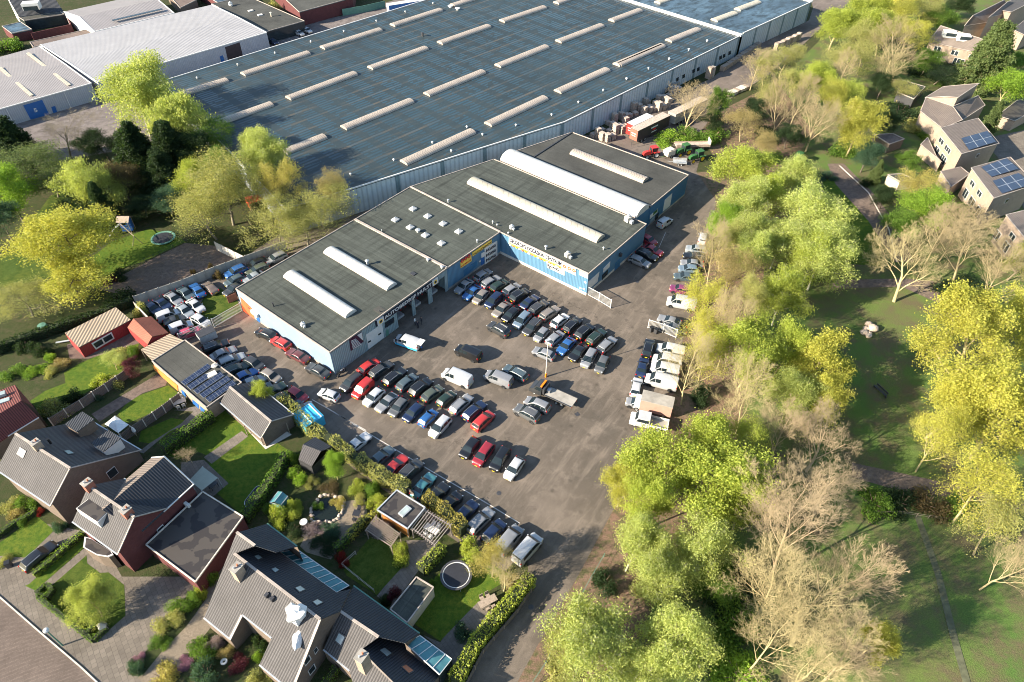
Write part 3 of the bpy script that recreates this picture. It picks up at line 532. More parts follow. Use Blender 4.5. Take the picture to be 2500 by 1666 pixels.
for i, ch in enumerate('GOC'):
    a, b_ = c2.pl(262+i*27, 627-i*19, *wq), 0; mb = MB(); mb.lathe(a+wq[1]*.11, [(.18, 0), (.18, .03), (.42, .03), (.42, 0)], 14, 'sign_red', ax=wq[1]); mb.build('logo_ring', gs)
a, b_ = c2.pl(252, 680, *wq), c2.pl(334, 622, *wq); text_mesh('lettering', 'IN & VERKOOP', gs, a, b_, wq, .3, 'sign_red', .12, .01)
ys = panel('yellow_sign', sr, wq, c2, [(345, 560), (502, 452), (504, 482), (347, 592)], 'yellow_sign', .12); a, b_ = c2.pl(352, 586, *wq), c2.pl(500, 482, *wq); text_mesh('lettering', "OCCASIONSHOW", ys, a, b_, wq, .48, 'sign_black', .14, .0)
dk = panel('roller_door', sr, wq, c2, [(275, 705), (385, 625), (388, 665), (278, 755)], 'plain_blue', .06)
iv = panel('entrance_board', sr, wq, c2, [(445, 522), (548, 463), (550, 585), (448, 662)], 'white_paint', .1)
for i in range(3): a, b_ = c2.pl(455, 560+i*39, *wq), c2.pl(534, 510+i*41, *wq); text_mesh('lettering', 'INGANG', iv, a, b_, wq, .7, 'sign_black', .12, .03)
panel('entrance_door', sr, wq, c2, [(415, 605), (442, 588), (444, 648), (418, 668)], 'blue_door', .06); panel('notice_board', sr, wq, c2, [(418, 570), (446, 552), (448, 590), (420, 605)], 'white_paint', .08); mb = MB(); mb.lathe(c2.pl(407, 632, *wq)+wq[1]*.05, [(.01, .04), (.22, .04), (.22, 0)], 12, 'white_paint', ax=wq[1]); mb.build('round_sign', sr)
# the blue sales hall
H2, H3 = S(1437, 669, ZR), S(1578, 548, ZR); H4, H5 = S(1221.6, 396, ZR), S(1206, 390, ZR)
hl = thing('sales_hall', 'blue clad sales hall with cream barrel skylight and long white sign over the car yard', 'hall', Vector((*H2.xy, 0)))
hp = [H1, H2, H3, H4, H5, E1]
flat_roof('roof', hl, hp, 'roof_felt', 128); mb = MB(); mb.bar(E1+Vector((0, 0, .1)), H1+Vector((0, 0, .1)), .3, .26, 'trim'); mb.build('parapet', hl)
walls('wall', hl, hp, ['cladding_blue', 'cladding_blue', 'plain_blue', None, 'cladding_grey', None], plinth='pale_concrete', ph=.6)
mb = MB(); vault(mb, S(1151, 443, ZR), S(1466.5, 586, ZR), 3.0, .75, 'vault_cream'); mb.build('skylight', hl, 50)
vent(hl, c2(150, 150, ZR), .15, .6); vent(hl, c2(515, 325, ZR), .1, .5); vent(hl, c2(550, 345, ZR), .1, .35); vent(hl, c2(950, 535, ZR), .18, .7); vent(hl, c2(1422, 540, ZR), .12, .5); vent(hl, c2(642, 408, ZR), .12, .25)
hvac(hl, c2(670, 365, ZR), 40, .8); hvac(hl, c2(1128, 595, ZR), 40, 1.0, 'pale_concrete'); hvac(hl, c2(1622, 305, ZR), 40, 1.3, 'pale_concrete')
wh = wpl(H1, H2); NH = wh[1]
ls = panel('long_sign', hl, wh, c2, [(650, 432), (1200, 688), (1196, 748), (648, 488)], 'white_paint', .1)
a, b_ = c2.pl(656, 471, *wh), c2.pl(1080, 670, *wh); text_mesh('lettering', "GELDROP'S OCCASION CENTRUM", ls, a, b_, wh, .95, 'sign_black', .12, .028)
for i in range(3):
    mb = MB(); mb.lathe(c2.pl(1105+i*39, 674+i*17, *wh)+NH*.11, [(.14, 0), (.14, .03), (.4, .03), (.4, 0)], 14, 'orange_red', ax=NH); mb.build('logo_ring', ls)
st_ = panel('ornament_strip', hl, (wh[0]+NH*.1, NH), c2, [(650, 478), (1080, 677), (1078, 692), (650, 494)], 'yellow_sign', .03)
mb = MB()
for i in range(17): t = (i+.5)/17; mb.box(c2.pl(652+428*t, 489+198*t, *wh)+NH*.14, ((.3 if i % 3 else .5), .3, (.2 if i % 2 else .28)), 'orange_red' if i % 3 == 1 else ('white_paint' if i % 3 == 0 else 'yellow_paint'), R(-38)); 
mb.build('ornament', st_)
ig = panel('entrance_sign', hl, wh, c2, [(960, 640), (1105, 705), (1105, 748), (962, 682)], 'white_paint', .12); a, b_ = c2.pl(966, 672, *wh), c2.pl(1060, 713, *wh); text_mesh('lettering', 'INGANG', ig, a, b_, wh, .65, 'sign_black', .135, .03)
mb = MB(); a, b_ = c2.pl(985, 686, *wh)+NH*.14, c2.pl(1085, 732, *wh)+NH*.14; mb.bar(a, b_, .03, .1, 'sign_black'); d = (b_-a).normalized(); mb.face([a-d*.4, a+Vector((0, 0, .22)), a-Vector((0, 0, .22))], 'sign_black'); mb.build('arrow', ig)
panel('blank_sign', hl, wh, c2, [(1225, 708), (1298, 742), (1297, 775), (1224, 742)], 'white_paint', .08)
w2 = wpl(H2, H3)
rd = panel('roller_door', hl, w2, c2, [(1298, 800), (1388, 718), (1372, 800), (1296, 868)], 'white_paint', .06)
panel('white_board', hl, w2, c2, [(1422, 690), (1477, 632), (1470, 680), (1418, 725)], 'white_paint', .08); panel('window', hl, w2, c2, [(1412, 745), (1460, 700), (1455, 740), (1408, 790)], 'glass', .05); panel('dark_door', hl, w2, c2, [(1518, 650), (1560, 605), (1553, 680), (1508, 725)], 'plain_blue', .08)
mb = MB(); p = c2.pl(1552, 575, *w2)+w2[1]*.3; mb.box(p, (.5, .5, .7), 'dark_metal', R(40)); mb.build('extractor', hl)
for x, y in ((1272, 803), (1232, 850), (1262, 858)): panel('notice', hl, wh, c2, [(x-8, y-8), (x+10, y), (x+10, y+12), (x-8, y+5)], 'white_paint', .05)
# rear hall and the tall white barrel vault between them
K1, K2, K3, K4 = S(1589, 503.6, ZR), S(1681, 428, ZR), S(1397, 324, ZR), S(1256, 371, ZR)
rh = thing('rear_hall', 'blue hall with plain grey roof and a small ribbed skylight beside the tractor yard', 'hall', Vector((*K2.xy, 0)))
flat_roof('roof', rh, [K1, K2, K3, K4], 'roof_felt_smooth', 128)
kb = H4+Vector((0, 0, 0)); V1, V2 = S(1549.8, 536, ZR), H4
walls('wall', rh, [K1, K2, K3, K4], ['plain_blue', 'plain_blue', 'cladding_grey', None], plinth='concrete')  # same blue as the sales hall, darkened to paint in the shade
mb = MB(); vault(mb, k12(1760, 1094, ZR), k12(2284, 1302, ZR), 2.6, .6, 'vault_ribbed'); mb.build('skylight', rh, 50)
mb = MB(); mb.bar(k12(1480, 1130, ZR+.05), k12(1758, 950, ZR+.05), .3, .3, 'dark_metal'); mb.build('roof_step', rh)
w3 = wpl(K1, K2)
panel('roller_door', rh, w3, c2, [(1925, 130), (1985, 75), (1968, 175), (1908, 225)], 'white_paint', .06); gsn = panel('green_sign', rh, w3, c2, [(1805, 255), (1866, 200), (1862, 232), (1802, 288)], 'white_paint', .1)
panel('green_panel', gsn, (w3[0]+w3[1]*.1, w3[1]), c2, [(1832, 232), (1866, 202), (1863, 226), (1830, 256)], 'green_paint', .03); panel('window', rh, w3, c2, [(1805, 300), (1845, 262), (1840, 290), (1800, 322)], 'window_lit', .05); panel('entrance_door', rh, w3, c2, [(1850, 255), (1875, 232), (1870, 275), (1845, 298)], 'glass', .05)
vt = thing('vaulted_canopy', 'big white barrel vaulted roof light running between the sales hall and rear hall', 'roof light', Vector((*V1.xy, ZR)))
va, vb = k12(1290, 1125, ZR-.1), S(1569, 521, ZR-.1); mb = MB(); vault(mb, va, vb, 5.0, 1.45, 'vault_white', 12); mb.build('vault', vt, 50)
mb = MB(); q = [S(1549.8, 536, 5), S(1589, 505, 5)]; mb.face([Vector((q[0].x, q[0].y, 0)), Vector((q[1].x, q[1].y, 0)), q[1], q[0]], 'plain_blue')
mb.build('end_wall', vt)
for i in range(1, 4):
    pass
# ------------------------------------------------------------------ the great warehouse
ZW = 6.2
Wp = [S(394, 200, ZW), S(698, 512, ZW), S(858, 462, ZW), S(1378, 299, ZW), S(1808, 88, ZW), S(1283, -74, ZW)]
wr = thing('warehouse', 'very large low warehouse with dark wet roof and rows of ribbed barrel skylights', 'warehouse', Vector((*Wp[2].xy, 0)))
mb = MB(134.5); mb.slab(Wp, .3, 'warehouse_roof'); rf = mb.build('roof', wr)
mb = MB()
for i in range(6): mb.bar(Wp[i]+Vector((0, 0, .08)), Wp[(i+1) % 6]+Vector((0, 0, .08)), .25, .26 if i != 4 else .1, 'white_paint')
mb.build('roof_edge', rf)
for i in range(6):
    if i == 4: continue
    p, q = Wp[i], Wp[(i+1) % 6]; mb = MB(); L = (q-p).length; n_ = max(1, round(L/12)) if i in (1, 2, 3) else 1; d = (q-p)/n_
    for j in range(n_):
        a, b_ = p+d*j, p+d*(j+1); s_ = d.normalized()*1.1
        for x, y, mt in (((a, b_-s_, 'warehouse_wall'), (b_-s_, b_, 'warehouse_wall_dark')) if n_ > 1 else ((a, b_, 'shed_wall'),)):
            mb.face([Vector((x.x, x.y, 0)), Vector((y.x, y.y, 0)), y-Vector((0, 0, .3)), x-Vector((0, 0, .3))], mt)
    mb.build('wall', wr)
SK = [(k12, '115 925 600 728|710 685 1115 520|305 495 705 350|805 315 1155 192|465 188 810 76|1250 158 1555 57|1220 480 1570 340|1655 305 1965 187|2035 155 2240 78|1150 900 1560 708|545 1175 1040 948|1650 665 2005 505|2085 470 2402 331|895 45 1100 -20|1640 28 1780 -20|2060 -20 2200 -60'),
      (k1, '1230 705 1630 580|1550 895 1950 752|1745 540 2215 385|2315 350 2730 218|2070 712 2550 532|2045 1098 2330 985'), (c3, '310 240 480 172|10 378 270 268')]
for cr, s_ in SK:
    for q in s_.split('|'):
        v = [float(x) for x in q.split()]; mb = MB(); vault(mb, cr(v[0], v[1], ZW), cr(v[2], v[3], ZW), 2.7, .55, 'vault_ribbed', 7); mb.build('skylight', wr, 50)
for x, y in ((1000, 918), (1112, 972), (752, 1030), (475, 1155), (888, 1090), (1352, 905), (1608, 830), (1800, 740), (1978, 654), (2145, 574), (2303, 498), (165, 1258), (558, 90), (350, 156), (117, 230), (757, 30)): vent(wr, k12(x, y, ZW), .16, .3, mat='white_paint')
for x, y in ((427, 290), (314, 344), (70, 458), (532, 240)): vent(wr, c3(x, y, ZW), .2, .35, mat='white_paint')
for x, y in ((1417, 566), (1708, 470), (1976, 386), (2233, 305)): vent(wr, k1(x, y, ZW), .16, .3, mat='white_paint')
vent(wr, k12(682, 262, ZW), .3, .9, mat='dark_metal', name='flue'); vent(wr, k12(882, 55, ZW), .5, .5, mat='white_paint'); vent(wr, k12(933, 72, ZW), .5, .5, mat='white_paint')
w4 = wpl(Wp[3], Wp[4])
for x, y in ((362, 460), (398, 442), (455, 412), (482, 402), (610, 335), (630, 325), (662, 308)): panel('window', wr, w4, c3, [(x-7, y-10), (x+7, y-17), (x+6, y+3), (x-8, y+10)], 'glass', .06)
Xp = [S(1814, 82, ZW+.3), S(1982, 5, ZW+.3), S(1503, -141, ZW+.3), S(1290, -74, ZW+.3)]
wx = thing('warehouse_extension', 'end section of the warehouse with bluish wet roof behind a broad white parapet', 'warehouse', Vector((*Xp[0].xy, 0)))
mb = MB(134.5); mb.slab(Xp, .3, 'warehouse_roof_wet'); mb.build('roof', wx)
mb = MB(); mb.bar(S(1811, 87, ZW+.25), S(1286, -74, ZW+.25), 1.1, .6, 'white_paint')
for i in range(3): mb.bar(Xp[i]+Vector((0, 0, .06)), Xp[i+1]+Vector((0, 0, .06)), .3 if i != 1 else 1.6, .3, 'white_paint')
mb.build('parapet', wx); mb = MB()
for i in range(3):
    p, q = Xp[i], Xp[i+1]; n_ = 5 if i == 0 else 1; d = (q-p)/n_
    for j in range(n_):
        a, b_ = p+d*j, p+d*(j+1); s_ = d.normalized()*1.1
        for x, y, mt in ((a, b_-s_, 'warehouse_wall'), (b_-s_, b_, 'warehouse_wall_dark')): mb.face([Vector((x.x, x.y, 0)), Vector((y.x, y.y, 0)), y-Vector((0, 0, .3)), x-Vector((0, 0, .3))], mt)
mb.build('wall', wx)
for s_ in ('245 20 330 -8', '572 122 690 78', '705 60 825 15'):
    v = [float(x) for x in s_.split()]; mb = MB(); vault(mb, c3(v[0], v[1], ZW+.3), c3(v[2], v[3], ZW+.3), 2.7, .5, 'vault_cream', 7); mb.build('skylight', wx, 50)
# ------------------------------------------------------------------ white sheds top left
def shed(name, label, f0, f1, r0, r1, k0, k1_, ze, zr, roof, wall):
    f0, f1, k0, k1_ = S(*f0, ze), S(*f1, ze), S(*k0, ze), S(*k1_, ze); r0, r1 = S(*r0, zr), S(*r1, zr)
    t = thing(name, label, 'shed', Vector((*f1.xy, 0))); mb = MB(); mb.slab([f0, f1, r1, r0], .15, roof); mb.slab([r0, r1, k1_, k0], .15, roof); rf = mb.build('roof', t)
    mb = MB(); mb.bar(f0, f1, .3, .25, 'white_paint'); mb.bar(f1, r1, .3, .2, 'white_paint'); mb.bar(r1, k1_, .3, .2, 'white_paint'); mb.bar(f0, r0, .3, .2, 'white_paint'); mb.bar(r0, k0, .3, .2, 'white_paint'); mb.build('roof_edge', rf)
    d = Vector((0, 0, .16)); mb = MB(); g = lambda p: Vector((p.x, p.y, 0))
    mb.face([g(f0), g(f1), f1-d, f0-d], wall); mb.face([g(f1), g(k1_), k1_-d, r1-d, f1-d], wall); mb.face([g(k1_), g(k0), k0-d, k1_-d], wall); mb.face([g(k0), g(f0), f0-d, r0-d, k0-d], wall); mb.build('wall', t)
    return t, wpl(f0, f1)
tb, wb_ = shed('white_shed', 'long white metal shed with brown loading door behind the big warehouse', (238, 200.6), (651, 80), (168, 153), (578, 41), (98.6, 109), (517, 12), 4.8, 5.4, 'shed_roof_white', 'shed_wall')
panel('loading_door', tb, wb_, k1, [(1615, 340), (1720, 305), (1743, 400), (1638, 440)], 'brown_door', .06); panel('side_door', tb, wb_, k1, [(1577, 406), (1600, 398), (1613, 447), (1592, 455)], 'blue_door', .06); panel('blue_door', tb, wb_, k1, [(728, 600), (785, 583), (800, 700), (768, 712)], 'blue_door', .06)
ta, wa_ = shed('ribbed_shed', 'ribbed grey metal shed with large blue door number 5 at the left edge', (-80, 289.6), (222.7, 204), (-80, 222), (159, 157), (-80, 161), (96, 113), 4.6, 5.2, 'shed_roof', 'shed_wall')
bd = panel('blue_door', ta, wa_, k1, [(166, 758), (302, 718), (354, 823), (220, 860)], 'blue_door', .06); a, b_ = k1.pl(250, 808, *wa_), k1.pl(272, 802, *wa_); text_mesh('lettering', '5', bd, a, b_, wa_, 1.0, 'white_paint', .08, .02)
panel('side_door', ta, wa_, k1, [(367, 770), (395, 762), (415, 818), (388, 828)], 'blue_door', .06)
mb = MB()
for x, y, x2, y2 in ((45, 785, 108, 910), (460, 665, 515, 790), (655, 610, 708, 725)): mb.tube(k1.pl(x, y, *wa_)+wa_[1]*.1, k1.pl(x2, y2, *wa_)+wa_[1]*.1, .08, .08, 6, 'white_paint')
mb.build('downpipe', ta)
mb = MB()
for s_ in ('200 385 500 615', '0 490 230 690'): v = [float(x) for x in s_.split()]; a, b_ = k1(v[0], v[1], 5.0), k1(v[2], v[3], 4.8); mb.bar(a+Vector((0, 0, .2)), b_+Vector((0, 0, .1)), .9, .1, 'vault_cream')
mb.build('roof_light', ta)
def flatbox(name, label, cat, cr, s_, z, roof, wall, az=128, edge='trim', **kw):
    poly = P(cr, s_, z); c_ = poly[0]; t = thing(name, label, cat, Vector((*c_.xy, 0))); flat_roof('roof', t, poly, roof, az, edge); walls('wall', t, poly, wall, **kw); return t, poly
def gable(name, label, cat, f0, f1, wdt, ze, pitch, roof, wall, over=.3, roof2=None, side=1, zback=None, th=.16):
    # f0->f1 is the front eave at height ze; the house extends wdt behind it
    d = (f1-f0).normalized(); n = Vector((-d.y, d.x, 0))*side; tp = math.tan(R(pitch)); zr = ze+tp*wdt/2
    t = thing(name, label, cat, Vector((*((f0+f1)/2+n*wdt/2).xy, 0)))
    a, b_, r0, r1, k0, k1_ = f0, f1, f0+n*wdt/2, f1+n*wdt/2, f0+n*wdt, f1+n*wdt
    r0.z = r1.z = zr; e = n*over; ez = Vector((0, 0, over*tp)); v = d*over; mb = MB()
    mb.slab([a-e-ez-v, b_-e-ez+v, r1+v, r0-v], th, roof); mb.slab([r0-v, r1+v, k1_+e-ez+v, k0+e-ez-v], th, roof2 or roof); rf = mb.build('roof', t)
    mb = MB(); mb.bar(a-e-ez-v-Vector((0, 0, .08)), b_-e-ez+v-Vector((0, 0, .08)), .16, .14, 'galvanised'); mb.bar(k0+e-ez-v-Vector((0, 0, .08)), k1_+e-ez+v-Vector((0, 0, .08)), .16, .14, 'galvanised'); mb.bar(r0-v+Vector((0, 0, .02)), r1+v+Vector((0, 0, .02)), .3, .14, 'trim'); mb.build('gutter', rf)
    s_ = Vector((0, 0, th+.01)); g = lambda p: Vector((p.x, p.y, 0)); mb = MB()
    mb.face([g(a), g(b_), b_-s_, a-s_], wall); mb.face([g(b_), g(k1_), k1_-s_, r1-s_, b_-s_], wall); mb.face([g(k1_), g(k0), k0-s_, k1_-s_], wall); mb.face([g(k0), g(a), a-s_, r0-s_, k0-s_], wall); mb.build('wall', t)
    return t, dict(a=a, b=b_, r0=r0, r1=r1, k0=k0, k1=k1_, d=d, n=n, zr=zr, tp=tp, front=wpl(a, b_), end=wpl(b_, k1_), ze=ze, rf=rf)
def windows(t, g, wall, spec, mat='glass', frame='white_paint', name='window'):     # spec: (t along, z0, w, h)
    p, q = wall; d = (q-p).normalized(); N_ = wpl(p, q)[1]
    for s_, z0, w_, h_ in spec:
        c_ = p+d*s_; c_ = Vector((c_.x, c_.y, z0+h_/2)); mb = MB(); an = math.atan2(d.y, d.x)
        mb.box(c_+N_*.02, (w_, .12, h_), frame, an); fr = mb.build(name, t); mb = MB(); k = max(1, round(w_/1.1))
        for i in range(k): x = (i+.5)/k*w_-w_/2; mb.box(c_+d*x+N_*.07, (w_/k-.14, .05, h_-.16), mat, an)
        mb.build('pane', fr)
# ------------------------------------------------------------------ vehicles
# shapes: L W H | hood end x, hood z, windscreen top x, roof rear x, rear glass base x, deck z, belt z, roof z front/back
CT = {
 'hatchback': (4.1, 1.74, 1.47, 1.00, .93, 1.72, 3.45, 3.98, .95, .95), 'small hatchback': (3.65, 1.64, 1.47, .85, .93, 1.5, 3.1, 3.55, .95, .95),
 'saloon': (4.6, 1.78, 1.43, 1.25, .90, 2.02, 3.25, 3.92, 1.0, .93), 'estate': (4.65, 1.78, 1.47, 1.25, .92, 2.0, 4.15, 4.55, .98, .95),
 'suv': (4.5, 1.86, 1.70, 1.15, 1.08, 1.85, 3.9, 4.38, 1.15, 1.1), 'mpv': (4.35, 1.80, 1.66, .85, 1.02, 1.75, 3.9, 4.25, 1.05, 1.02),
 'coupe': (4.3, 1.78, 1.32, 1.30, .88, 2.1, 3.1, 4.0, .98, .9), 'van': (5.4, 2.0, 2.3, .75, 1.25, 1.55, 5.3, 5.38, 2.1, 1.3),
 'panel van': (4.9, 1.92, 1.95, .85, 1.15, 1.65, 4.75, 4.86, 1.7, 1.15), 'small van': (4.1, 1.76, 1.82, .85, 1.02, 1.6, 3.9, 4.06, 1.5, 1.02),
 'camper van': (5.0, 1.95, 2.15, .8, 1.15, 1.6, 4.8, 4.95, 1.9, 1.2), 'convertible': (4.1, 1.74, 1.30, 1.25, .88, 1.9, 2.9, 3.6, .95, .9), 'old saloon': (4.7, 1.76, 1.43, 1.35, .93, 1.95, 3.35, 3.75, 1.02, .94)}
CM = {}
def car_meshes(kind):
    if kind in CM: return CM[kind]
    L, W, H, hx, hz, wx_, rx, bx_, dz, bz = CT[kind]; vanny = kind in ('van', 'panel van', 'small van', 'camper van'); box_ = kind == 'old saloon'
    def top(x):
        if x < hx: t = x/hx; return (.62+(hz-.62)*min(1, (t*3.2))**.5) if t < .31 else hz-.035*(1-t)*1.4+.0
        if x < wx_: t = (x-hx)/(wx_-hx); return hz+(H-.06-hz)*t**(.92)
        if x < rx: t = (x-wx_)/(rx-wx_); return H-.06+.07*math.sin(PI*min(1, t*1.0))-.03*t
        if x < bx_: t = (x-rx)/(bx_-rx); return (H-.09)+(dz-H+.09)*t
        t = (x-bx_)/(L-bx_); return dz-(dz-.62)*t**3*(.9 if L-bx_ > .3 else .5)
    def hw(x):
        e = .95 if not box_ else .6; w_ = W/2
        if x < e: t = 1-x/e; w_ -= (W*.11)*t**2.2
        if L-x < .6: t = 1-(L-x)/.6; w_ -= (W*.06)*t**2.2
        return w_
    def low(x): return .30 if x < .12 or x > L-.12 else .20
    def belt(x): return min(bz+.03*(x/L), top(x)-.03)
    def sec(x):
        w_, t, b_ = hw(x), top(x), belt(x); wr_ = w_*.95-max(0, t-b_)*(.36 if not vanny else .14)
        wr_ = max(wr_, w_*.6); lo = low(x)
        return [(0, lo), (w_*.9, lo), (w_, lo+.14), (w_*1.0, b_*.72), (w_*.965, b_), (wr_, max(b_+.01, t-.05)), (wr_*.9, t), (wr_*.5, t+.015), (0, t+.02)]
    xs = sorted(set([0, .05, .14, .3, .5, .75, hx, (hx+wx_)/2, wx_, wx_+.15, (wx_+rx)/2, rx-.15, rx, (rx+bx_)/2, bx_, (bx_+L)/2, L-.12, L-.04, L]))
    xs = [x for x in xs if 0 <= x <= L]; xs = [x for i, x in enumerate(xs) if i == 0 or x-xs[i-1] > .015]
    mb = MB(); rings = []
    for x in xs:
        s_ = sec(x); pts = [Vector((L/2-x, y, z)) for y, z in s_]+[Vector((L/2-x, -y, z)) for y, z in s_[-2:0:-1]]; rings.append(pts)
    n = len(rings[0]); vs = [p for r_ in rings for p in r_]; fs = [(k*n+i, k*n+(i+1) % n, (k+1)*n+(i+1) % n, (k+1)*n+i) for k in range(len(rings)-1) for i in range(n)]
    fs += [tuple(range(n))[::-1], tuple(range((len(rings)-1)*n, len(rings)*n))]
    mb.faces(vs, [tuple(reversed(f)) for f in fs], 'car_paint')
    wxs = [.82 if L < 4.2 else .9, L-(.78 if not vanny else 1.0)]; wr = .32 if kind not in ('suv', 'van') else .36
    for x in wxs:      # dark wheel arches
        for s_ in (1, -1):
            y = hw(x)*s_*1.0; c_ = Vector((L/2-x, y-.10*s_, wr)); mb.lathe(c_, [(.01, 0), (wr+.07, 0), (wr+.07, .11), (.01, .112)], 14, 'black', ax=(0, s_, 0))
    mb.box((0, 0, .22), (L*.9, W*.86, .1), 'black')
    if vanny or kind in ('suv', 'estate', 'mpv'):
        for s_ in (1, -1):
            if kind in ('suv', 'estate'): mb.bar((L/2-wx_-.25, s_*W*.36, H+.03), (L/2-rx+.1, s_*W*.36, H+.01), .05, .05, 'metal')
    body = mb.mesh('body', smooth=38)
    def strip(x0, z0f, x1, z1f, wf):      # glass across the car between two stations
        mb = MB(); pts = []
        for x in np.linspace(x0, x1, 4):
            w_, t, b_ = hw(x), top(x), belt(x); wr_ = max(w_*.95-max(0, t-b_)*(.36 if not vanny else .14), w_*.6)*.9*wf; pts.append((L/2-x, wr_, t))
        d = Vector((pts[-1][0]-pts[0][0], 0, pts[-1][2]-pts[0][2])).normalized(); N_ = Vector((-d.z, 0, d.x)); N_ = N_ if N_.z > 0 else -N_; N_ = N_*.022
        i = 0; vs = []
        for x, y, z in pts: vs += [Vector((x, y, z+.004))+N_, Vector((x, y*.5, z+.017))+N_, Vector((x, 0, z+.02))+N_, Vector((x, -y*.5, z+.017))+N_, Vector((x, -y, z+.004))+N_]
        fs = [(k*5+j, k*5+j+1, (k+1)*5+j+1, (k+1)*5+j) for k in range(3) for j in range(4)]; mb.faces(vs, fs, 'car_glass'); return mb.mesh('glass', smooth=50)
    g1 = strip(hx+.05, 0, wx_-.05, 0, 1.06); g2 = strip(rx+(.05 if not vanny else .015), 0, bx_-(.06 if not vanny else .0), 0, 1.0) if kind != 'convertible' else None
    def side(s_):
        mb = MB(); a0, a1 = hx+.22, (bx_-.18 if not vanny else (wx_+1.1))
        if kind == 'camper van': a1 = bx_-.5
        cuts = [a0, (a0+a1)/2-.05, (a0+a1)/2+.02, a1] if a1-a0 > 1.6 else [a0, a1]
        if kind in ('estate', 'mpv', 'suv'): cuts = [a0, a0+(a1-a0)*.36, a0+(a1-a0)*.38, a0+(a1-a0)*.70, a0+(a1-a0)*.73, a1]
        for c0_, c1_ in zip(cuts[::2], cuts[1::2]):
            ps = []
            for x in np.linspace(c0_, c1_, 5):
                q = sec(x); (y0, z0), (y1, z1) = q[4], q[5]; h_ = z1-z0
                if h_ < .06: continue
                f0, f1 = .10, .90
                ps.append((Vector((L/2-x, s_*(y0+(y1-y0)*f0+.012), z0+h_*f0)), Vector((L/2-x, s_*(y0+(y1-y0)*f1+.012), z0+h_*f1))))
            for u, v in zip(ps, ps[1:]): mb.face([u[0], v[0], v[1], u[1]] if s_ > 0 else [u[1], v[1], v[0], u[0]], 'car_glass')
        return mb.mesh('side_window')
    parts = [('body', body, (0, 0, 0)), ('windscreen', g1, (0, 0, 0))]
    if g2 and not (kind == 'van'): parts.append(('rear_window', g2, (0, 0, 0)))
    parts += [('side_window', side(1), (0, 0, 0)), ('side_window', side(-1), (0, 0, 0))]
    mb = MB(); mb.lathe((0, 0, 0), [(.01, -.09), (wr-.03, -.09), (wr, -.05), (wr, .04), (wr-.05, .07)], 14, 'rubber', 'y'); mb.lathe((0, 0, 0), [(wr-.05, .07), (wr-.1, .055), (.07, .06), (.01, .075)], 12, 'alloy', 'y'); wm = mb.mesh('wheel', smooth=40)
    for x in wxs:
        for s_ in (1, -1): parts.append(('wheel', wm, (L/2-x, s_*(hw(x)-.055), wr, 0 if s_ > 0 else PI)))
    mb = MB(); mb.blob((0, 0, 0), (.20, .17, .085), 'lamp_clear', 1, 8, 4, 0); hm = mb.mesh('headlight', smooth=60)
    mb = MB(); hgt = .16 if not (vanny or kind in ('estate', 'mpv', 'hatchback')) else .26; mb.blob((0, 0, 0), (.10, .12, hgt), 'lamp_red', 2, 8, 4, 0); tm = mb.mesh('tail_light', smooth=60)
    mb = MB(); mb.box((0, 0, 0), (.03, .42, .09), 'plate_yellow'); pm = mb.mesh('number_plate')
    mb = MB(); mb.blob((0, 0, 0), (.09, .12, .08), 'car_paint', 3, 6, 4, 0); mm = mb.mesh('door_mirror', smooth=60)
    for s_ in (1, -1):
        parts.append(('headlight', hm, (L/2-.2, s_*(hw(.2)-.16), top(.14)-.06))); parts.append(('tail_light', tm, (-L/2+.07, s_*(hw(L-.1)-.1), min(dz, 1.25)-.14))); parts.append(('door_mirror', mm, (L/2-hx-.25, s_*(hw(hx)+.1), bz+.02)))
    parts += [('number_plate', pm, (L/2+.012, 0, .42)), ('number_plate', pm, (-L/2-.012, 0, .55 if L-bx_ > .3 else .62))]
    CM[kind] = parts; return parts
COL = dict(black=(0.010, 0.011, 0.013), white=(0.493, 0.500, 0.507), silver=(0.223, 0.230, 0.244), grey=(0.107, 0.111, 0.114), charcoal=(0.041, 0.043, 0.045), red=(0.454, 0.035, 0.032), crimson=(0.288, 0.023, 0.035), maroon=(0.115, 0.029, 0.032), blue=(0.024, 0.103, 0.291), navy=(0.011, 0.022, 0.062),
  green=(0.018, 0.036, 0.025), teal=(0.053, 0.176, 0.197), beige=(0.218, 0.193, 0.167), bronze=(0.160, 0.124, 0.102), steel=(0.147, 0.205, 0.263), pink=(0.458, 0.061, 0.112), pale=(0.274, 0.303, 0.325), olive=(0.074, 0.089, 0.067), purple=(0.194, 0.035, 0.100), slate=(0.069, 0.098, 0.112))
CWORD = dict(pale='pale blue', steel='steel blue', slate='blue-grey', charcoal='dark grey', navy='navy blue', green='dark green', olive='olive grey', bronze='bronze brown', pink='pinkish red')
VEH = []
def vehicle(kind, col, pos, yaw, label, group, cat='car'):
    nm = {'van': 'delivery_van', 'panel van': 'panel_van', 'small van': 'small_van', 'camper van': 'camper_van'}.get(kind, 'parked_car'); cat = 'van' if 'van' in kind else 'car'
    e = thing(nm, label, cat, (pos.x, pos.y, 0), group); e.rotation_euler = (0, 0, yaw); rgb = COL[col]
    for n_, me, p in car_meshes(kind):
        o = bpy.data.objects.new(n_, me); C.objects.link(o); o.parent = e; o.location = p[:3]
        if len(p) > 3: o.rotation_euler = (0, 0, p[3])
        o.color = (*rgb, 1)
    VEH.append(e); return e
def cword(c, k): return f"{CWORD.get(c, c)} {k}"
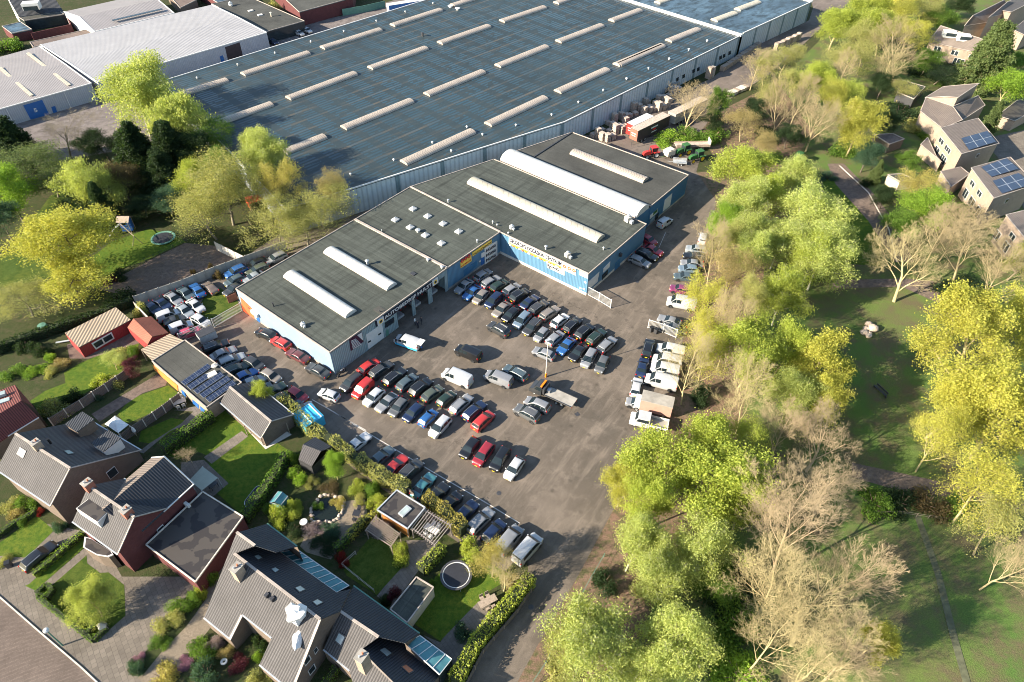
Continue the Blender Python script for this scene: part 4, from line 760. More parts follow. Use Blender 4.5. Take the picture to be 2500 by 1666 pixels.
def row(cr, desc, group, s_):
    """every line: front x y, rear x y (bumper middles in that crop), colour, kind, optional own label"""
    items = [i.strip() for i in s_.strip().split('\n')]; L_ = []
    for it in items:
        a, _, lab = it.partition('#'); p = a.split(); L_.append(([float(t) for t in p[:4]], p[4], ' '.join(p[5:]), lab.strip()))
    for i, (v, c_, k, lab) in enumerate(L_):
        f, r_ = cr(v[0], v[1], .6), cr(v[2], v[3], .6); d = f-r_; yaw = math.atan2(d.y, d.x); mid = (f+r_)/2
        if not lab:
            nb = [cword(L_[j][1], L_[j][2]) for j in (i-1, i+1) if 0 <= j < len(L_)]
            lab = cword(c_, k)+(' between '+nb[0]+' and '+nb[1] if len(nb) == 2 else ' at the '+('start' if i == 0 else 'end')+' beside '+nb[0])+' in '+desc
        vehicle(k, c_, mid, yaw, lab, group)
row(kC, 'upper row', 'cars in the double row by the workshop corner', '''
580 190 365 340 red hatchback # bright red hatchback nearest the workshop wall in the rear of the double row
755 235 535 390 charcoal estate
965 310 710 510 black estate
1135 390 885 590 slate hatchback
1340 460 1070 675 black suv
1480 570 1260 730 olive hatchback
1670 640 1465 810 green small hatchback
1910 680 1645 920 silver estate
2100 780 1830 1010 navy estate
2215 920 1965 1155 red mpv # red boxy people carrier with black sunroof ending the double row''')
row(kC, 'lower row', 'cars in the double row by the workshop corner', '''
110 590 340 395 charcoal mpv
265 700 500 480 red small van
420 805 655 590 white hatchback
580 905 860 650 silver coupe
780 965 1000 720 grey hatchback
980 1035 1220 800 navy hatchback
1420 890 1200 1105 blue small hatchback
1345 1265 1605 980 white mpv # white people carrier at the near end of the double row''')
row(kE, 'garden hedge row', 'cars backed against the garden hedge', '''
160 150 -30 300 white coupe # white coupe parked alone by the hedge next to the white line
400 305 215 455 slate saloon
565 370 370 560 red coupe
715 440 525 620 charcoal suv
845 580 670 780 teal saloon
985 690 800 870 black saloon
1120 790 965 945 black hatchback
1290 880 1110 1060 navy saloon
1470 950 1260 1160 silver estate
1590 1080 1420 1260 navy hatchback
1780 1130 1560 1400 silver panel van
1985 1220 1740 1500 white camper van''')
row(kE, 'group of four', 'four cars parked in the open yard', '''
1180 370 1320 190 black hatchback
1320 455 1470 250 crimson mpv
1490 530 1650 280 black mpv
1650 600 1790 400 white hatchback''')
row(kD, 'back row', 'cars in the long double row before the blue hall', '''
610 165 430 280 silver hatchback # silver hatchback standing directly under the blue showroom wall
715 250 520 370 silver estate
820 300 635 410 green hatchback
970 350 800 460 silver hatchback
1075 430 900 540 black suv
1200 500 1030 630 navy saloon
1320 570 1140 700 charcoal estate
1470 640 1270 775 beige estate
1590 735 1415 870 white hatchback
1745 780 1575 940 black estate
1920 860 1710 1035 black suv
2060 930 1870 1090 green estate
2190 1030 2010 1195 silver estate''')
row(kD, 'front row', 'cars in the long double row before the blue hall', '''
185 440 370 290 silver saloon
300 510 460 375 blue saloon
420 570 560 430 beige hatchback
560 640 750 460 navy mpv
660 745 855 570 beige saloon
785 805 960 650 black hatchback
930 890 1105 710 steel mpv
1050 980 1240 790 charcoal estate
1195 1055 1335 910 silver small hatchback
1530 950 1350 1105 silver hatchback
1490 1220 1670 1030 blue saloon
1645 1305 1820 1110 black saloon
1810 1385 1930 1190 silver mpv
1985 1465 2090 1255 grey hatchback''')
row(kD, 'yard', 'cars left loose in the middle of the yard', '''
600 850 835 985 charcoal suv # dark grey estate standing crosswise before the double row near the blue hall
1160 1170 1430 1280 silver hatchback # silver hatchback standing crosswise under the tall lamp post''')
row(kF, 'yard', 'vans and cars in the middle of the yard', '''
335 210 520 290 black panel van # black panel van standing alone in the middle of the yard
235 385 460 480 white van # big white delivery van in the middle of the yard
550 400 745 475 silver panel van # silver panel van with roof rack beside a dark blue estate
685 345 860 440 slate estate # blue-grey estate tucked behind the silver panel van
850 590 1010 660 silver mpv # silver people carrier beside the flatbed truck
775 645 935 730 grey suv # dark metallic crossover nearest the camera beside the silver people carrier''')
row(kB, 'blue wall row', 'old cars parked along the painted blue wall', '''
870 165 1090 255 black hatchback
1080 280 1305 400 red hatchback
1300 450 1570 590 maroon old saloon
1560 650 1880 815 charcoal old saloon''')
row(kB, 'solar shed row', 'cars behind the shed with solar panels', '''
415 335 130 440 black estate
520 430 235 550 silver saloon
660 520 340 650 pale estate
690 660 440 770 green estate
800 750 570 860 blue saloon
930 840 670 950 pale saloon
1020 950 840 1050 slate small hatchback
1230 940 950 1100 green saloon
1280 1065 1080 1190 green small hatchback
1450 1150 1220 1280 slate estate
1580 1240 1350 1350 silver saloon''')
row(kB, 'the inner row', 'cars in the lane by the workshop', '''
915 690 715 575 charcoal hatchback # dark grey hatchback with red tail lights facing the workshop lane
1175 880 930 740 beige hatchback # beige hatchback parked in the lane behind the blue saloon
1550 1150 1310 1000 crimson hatchback # crimson hatchback with dark windscreen near the blue container
1750 1030 2000 1120 white small hatchback # small white hatchback alone in the lane by the workshop corner''')
row(kA, 'grass compound', 'old cars in the fenced grass compound', '''
290 960 90 820 navy saloon
420 890 250 765 navy coupe
590 830 390 680 silver saloon
740 740 590 620 slate saloon
760 560 890 710 blue saloon # blue saloon with bright red tail light on the compound grass
930 530 1090 670 bronze convertible # weathered brown open car on the compound grass
890 920 710 780 white saloon # whitish saloon in the middle of the compound grass
740 1000 555 850 pale saloon
990 1130 755 1000 white hatchback # white hatchback against the compound's slatted gate''')
row(kA, 'compound', 'old cars in the fenced grass compound', '''
560 940 270 1050 white small van # white car-derived van by the tall yellow fence beside the red sheds
660 1010 360 1110 charcoal convertible
740 1110 450 1220 white small van # white car-derived van with cream roof panel behind the pink car
850 1190 560 1290 pink hatchback # pinkish red hatchback behind the slatted fence''')
row(kA, 'corner', 'cars wedged between concrete wall and workshop', '''
1260 430 1490 330 blue suv
1540 310 1790 205 black hatchback
1830 230 2050 130 silver estate
1530 410 1820 290 olive estate
1500 510 1740 400 pale saloon
1230 560 1480 440 slate hatchback
1240 680 1460 550 charcoal saloon''')
row(kG, 'shadow', 'cars in the shadow of the sales hall', '''
640 225 525 300 white small van # white and green small van parked under the green sign
470 465 365 405 crimson hatchback
540 570 385 500 crimson saloon
490 620 320 550 black estate
430 690 235 610 silver estate''')
row(kG, 'tree row', 'cars in the row under the trees', '''
970 370 945 480 white small van # white van parked on its own beyond the tree row
820 525 975 550 pale suv
790 590 970 610 black estate
760 660 945 680 silver saloon
740 720 900 730 steel hatchback
705 795 870 810 slate saloon''')
row(kH, 'trees', 'cars half hidden under the yellow-green trees', '''
570 260 740 290 purple hatchback # purple red hatchback half under the yellow-green tree
545 395 780 440 white van # white van mostly hidden under the yellow-green tree
465 560 625 610 silver coupe # silver coupe just behind the white slatted gate
500 650 680 680 grey saloon # grey car behind the white slatted gate under the trees''')
row(kI, 'kerb', 'cars and vans parked at the tree line', '''
325 50 290 190 black suv # black crossover with yellow rear plate at the tree line
275 215 235 365 navy saloon # navy saloon behind the black crossover at the tree line
215 405 185 535 white hatchback # white hatchback end on at the tree line behind the navy saloon
120 600 290 640 silver small hatchback # small silver car with black windscreen behind the white pickup
400 115 620 165 white panel van
365 215 590 265 white camper van # white van with faded roof second in the van line
340 290 575 340 white panel van
310 400 540 460 white van''')
row(b0, 'drive', None, '''
455 425 195 625 black estate # black estate car on the front drive of the brown brick house''') if False else None
f_, r_ = b0(450, 430, .6), b0(200, 640, .6); d = f_-r_; vehicle('estate', 'black', (f_+r_)/2, math.atan2(d.y, d.x), 'black estate car on the paved front drive beside a clipped hedge', 'cars parked at the houses and offices')
for x0, y0, x1, y1, c_, lab in ((2185, 255, 2110, 225, 'white', 'white car in the nearer bay by the low office'), (2240, 235, 2170, 205, 'white', 'white car in the farther bay by the low office'), (1995, 320, 1935, 285, 'navy', 'navy car parked at the corner of the white shed')):
    f_, r_ = k1(x0, y0, .6), k1(x1, y1, .6); d = f_-r_; vehicle('hatchback', c_, (f_+r_)/2, math.atan2(d.y, d.x), lab, 'cars parked at the houses and offices')
# --- special vehicles
def wheels(parent, L_, y, r, xs, rim='alloy'):
    for x in xs:
        for s_ in (1, -1):
            mb = MB(); A_ = (0, s_, 0); c_ = Vector((x, s_*y, r)); mb.lathe(c_, [(.01, -.1), (r-.04, -.1), (r, -.05), (r, .06), (r*.6, .1)], 14, 'rubber', ax=A_); mb.lathe(c_, [(r*.6, .1), (r*.5, .07), (.01, .09)], 12, rim, ax=A_)
            o = bpy.data.objects.new('wheel', mb.mesh('wheel', smooth=40)); C.objects.link(o); o.parent = parent
def addp(parent, name, mb, smooth=None, col=None):
    o = bpy.data.objects.new(name, mb.mesh(name, smooth=smooth)); C.objects.link(o); o.parent = parent
    if col: o.color = (*COL[col], 1)
    return o
def placed(name, label, cat, f, r_, group=None):
    d = f-r_; m_ = (f+r_)/2; e = thing(name, label, cat, (m_.x, m_.y, 0), group); e.rotation_euler = (0, 0, math.atan2(d.y, d.x)); e['_o'] = (0, 0, 0); return e
def cab(mb, x0, x1, W, H, col='car_paint', hood=True):
    prof = [(x1, .35), (x1, .9), (x1-.15, 1.15), (x1-.75, 1.3), (x1-1.25, H-.06), (x1-1.6, H), (x0, H), (x0, .35)] if hood else [(x1, .35), (x1, 1.0), (x1-.35, H), (x0, H), (x0, .35)]
    vs = [Vector((x, s_*W/2*(1 if z < 1.3 else .9), z)) for s_ in (1, -1) for x, z in prof]; n = len(prof)
    mb.faces(vs, [tuple(range(n)), tuple(range(2*n-1, n-1, -1))]+[(i, n+i, n+(i+1) % n, (i+1) % n) for i in range(n)], col)
    a, b_ = (prof[3], prof[4]) if hood else (prof[1], prof[2]); w_ = W*.42
    def q(p, k): return Vector((p[0]+.02, k*w_*.95, p[1]+.02))
    lo = (a[0]*.9+b_[0]*.1, a[1]*.9+b_[1]*.1); hi = (a[0]*.1+b_[0]*.9, a[1]*.1+b_[1]*.9)
    g = MB(); g.face([q(lo, 1), q(lo, -1), q(hi, -1), q(hi, 1)], 'car_glass'); g2 = []
    for s_ in (1, -1):
        h = MB(); xx = b_[0]-.1; h.face([Vector((xx+.35, s_*(W/2*.95+.02), 1.35)), Vector((xx, s_*(W/2*.9+.03), H-.15)), Vector((x0+.15, s_*(W/2*.9+.03), H-.15)), Vector((x0+.15, s_*(W/2*.95+.02), 1.35))][::s_], 'car_glass'); g2.append(h)
    return g, g2
def lights(e, x1, x0, W, z=.75):
    for s_ in (1, -1):
        mb = MB(); mb.blob((x1-.05, s_*W*.38, z), (.1, .18, .12), 'lamp_clear', 1, 8, 4, 0); addp(e, 'headlight', mb, 60); mb = MB(); mb.box((x0, s_*W*.4, z), (.06, .2, .14), 'lamp_red'); addp(e, 'tail_light', mb)
# flatbed recovery truck
e = placed('flatbed_truck', 'recovery truck with dark cab, orange beacon bar and empty grey flatbed', 'truck', kF(885, 480, .6), kF(1205, 625, .6)); mb = MB(); L2 = 3.9
g, gs_ = cab(mb, 1.6, 3.9, 2.1, 2.2); mb.box((-.6, 0, .55), (6.2, .9, .25), 'dark_metal'); addp(e, 'cab', mb, None, 'charcoal'); addp(e, 'windscreen', g); [addp(e, 'side_window', h) for h in gs_]
mb = MB(); mb.box((-1.5, 0, .98), (4.9, 2.2, .14), 'concrete'); mb.box((-1.5, 1.1, 1.06), (4.9, .08, .16), 'dark_metal'); mb.box((-1.5, -1.1, 1.06), (4.9, .08, .16), 'dark_metal'); addp(e, 'flatbed', mb)
mb = MB(); mb.box((1.25, 0, 1.5), (.3, 2.0, 1.2), 'dark_metal'); mb.box((.7, 0, 1.3), (.6, .7, .5), 'metal'); addp(e, 'winch', mb); mb = MB(); mb.box((1.75, 0, 2.32), (.3, 1.6, .18), 'orange_beacon'); addp(e, 'beacon_bar', mb); wheels(e, 7, .92, .38, (2.9, -1.2, -2.1)); lights(e, 3.9, -3.95, 2.0)
# white double cab pickup
def pickup(label, f, r_, col, group=None):
    e = placed('pickup_truck', label, 'truck', f, r_, group); mb = MB(); g, gs_ = cab(mb, -.3, 2.8, 2.0, 2.1); mb.box((0, 0, .45), (5.2, 1.2, .2), 'dark_metal'); addp(e, 'cab', mb, None, col); addp(e, 'windscreen', g); [addp(e, 'side_window', h) for h in gs_]
    mb = MB(); mb.box((-1.75, 0, .82), (2.8, 2.0, .08), 'concrete'); mb.box((-1.75, 1.0, 1.05), (2.8, .06, .45), 'white_paint'); mb.box((-1.75, -1.0, 1.05), (2.8, .06, .45), 'white_paint'); mb.box((-3.13, 0, 1.05), (.06, 2.0, .45), 'white_paint'); addp(e, 'load_bed', mb); wheels(e, 6, .9, .36, (2.0, -1.7)); lights(e, 2.8, -3.15, 1.9); return e
pickup('white double cab pickup with dropside bed, nearest vehicle of the tree row', kI(110, 745, .6), kI(500, 835, .6), 'white')
# box truck with red side
e = placed('box_truck', 'box body truck with grey roof and faded red side next to the white pickup', 'truck', kI(250, 615, 1), kI(510, 680, 1)); mb = MB(); mb.box((0, 0, 1.75), (5.0, 2.3, 2.3), 'any_paint'); mb.box((0, 0, 2.93), (5.04, 2.34, .08), 'concrete'); addp(e, 'box_body', mb, None, 'crimson').color = (.42, .24, .19, 1)
mb = MB(); mb.box((0, 0, .5), (5.2, 1.0, .2), 'dark_metal'); mb.box((2.9, 0, 1.2), (1.0, 1.9, 1.4), 'white_paint'); addp(e, 'cab', mb); wheels(e, 5, .95, .38, (2.9, -1.4))
# trailers
def trailer(label, f, r_, W, H, side, roof, front=None, name='box_trailer', z0=1.0):
    e = placed(name, label, 'trailer', f, r_); L_ = (Vector(f.xy)-Vector(r_.xy)).length; mb = MB(); mb.box((0, 0, (H+z0)/2), (L_, W, H-z0), side); b_ = addp(e, 'box_body', mb); mb = MB(); mb.box((0, 0, H+.03), (L_, W, .06), roof); addp(e, 'roof', mb)
    if front: mb = MB(); mb.box((-L_/2-.02, 0, (H+z0)/2), (.04, W*.96, (H-z0)*.96), front); mb.box((-L_/2-.05, 0, z0+(H-z0)*.62), (.03, W*.6, .22), 'white_paint'); mb.box((-L_/2-.05, 0, z0+(H-z0)*.42), (.03, W*.5, .16), 'white_paint'); addp(e, 'rear_door', mb)
    mb = MB(); mb.box((0, 0, z0-.15), (L_*.96, 1.0, .2), 'dark_metal'); addp(e, 'chassis', mb); wheels(e, L_, W*.4, min(.48, z0*.48), (-L_*.33, -L_*.22) if L_ > 5 else (-L_*.1,)); return e, L_
e, L_ = trailer('long dark trailer with weathered roof and orange rear door among the pallets', kT(655, 260, 3.9), kT(395, 385, 3.9), 2.5, 3.9, 'brown_door', 'pallet_wood', 'brick_orange')
N_ = Vector((0, -1, 0)); mb = MB(); mb.box((.2, -1.27, 2.9), (2.6, .03, .35), 'white_paint'); mb.box((.2, -1.27, 2.3), (1.2, .03, .5), 'sign_red'); mb.box((.2, -1.27, 1.7), (2.0, .03, .2), 'white_paint'); addp(e, 'side_marking', mb)
trailer('red and white trailer with clean white roof behind the dark trailer', kT(525, 268, 3.9), kT(365, 345, 3.9), 2.5, 3.9, 'red_paint', 'white_paint', 'red_paint')
trailer('long flat roofed trailer behind the dark trailer under the bare tree', kT(960, 130, 3.6), kT(700, 255, 3.6), 2.5, 3.6, 'concrete', 'pallet_wood')
trailer('grey box trailer with flat roof parked against the compound gate', kA(820, 1275, 2.0), kA(1050, 1170, 2.0), 1.9, 2.0, 'galvanised', 'dark_metal', z0=.5)
trailer('blue and white curtain trailer parked at the top edge behind the fence', k12(690, -5, 3.8), k12(430, 35, 3.8), 2.5, 3.8, 'blue_door', 'white_paint', 'white_paint')
# blue skip
e = placed('blue_container', 'bright blue open container with roof ribs beside the garden hedge', 'container', kB(1520, 1300, 2.0), kB(1640, 1420, 2.0)); mb = MB(); L_, W_ = 3.6, 3.2
for y, lx, ly in ((W_/2, L_, .1), (-W_/2, L_, .1)): mb.box((0, y, 1.1), (lx, ly, 2.0), 'teal_paint')
for x in (L_/2, -L_/2): mb.box((x, 0, 1.1), (.1, W_, 2.0), 'teal_paint')
mb.box((0, 0, .2), (L_, W_, .2), 'teal_paint'); mb.box((0, 0, 2.0), (L_-.1, W_-.1, .06), 'teal_paint'); addp(e, 'body', mb)
for i in range(4): mb = MB(); mb.box((0, -W_/2+.3+i*(W_-.6)/3, 2.1), (L_, .14, .14), 'white_paint' if i in (0, 2) else 'teal_paint'); addp(e, 'rib', mb)
# tractors
def tractor(label, f, r_, body, rim):
    e = placed('tractor', label, 'tractor', f, r_, 'tractors parked behind the rear hall'); mb = MB()
    prof = [(2.2, .9), (2.15, 1.5), (1.6, 1.75), (.3, 1.85), (.3, .9)]; vs = [Vector((x, s_*.42, z)) for s_ in (1, -1) for x, z in prof]; n = 5
    mb.faces(vs, [tuple(range(n)), tuple(range(9, 4, -1))]+[(i, n+i, n+(i+1) % n, (i+1) % n) for i in range(n)], body); mb.box((.3, 0, .8), (3.2, .5, .4), 'dark_metal'); addp(e, 'bonnet', mb)
    mb = MB(); mb.box((-.6, 0, 1.9), (1.5, 1.3, 1.3), 'glass'); mb.box((-.6, 0, 2.62), (1.7, 1.5, .14), body)
    for x in (.15, -1.35):
        for s_ in (1, -1): mb.box((x, s_*.66, 1.9), (.1, .1, 1.4), body)
    addp(e, 'cab', mb)
    for s_ in (1, -1): mb = MB(); mb.box((-1.0, s_*.95, 1.55), (1.6, .5, .1), body); addp(e, 'mudguard', mb)
    wheels(e, 4, .95, .85, (-1.0,), rim); wheels(e, 4, .85, .58, (1.5,), rim); mb = MB(); mb.tube((1.0, .3, 1.8), (1.0, .3, 2.6), .05, .05, 6, 'dark_metal'); addp(e, 'exhaust', mb); return e
tractor('green tractor with yellow wheels standing farther back beside the flat trailer', kT(735, 575, 1), kT(845, 545, 1), 'green_paint', 'yellow_paint')
tractor('green tractor with yellow wheels nearest the grey car trailer', kT(835, 625, 1), kT(965, 595, 1), 'green_paint', 'yellow_paint')
tractor('red tractor with white wheels next to the pallet yard', kT(470, 590, 1), kT(590, 570, 1), 'red_paint', 'white_paint')
tractor('green tractor working alone on the red path between the trees', c3(1035, 935, 1), c3(1065, 905, 1), 'green_paint', 'green_paint')
e = placed('baler', 'pale green box baler behind the red tractor', 'machine', kT(640, 590, 1), kT(710, 565, 1)); mb = MB(); mb.box((0, 0, 1.3), (2.4, 1.9, 1.3), 'cream_paint'); mb.box((-.2, 0, 2.0), (1.6, 1.6, .3), 'pale_concrete'); addp(e, 'body', mb); wheels(e, 3, .95, .4, (0,)); mb = MB(); mb.bar((1.2, 0, .6), (2.6, 0, .6), .12, .12, 'green_paint'); addp(e, 'drawbar', mb)
e = placed('car_trailer', 'low grey twin axle trailer with mesh sides in front of the green tractors', 'trailer', kT(705, 640, .7), kT(820, 650, .7)); mb = MB(); mb.box((0, 0, .6), (3.2, 1.7, .1), 'galvanised')
for y in (.85, -.85):
    for z in (.8, 1.1): mb.box((0, y, z), (3.2, .05, .1), 'galvanised')
    for x in (-1.6, -.5, .5, 1.6): mb.box((x, y, .85), (.06, .06, .6), 'galvanised')
addp(e, 'load_bed', mb); wheels(e, 3, .9, .3, (-.35, .35)); mb = MB(); mb.bar((1.6, 0, .5), (2.9, 0, .5), .08, .08, 'galvanised'); addp(e, 'drawbar', mb)
e = placed('flat_trailer', 'long wooden farm trailer with raised tailboard behind the green tractors', 'trailer', kT(735, 510, 1.2), kT(990, 505, 1.2)); L_ = 8.5; mb = MB(); mb.box((0, 0, 1.1), (L_, 2.3, .15), 'pallet_wood'); mb.box((0, 1.15, 1.4), (L_, .06, .6), 'timber'); mb.box((0, -1.15, 1.3), (L_, .06, .35), 'timber'); mb.box((-L_/2, 0, 1.9), (.08, 2.3, 1.5), 'pale_concrete'); addp(e, 'load_bed', mb); wheels(e, 8, .95, .42, (-1.5, -2.6, 3))
# motorcycle by the workshop corner
e = placed('motorcycle', 'silver motorcycle leaning at the workshop corner', 'motorcycle', kC(110, 310, .5), kC(45, 375, .5)); mb = MB(); mb.box((0, 0, .65), (.9, .25, .35), 'dark_metal'); mb.blob((.15, 0, .85), (.32, .16, .16), 'metal', 3); mb.box((-.45, 0, .85), (.6, .24, .1), 'black'); mb.bar((.5, -.35, 1.05), (.5, .35, 1.05), .04, .04, 'metal'); mb.bar((.5, 0, 1.05), (.75, 0, .35), .06, .06, 'metal'); addp(e, 'frame', mb)
for x in (.75, -.7): mb = MB(); mb.lathe((x, -.06, .32), [(.2, 0), (.32, 0), (.32, .12), (.2, .12)], 14, 'rubber', 'y'); mb.lathe((x, -.03, .32), [(.01, 0), (.2, 0), (.2, .06), (.01, .06)], 10, 'alloy', 'y'); addp(e, 'wheel', mb, 40)
# white and teal van with open doors and its minders
f_, r_ = w1(1625, 1275, .7), w1(1868, 1360, .7); d = f_-r_
sv = vehicle('panel van', 'white', (f_+r_)/2, math.atan2(d.y, d.x), 'white and teal service van with open rear door in front of the workshop', None)
mb = MB()
for s_ in (1, -1): mb.box((-.2, s_*.965, .52), (4.3, .03, .4), 'teal_paint')
addp(sv, 'side_stripe', mb); mb = MB(); mb.box((-2.75, 0, 1.9), (1.0, 1.5, .06), 'white_paint'); addp(sv, 'tailgate', mb); mb = MB(); mb.box((.25, -1.0, 1.1), (1.1, .04, 1.2), 'black'); addp(sv, 'open_doorway', mb)  # flat black panel painted in for the dark inside the doorway
# ------------------------------------------------------------------ houses
def SP(cr, P0, az, pitch):      # sloping roof plane rising towards az from P0
    a, tp = R(az), math.tan(R(pitch)); N_ = Vector((-math.sin(a)*tp, -math.cos(a)*tp, 1)).normalized()
    return lambda s_: [cr.pl(*[float(t) for t in q.split()], P0, N_) for q in s_.split(',')]
def roofpoly(t, polys, mat, th=.16, edge=None, name='roof'):
    mb = MB()
    for p in polys: mb.slab(p, th, mat)
    rf = mb.build(name, t)
    if edge:
        mb = MB()
        for p in edge[1:]:
            for i in range(len(p)-1): mb.bar(p[i], p[i+1], .16, .12, edge[0])
        mb.build('roof_edge', rf)
    return rf
def dropw(t, edges, mat, name='wall'):
    mb = MB()
    for e in edges:
        for p, q in zip(e, e[1:]):
            d = Vector((0, 0, .17)); mb.face([Vector((p.x, p.y, 0)), Vector((q.x, q.y, 0)), q-d, p-d], mat)
    return mb.build(name, t)
def agable(name, label, f0, f1, wf, zr, wt_, zb, roof, wall, cat='house'):
    d = (f1-f0).normalized(); n = Vector((-d.y, d.x, 0)); ze = f0.z
    r0, r1, k0, k1_ = f0+n*wf, f1+n*wf, f0+n*wt_, f1+n*wt_; r0.z = r1.z = zr; k0.z = k1_.z = zb
    t = thing(name, label, cat, Vector((*((f0+f1)/2+n*wt_/2).xy, 0)))
    rf = roofpoly(t, [[f0, f1, r1, r0], [r0, r1, k1_, k0]], roof, .16, ('galvanised', [f0, f1], [k0, k1_])); mb = MB(); mb.bar(r0, r1, .3, .14, 'trim'); mb.bar(f1, r1, .14, .12, 'trim'); mb.bar(r1, k1_, .14, .12, 'trim'); mb.build('ridge', rf)
    s_ = Vector((0, 0, .17)); i_ = d*.12; g = lambda p: Vector((p.x, p.y, 0)); mb = MB(); e = n*.35; ee = Vector((0, 0, (zr-ze)/wf*.35))
    F0, F1, K0, K1 = f0+e+ee+i_, f1+e+ee-i_, k0-e+i_+Vector((0, 0, .1)), k1_-e-i_+Vector((0, 0, .1))
    mb.face([g(F0), g(F1), F1-s_, F0-s_], wall); mb.face([g(F1), g(K1), K1-s_, r1-i_-s_, F1-s_], wall); mb.face([g(K1), g(K0), K0-s_, K1-s_], wall); mb.face([g(K0), g(F0), F0-s_, r0+i_-s_, K0-s_], wall); mb.build('wall', t)
    return t, dict(f0=f0, f1=f1, r0=r0, r1=r1, k0=k0, k1=k1_, d=d, n=n, F1=F1, K1=K1, F0=F0, rf=rf, fp=(f0, (f1-f0).cross(r0-f0).normalized()), bp=(r0, (r1-r0).cross(k0-r0).normalized()))
def onroof(t, plane, cr, pts, mat, th=.08, frame='dark_metal', name='roof_window'):
    P0, N_ = plane; N_ = N_ if N_.z > 0 else -N_; q = [cr.pl(x, y, P0, N_) for x, y in pts]; c_ = sum(q, Vector())/len(q); mb = MB()
    mb.face([p+N_*th for p in q], frame)
    for i in range(len(q)): j = (i+1) % len(q); mb.face([q[i], q[j], q[j]+N_*th, q[i]+N_*th], frame)
    o = mb.build(name, t); mb = MB(); mb.face([c_+(p-c_)*.78+N_*(th+.015) for p in q], mat); mb.build('pane', o); return o
def chimney(t, p, z0, z1, w_=.9, az=31, mat='brick_sand', pots=2):
    mb = MB(); mb.box((p.x, p.y, (z0+z1)/2), (w_, w_*1.2, z1-z0), mat, R(-az)); mb.box((p.x, p.y, z1+.05), (w_*1.12, w_*1.32, .12), 'concrete', R(-az)); c_ = mb.build('chimney', t)
    for i in range(pots): mb = MB(); mb.tube((p.x+(i-.5)*.3, p.y+(i-.5)*.35, z1+.1), (p.x+(i-.5)*.3, p.y+(i-.5)*.35, z1+.45), .11, .1, 8, 'terracotta' if i else 'galvanised'); mb.build('chimney_pot', c_)
t, g = agable('brown_house', 'brown brick house with long asymmetric tiled roof, shaded behind and sunlit in front', m0(-30, 775, 5.2), m0(385, 1055, 5.2), 4.44, 8.3, 13.1, 2.2, 'roof_tile_grey', 'brick_brown')
chimney(t, m0(300, 610, 8.0), 7.6, 9.3, .9, 31, 'brick_sand'); onroof(t, g['fp'], m0, [(155, 600), (205, 632), (180, 690), (128, 655)], 'window_lit'); onroof(t, g['bp'], m0, [(482, 632), (530, 625), (575, 655), (520, 662)], 'window_lit')
mb = MB(); p = m0(390, 575, 7.5); mb.tube(p, p+Vector((0, 0, 1.0)), .16, .16, 8, 'black'); mb.build('flue', t)
for i, (x, y) in enumerate(((618, 420), (820, 565))):      # two dormers cut into the rear slope
    p = m0(x, y, 5.6); mb = MB(); zt = 5.9; mb.box((p.x, p.y, 4.9), (2.6, 2.6, 2.0), 'brick_brown' if i == 0 else 'white_paint', R(-31)); mb.box((p.x, p.y, zt+.05), (2.8, 2.8, .12), 'roof_tile_dark_shade', R(-31)); mb.build('dormer', t)
wg = wpl(g['F1'], g['K1']); windows(t, g, (g['F1'], g['K1']), [(8.2, 1.6, 1.4, 1.6)]); mb = MB(); q = [m0(545, 765, 5.2), m0(605, 755, 5.2), m0(672, 850, 4.6), m0(622, 882, 4.6)]; mb.slab(q, .08, 'conservatory_glass'); mb.build('glass_canopy', t)
# red brick house with its wing and garage
t, g = agable('red_house', 'red brick house with cross wing, two chimneys and sunlit striped front roof', m0(553, 1175, 5.2), m0(900, 1425, 5.2), 3.88, 8.45, 7.8, 5.2, 'roof_tile_grey', 'brick_red')
n_, d_ = g['n'], g['d']; RC, LC = m0(1485, 885, 5.33), m0(1170, 675, 5.33); ww = min((LC-RC).length, 9.2); mid = RC-d_*ww/2; zs = min((((m0(1262, 672, z/20)-mid).xy.length, z/20) for z in range(120, 200)))[1]; zs = max(7.6, min(zs, 9.0))
f0 = RC-n_*8.3; a0, a1 = Vector((*f0.xy, 5.3)), RC; r1_ = a1-d_*ww/2; r1_.z = zs; r0_ = a0-d_*ww/2-n_*1.2; r0_.z = zs-.1; kk0, kk1 = a0-d_*ww, a1-d_*ww
rw = roofpoly(t, [[a0, a1, r1_, r0_]], 'roof_tile_dark_shade'); roofpoly(t, [[r0_, r1_, kk1, kk0]], 'roof_tile_brown', .16, ('white_paint', [a0+n_*3.3, a1, r1_, kk1])); dropw(t, [[a0-d_*.2, a1-d_*.2-n_*.2, kk1+d_*.2-n_*.2, kk0]], 'brick_red')  # right slope gets a darker tile, its shade put into the colour
mb = MB(); i_ = n_*.2+Vector((0, 0, .17)); mb.face([a1-i_, r1_-i_, kk1-i_], 'brick_red'); mb.build('gable', t)
chimney(t, m0(690, 910, 8.3), 7.4, 9.4, .95, 31, 'brick_orange'); chimney(t, m0(980, 1110, 8.3), 7.4, 9.2, .95, 31, 'brick_orange')
windows(t, g, (g['F1'], g['K1']), [(5.3, 1.9, 1.0, 1.5)]); q = [m0(x, y, 7.6) for x, y in ((578, 1068), (700, 975), (842, 1080), (745, 1178))]; mb = MB(); mb.prism(q, 5.7, 7.5, 'white_paint', 'white_paint'); dm = mb.build('dormer', t); mb = MB(); mb.prism([sum(q, Vector())/4+(p-sum(q, Vector())/4)*.93 for p in q], 7.5, 7.58, 'trim', 'roof_patchy'); mb.build('dormer_roof', dm)
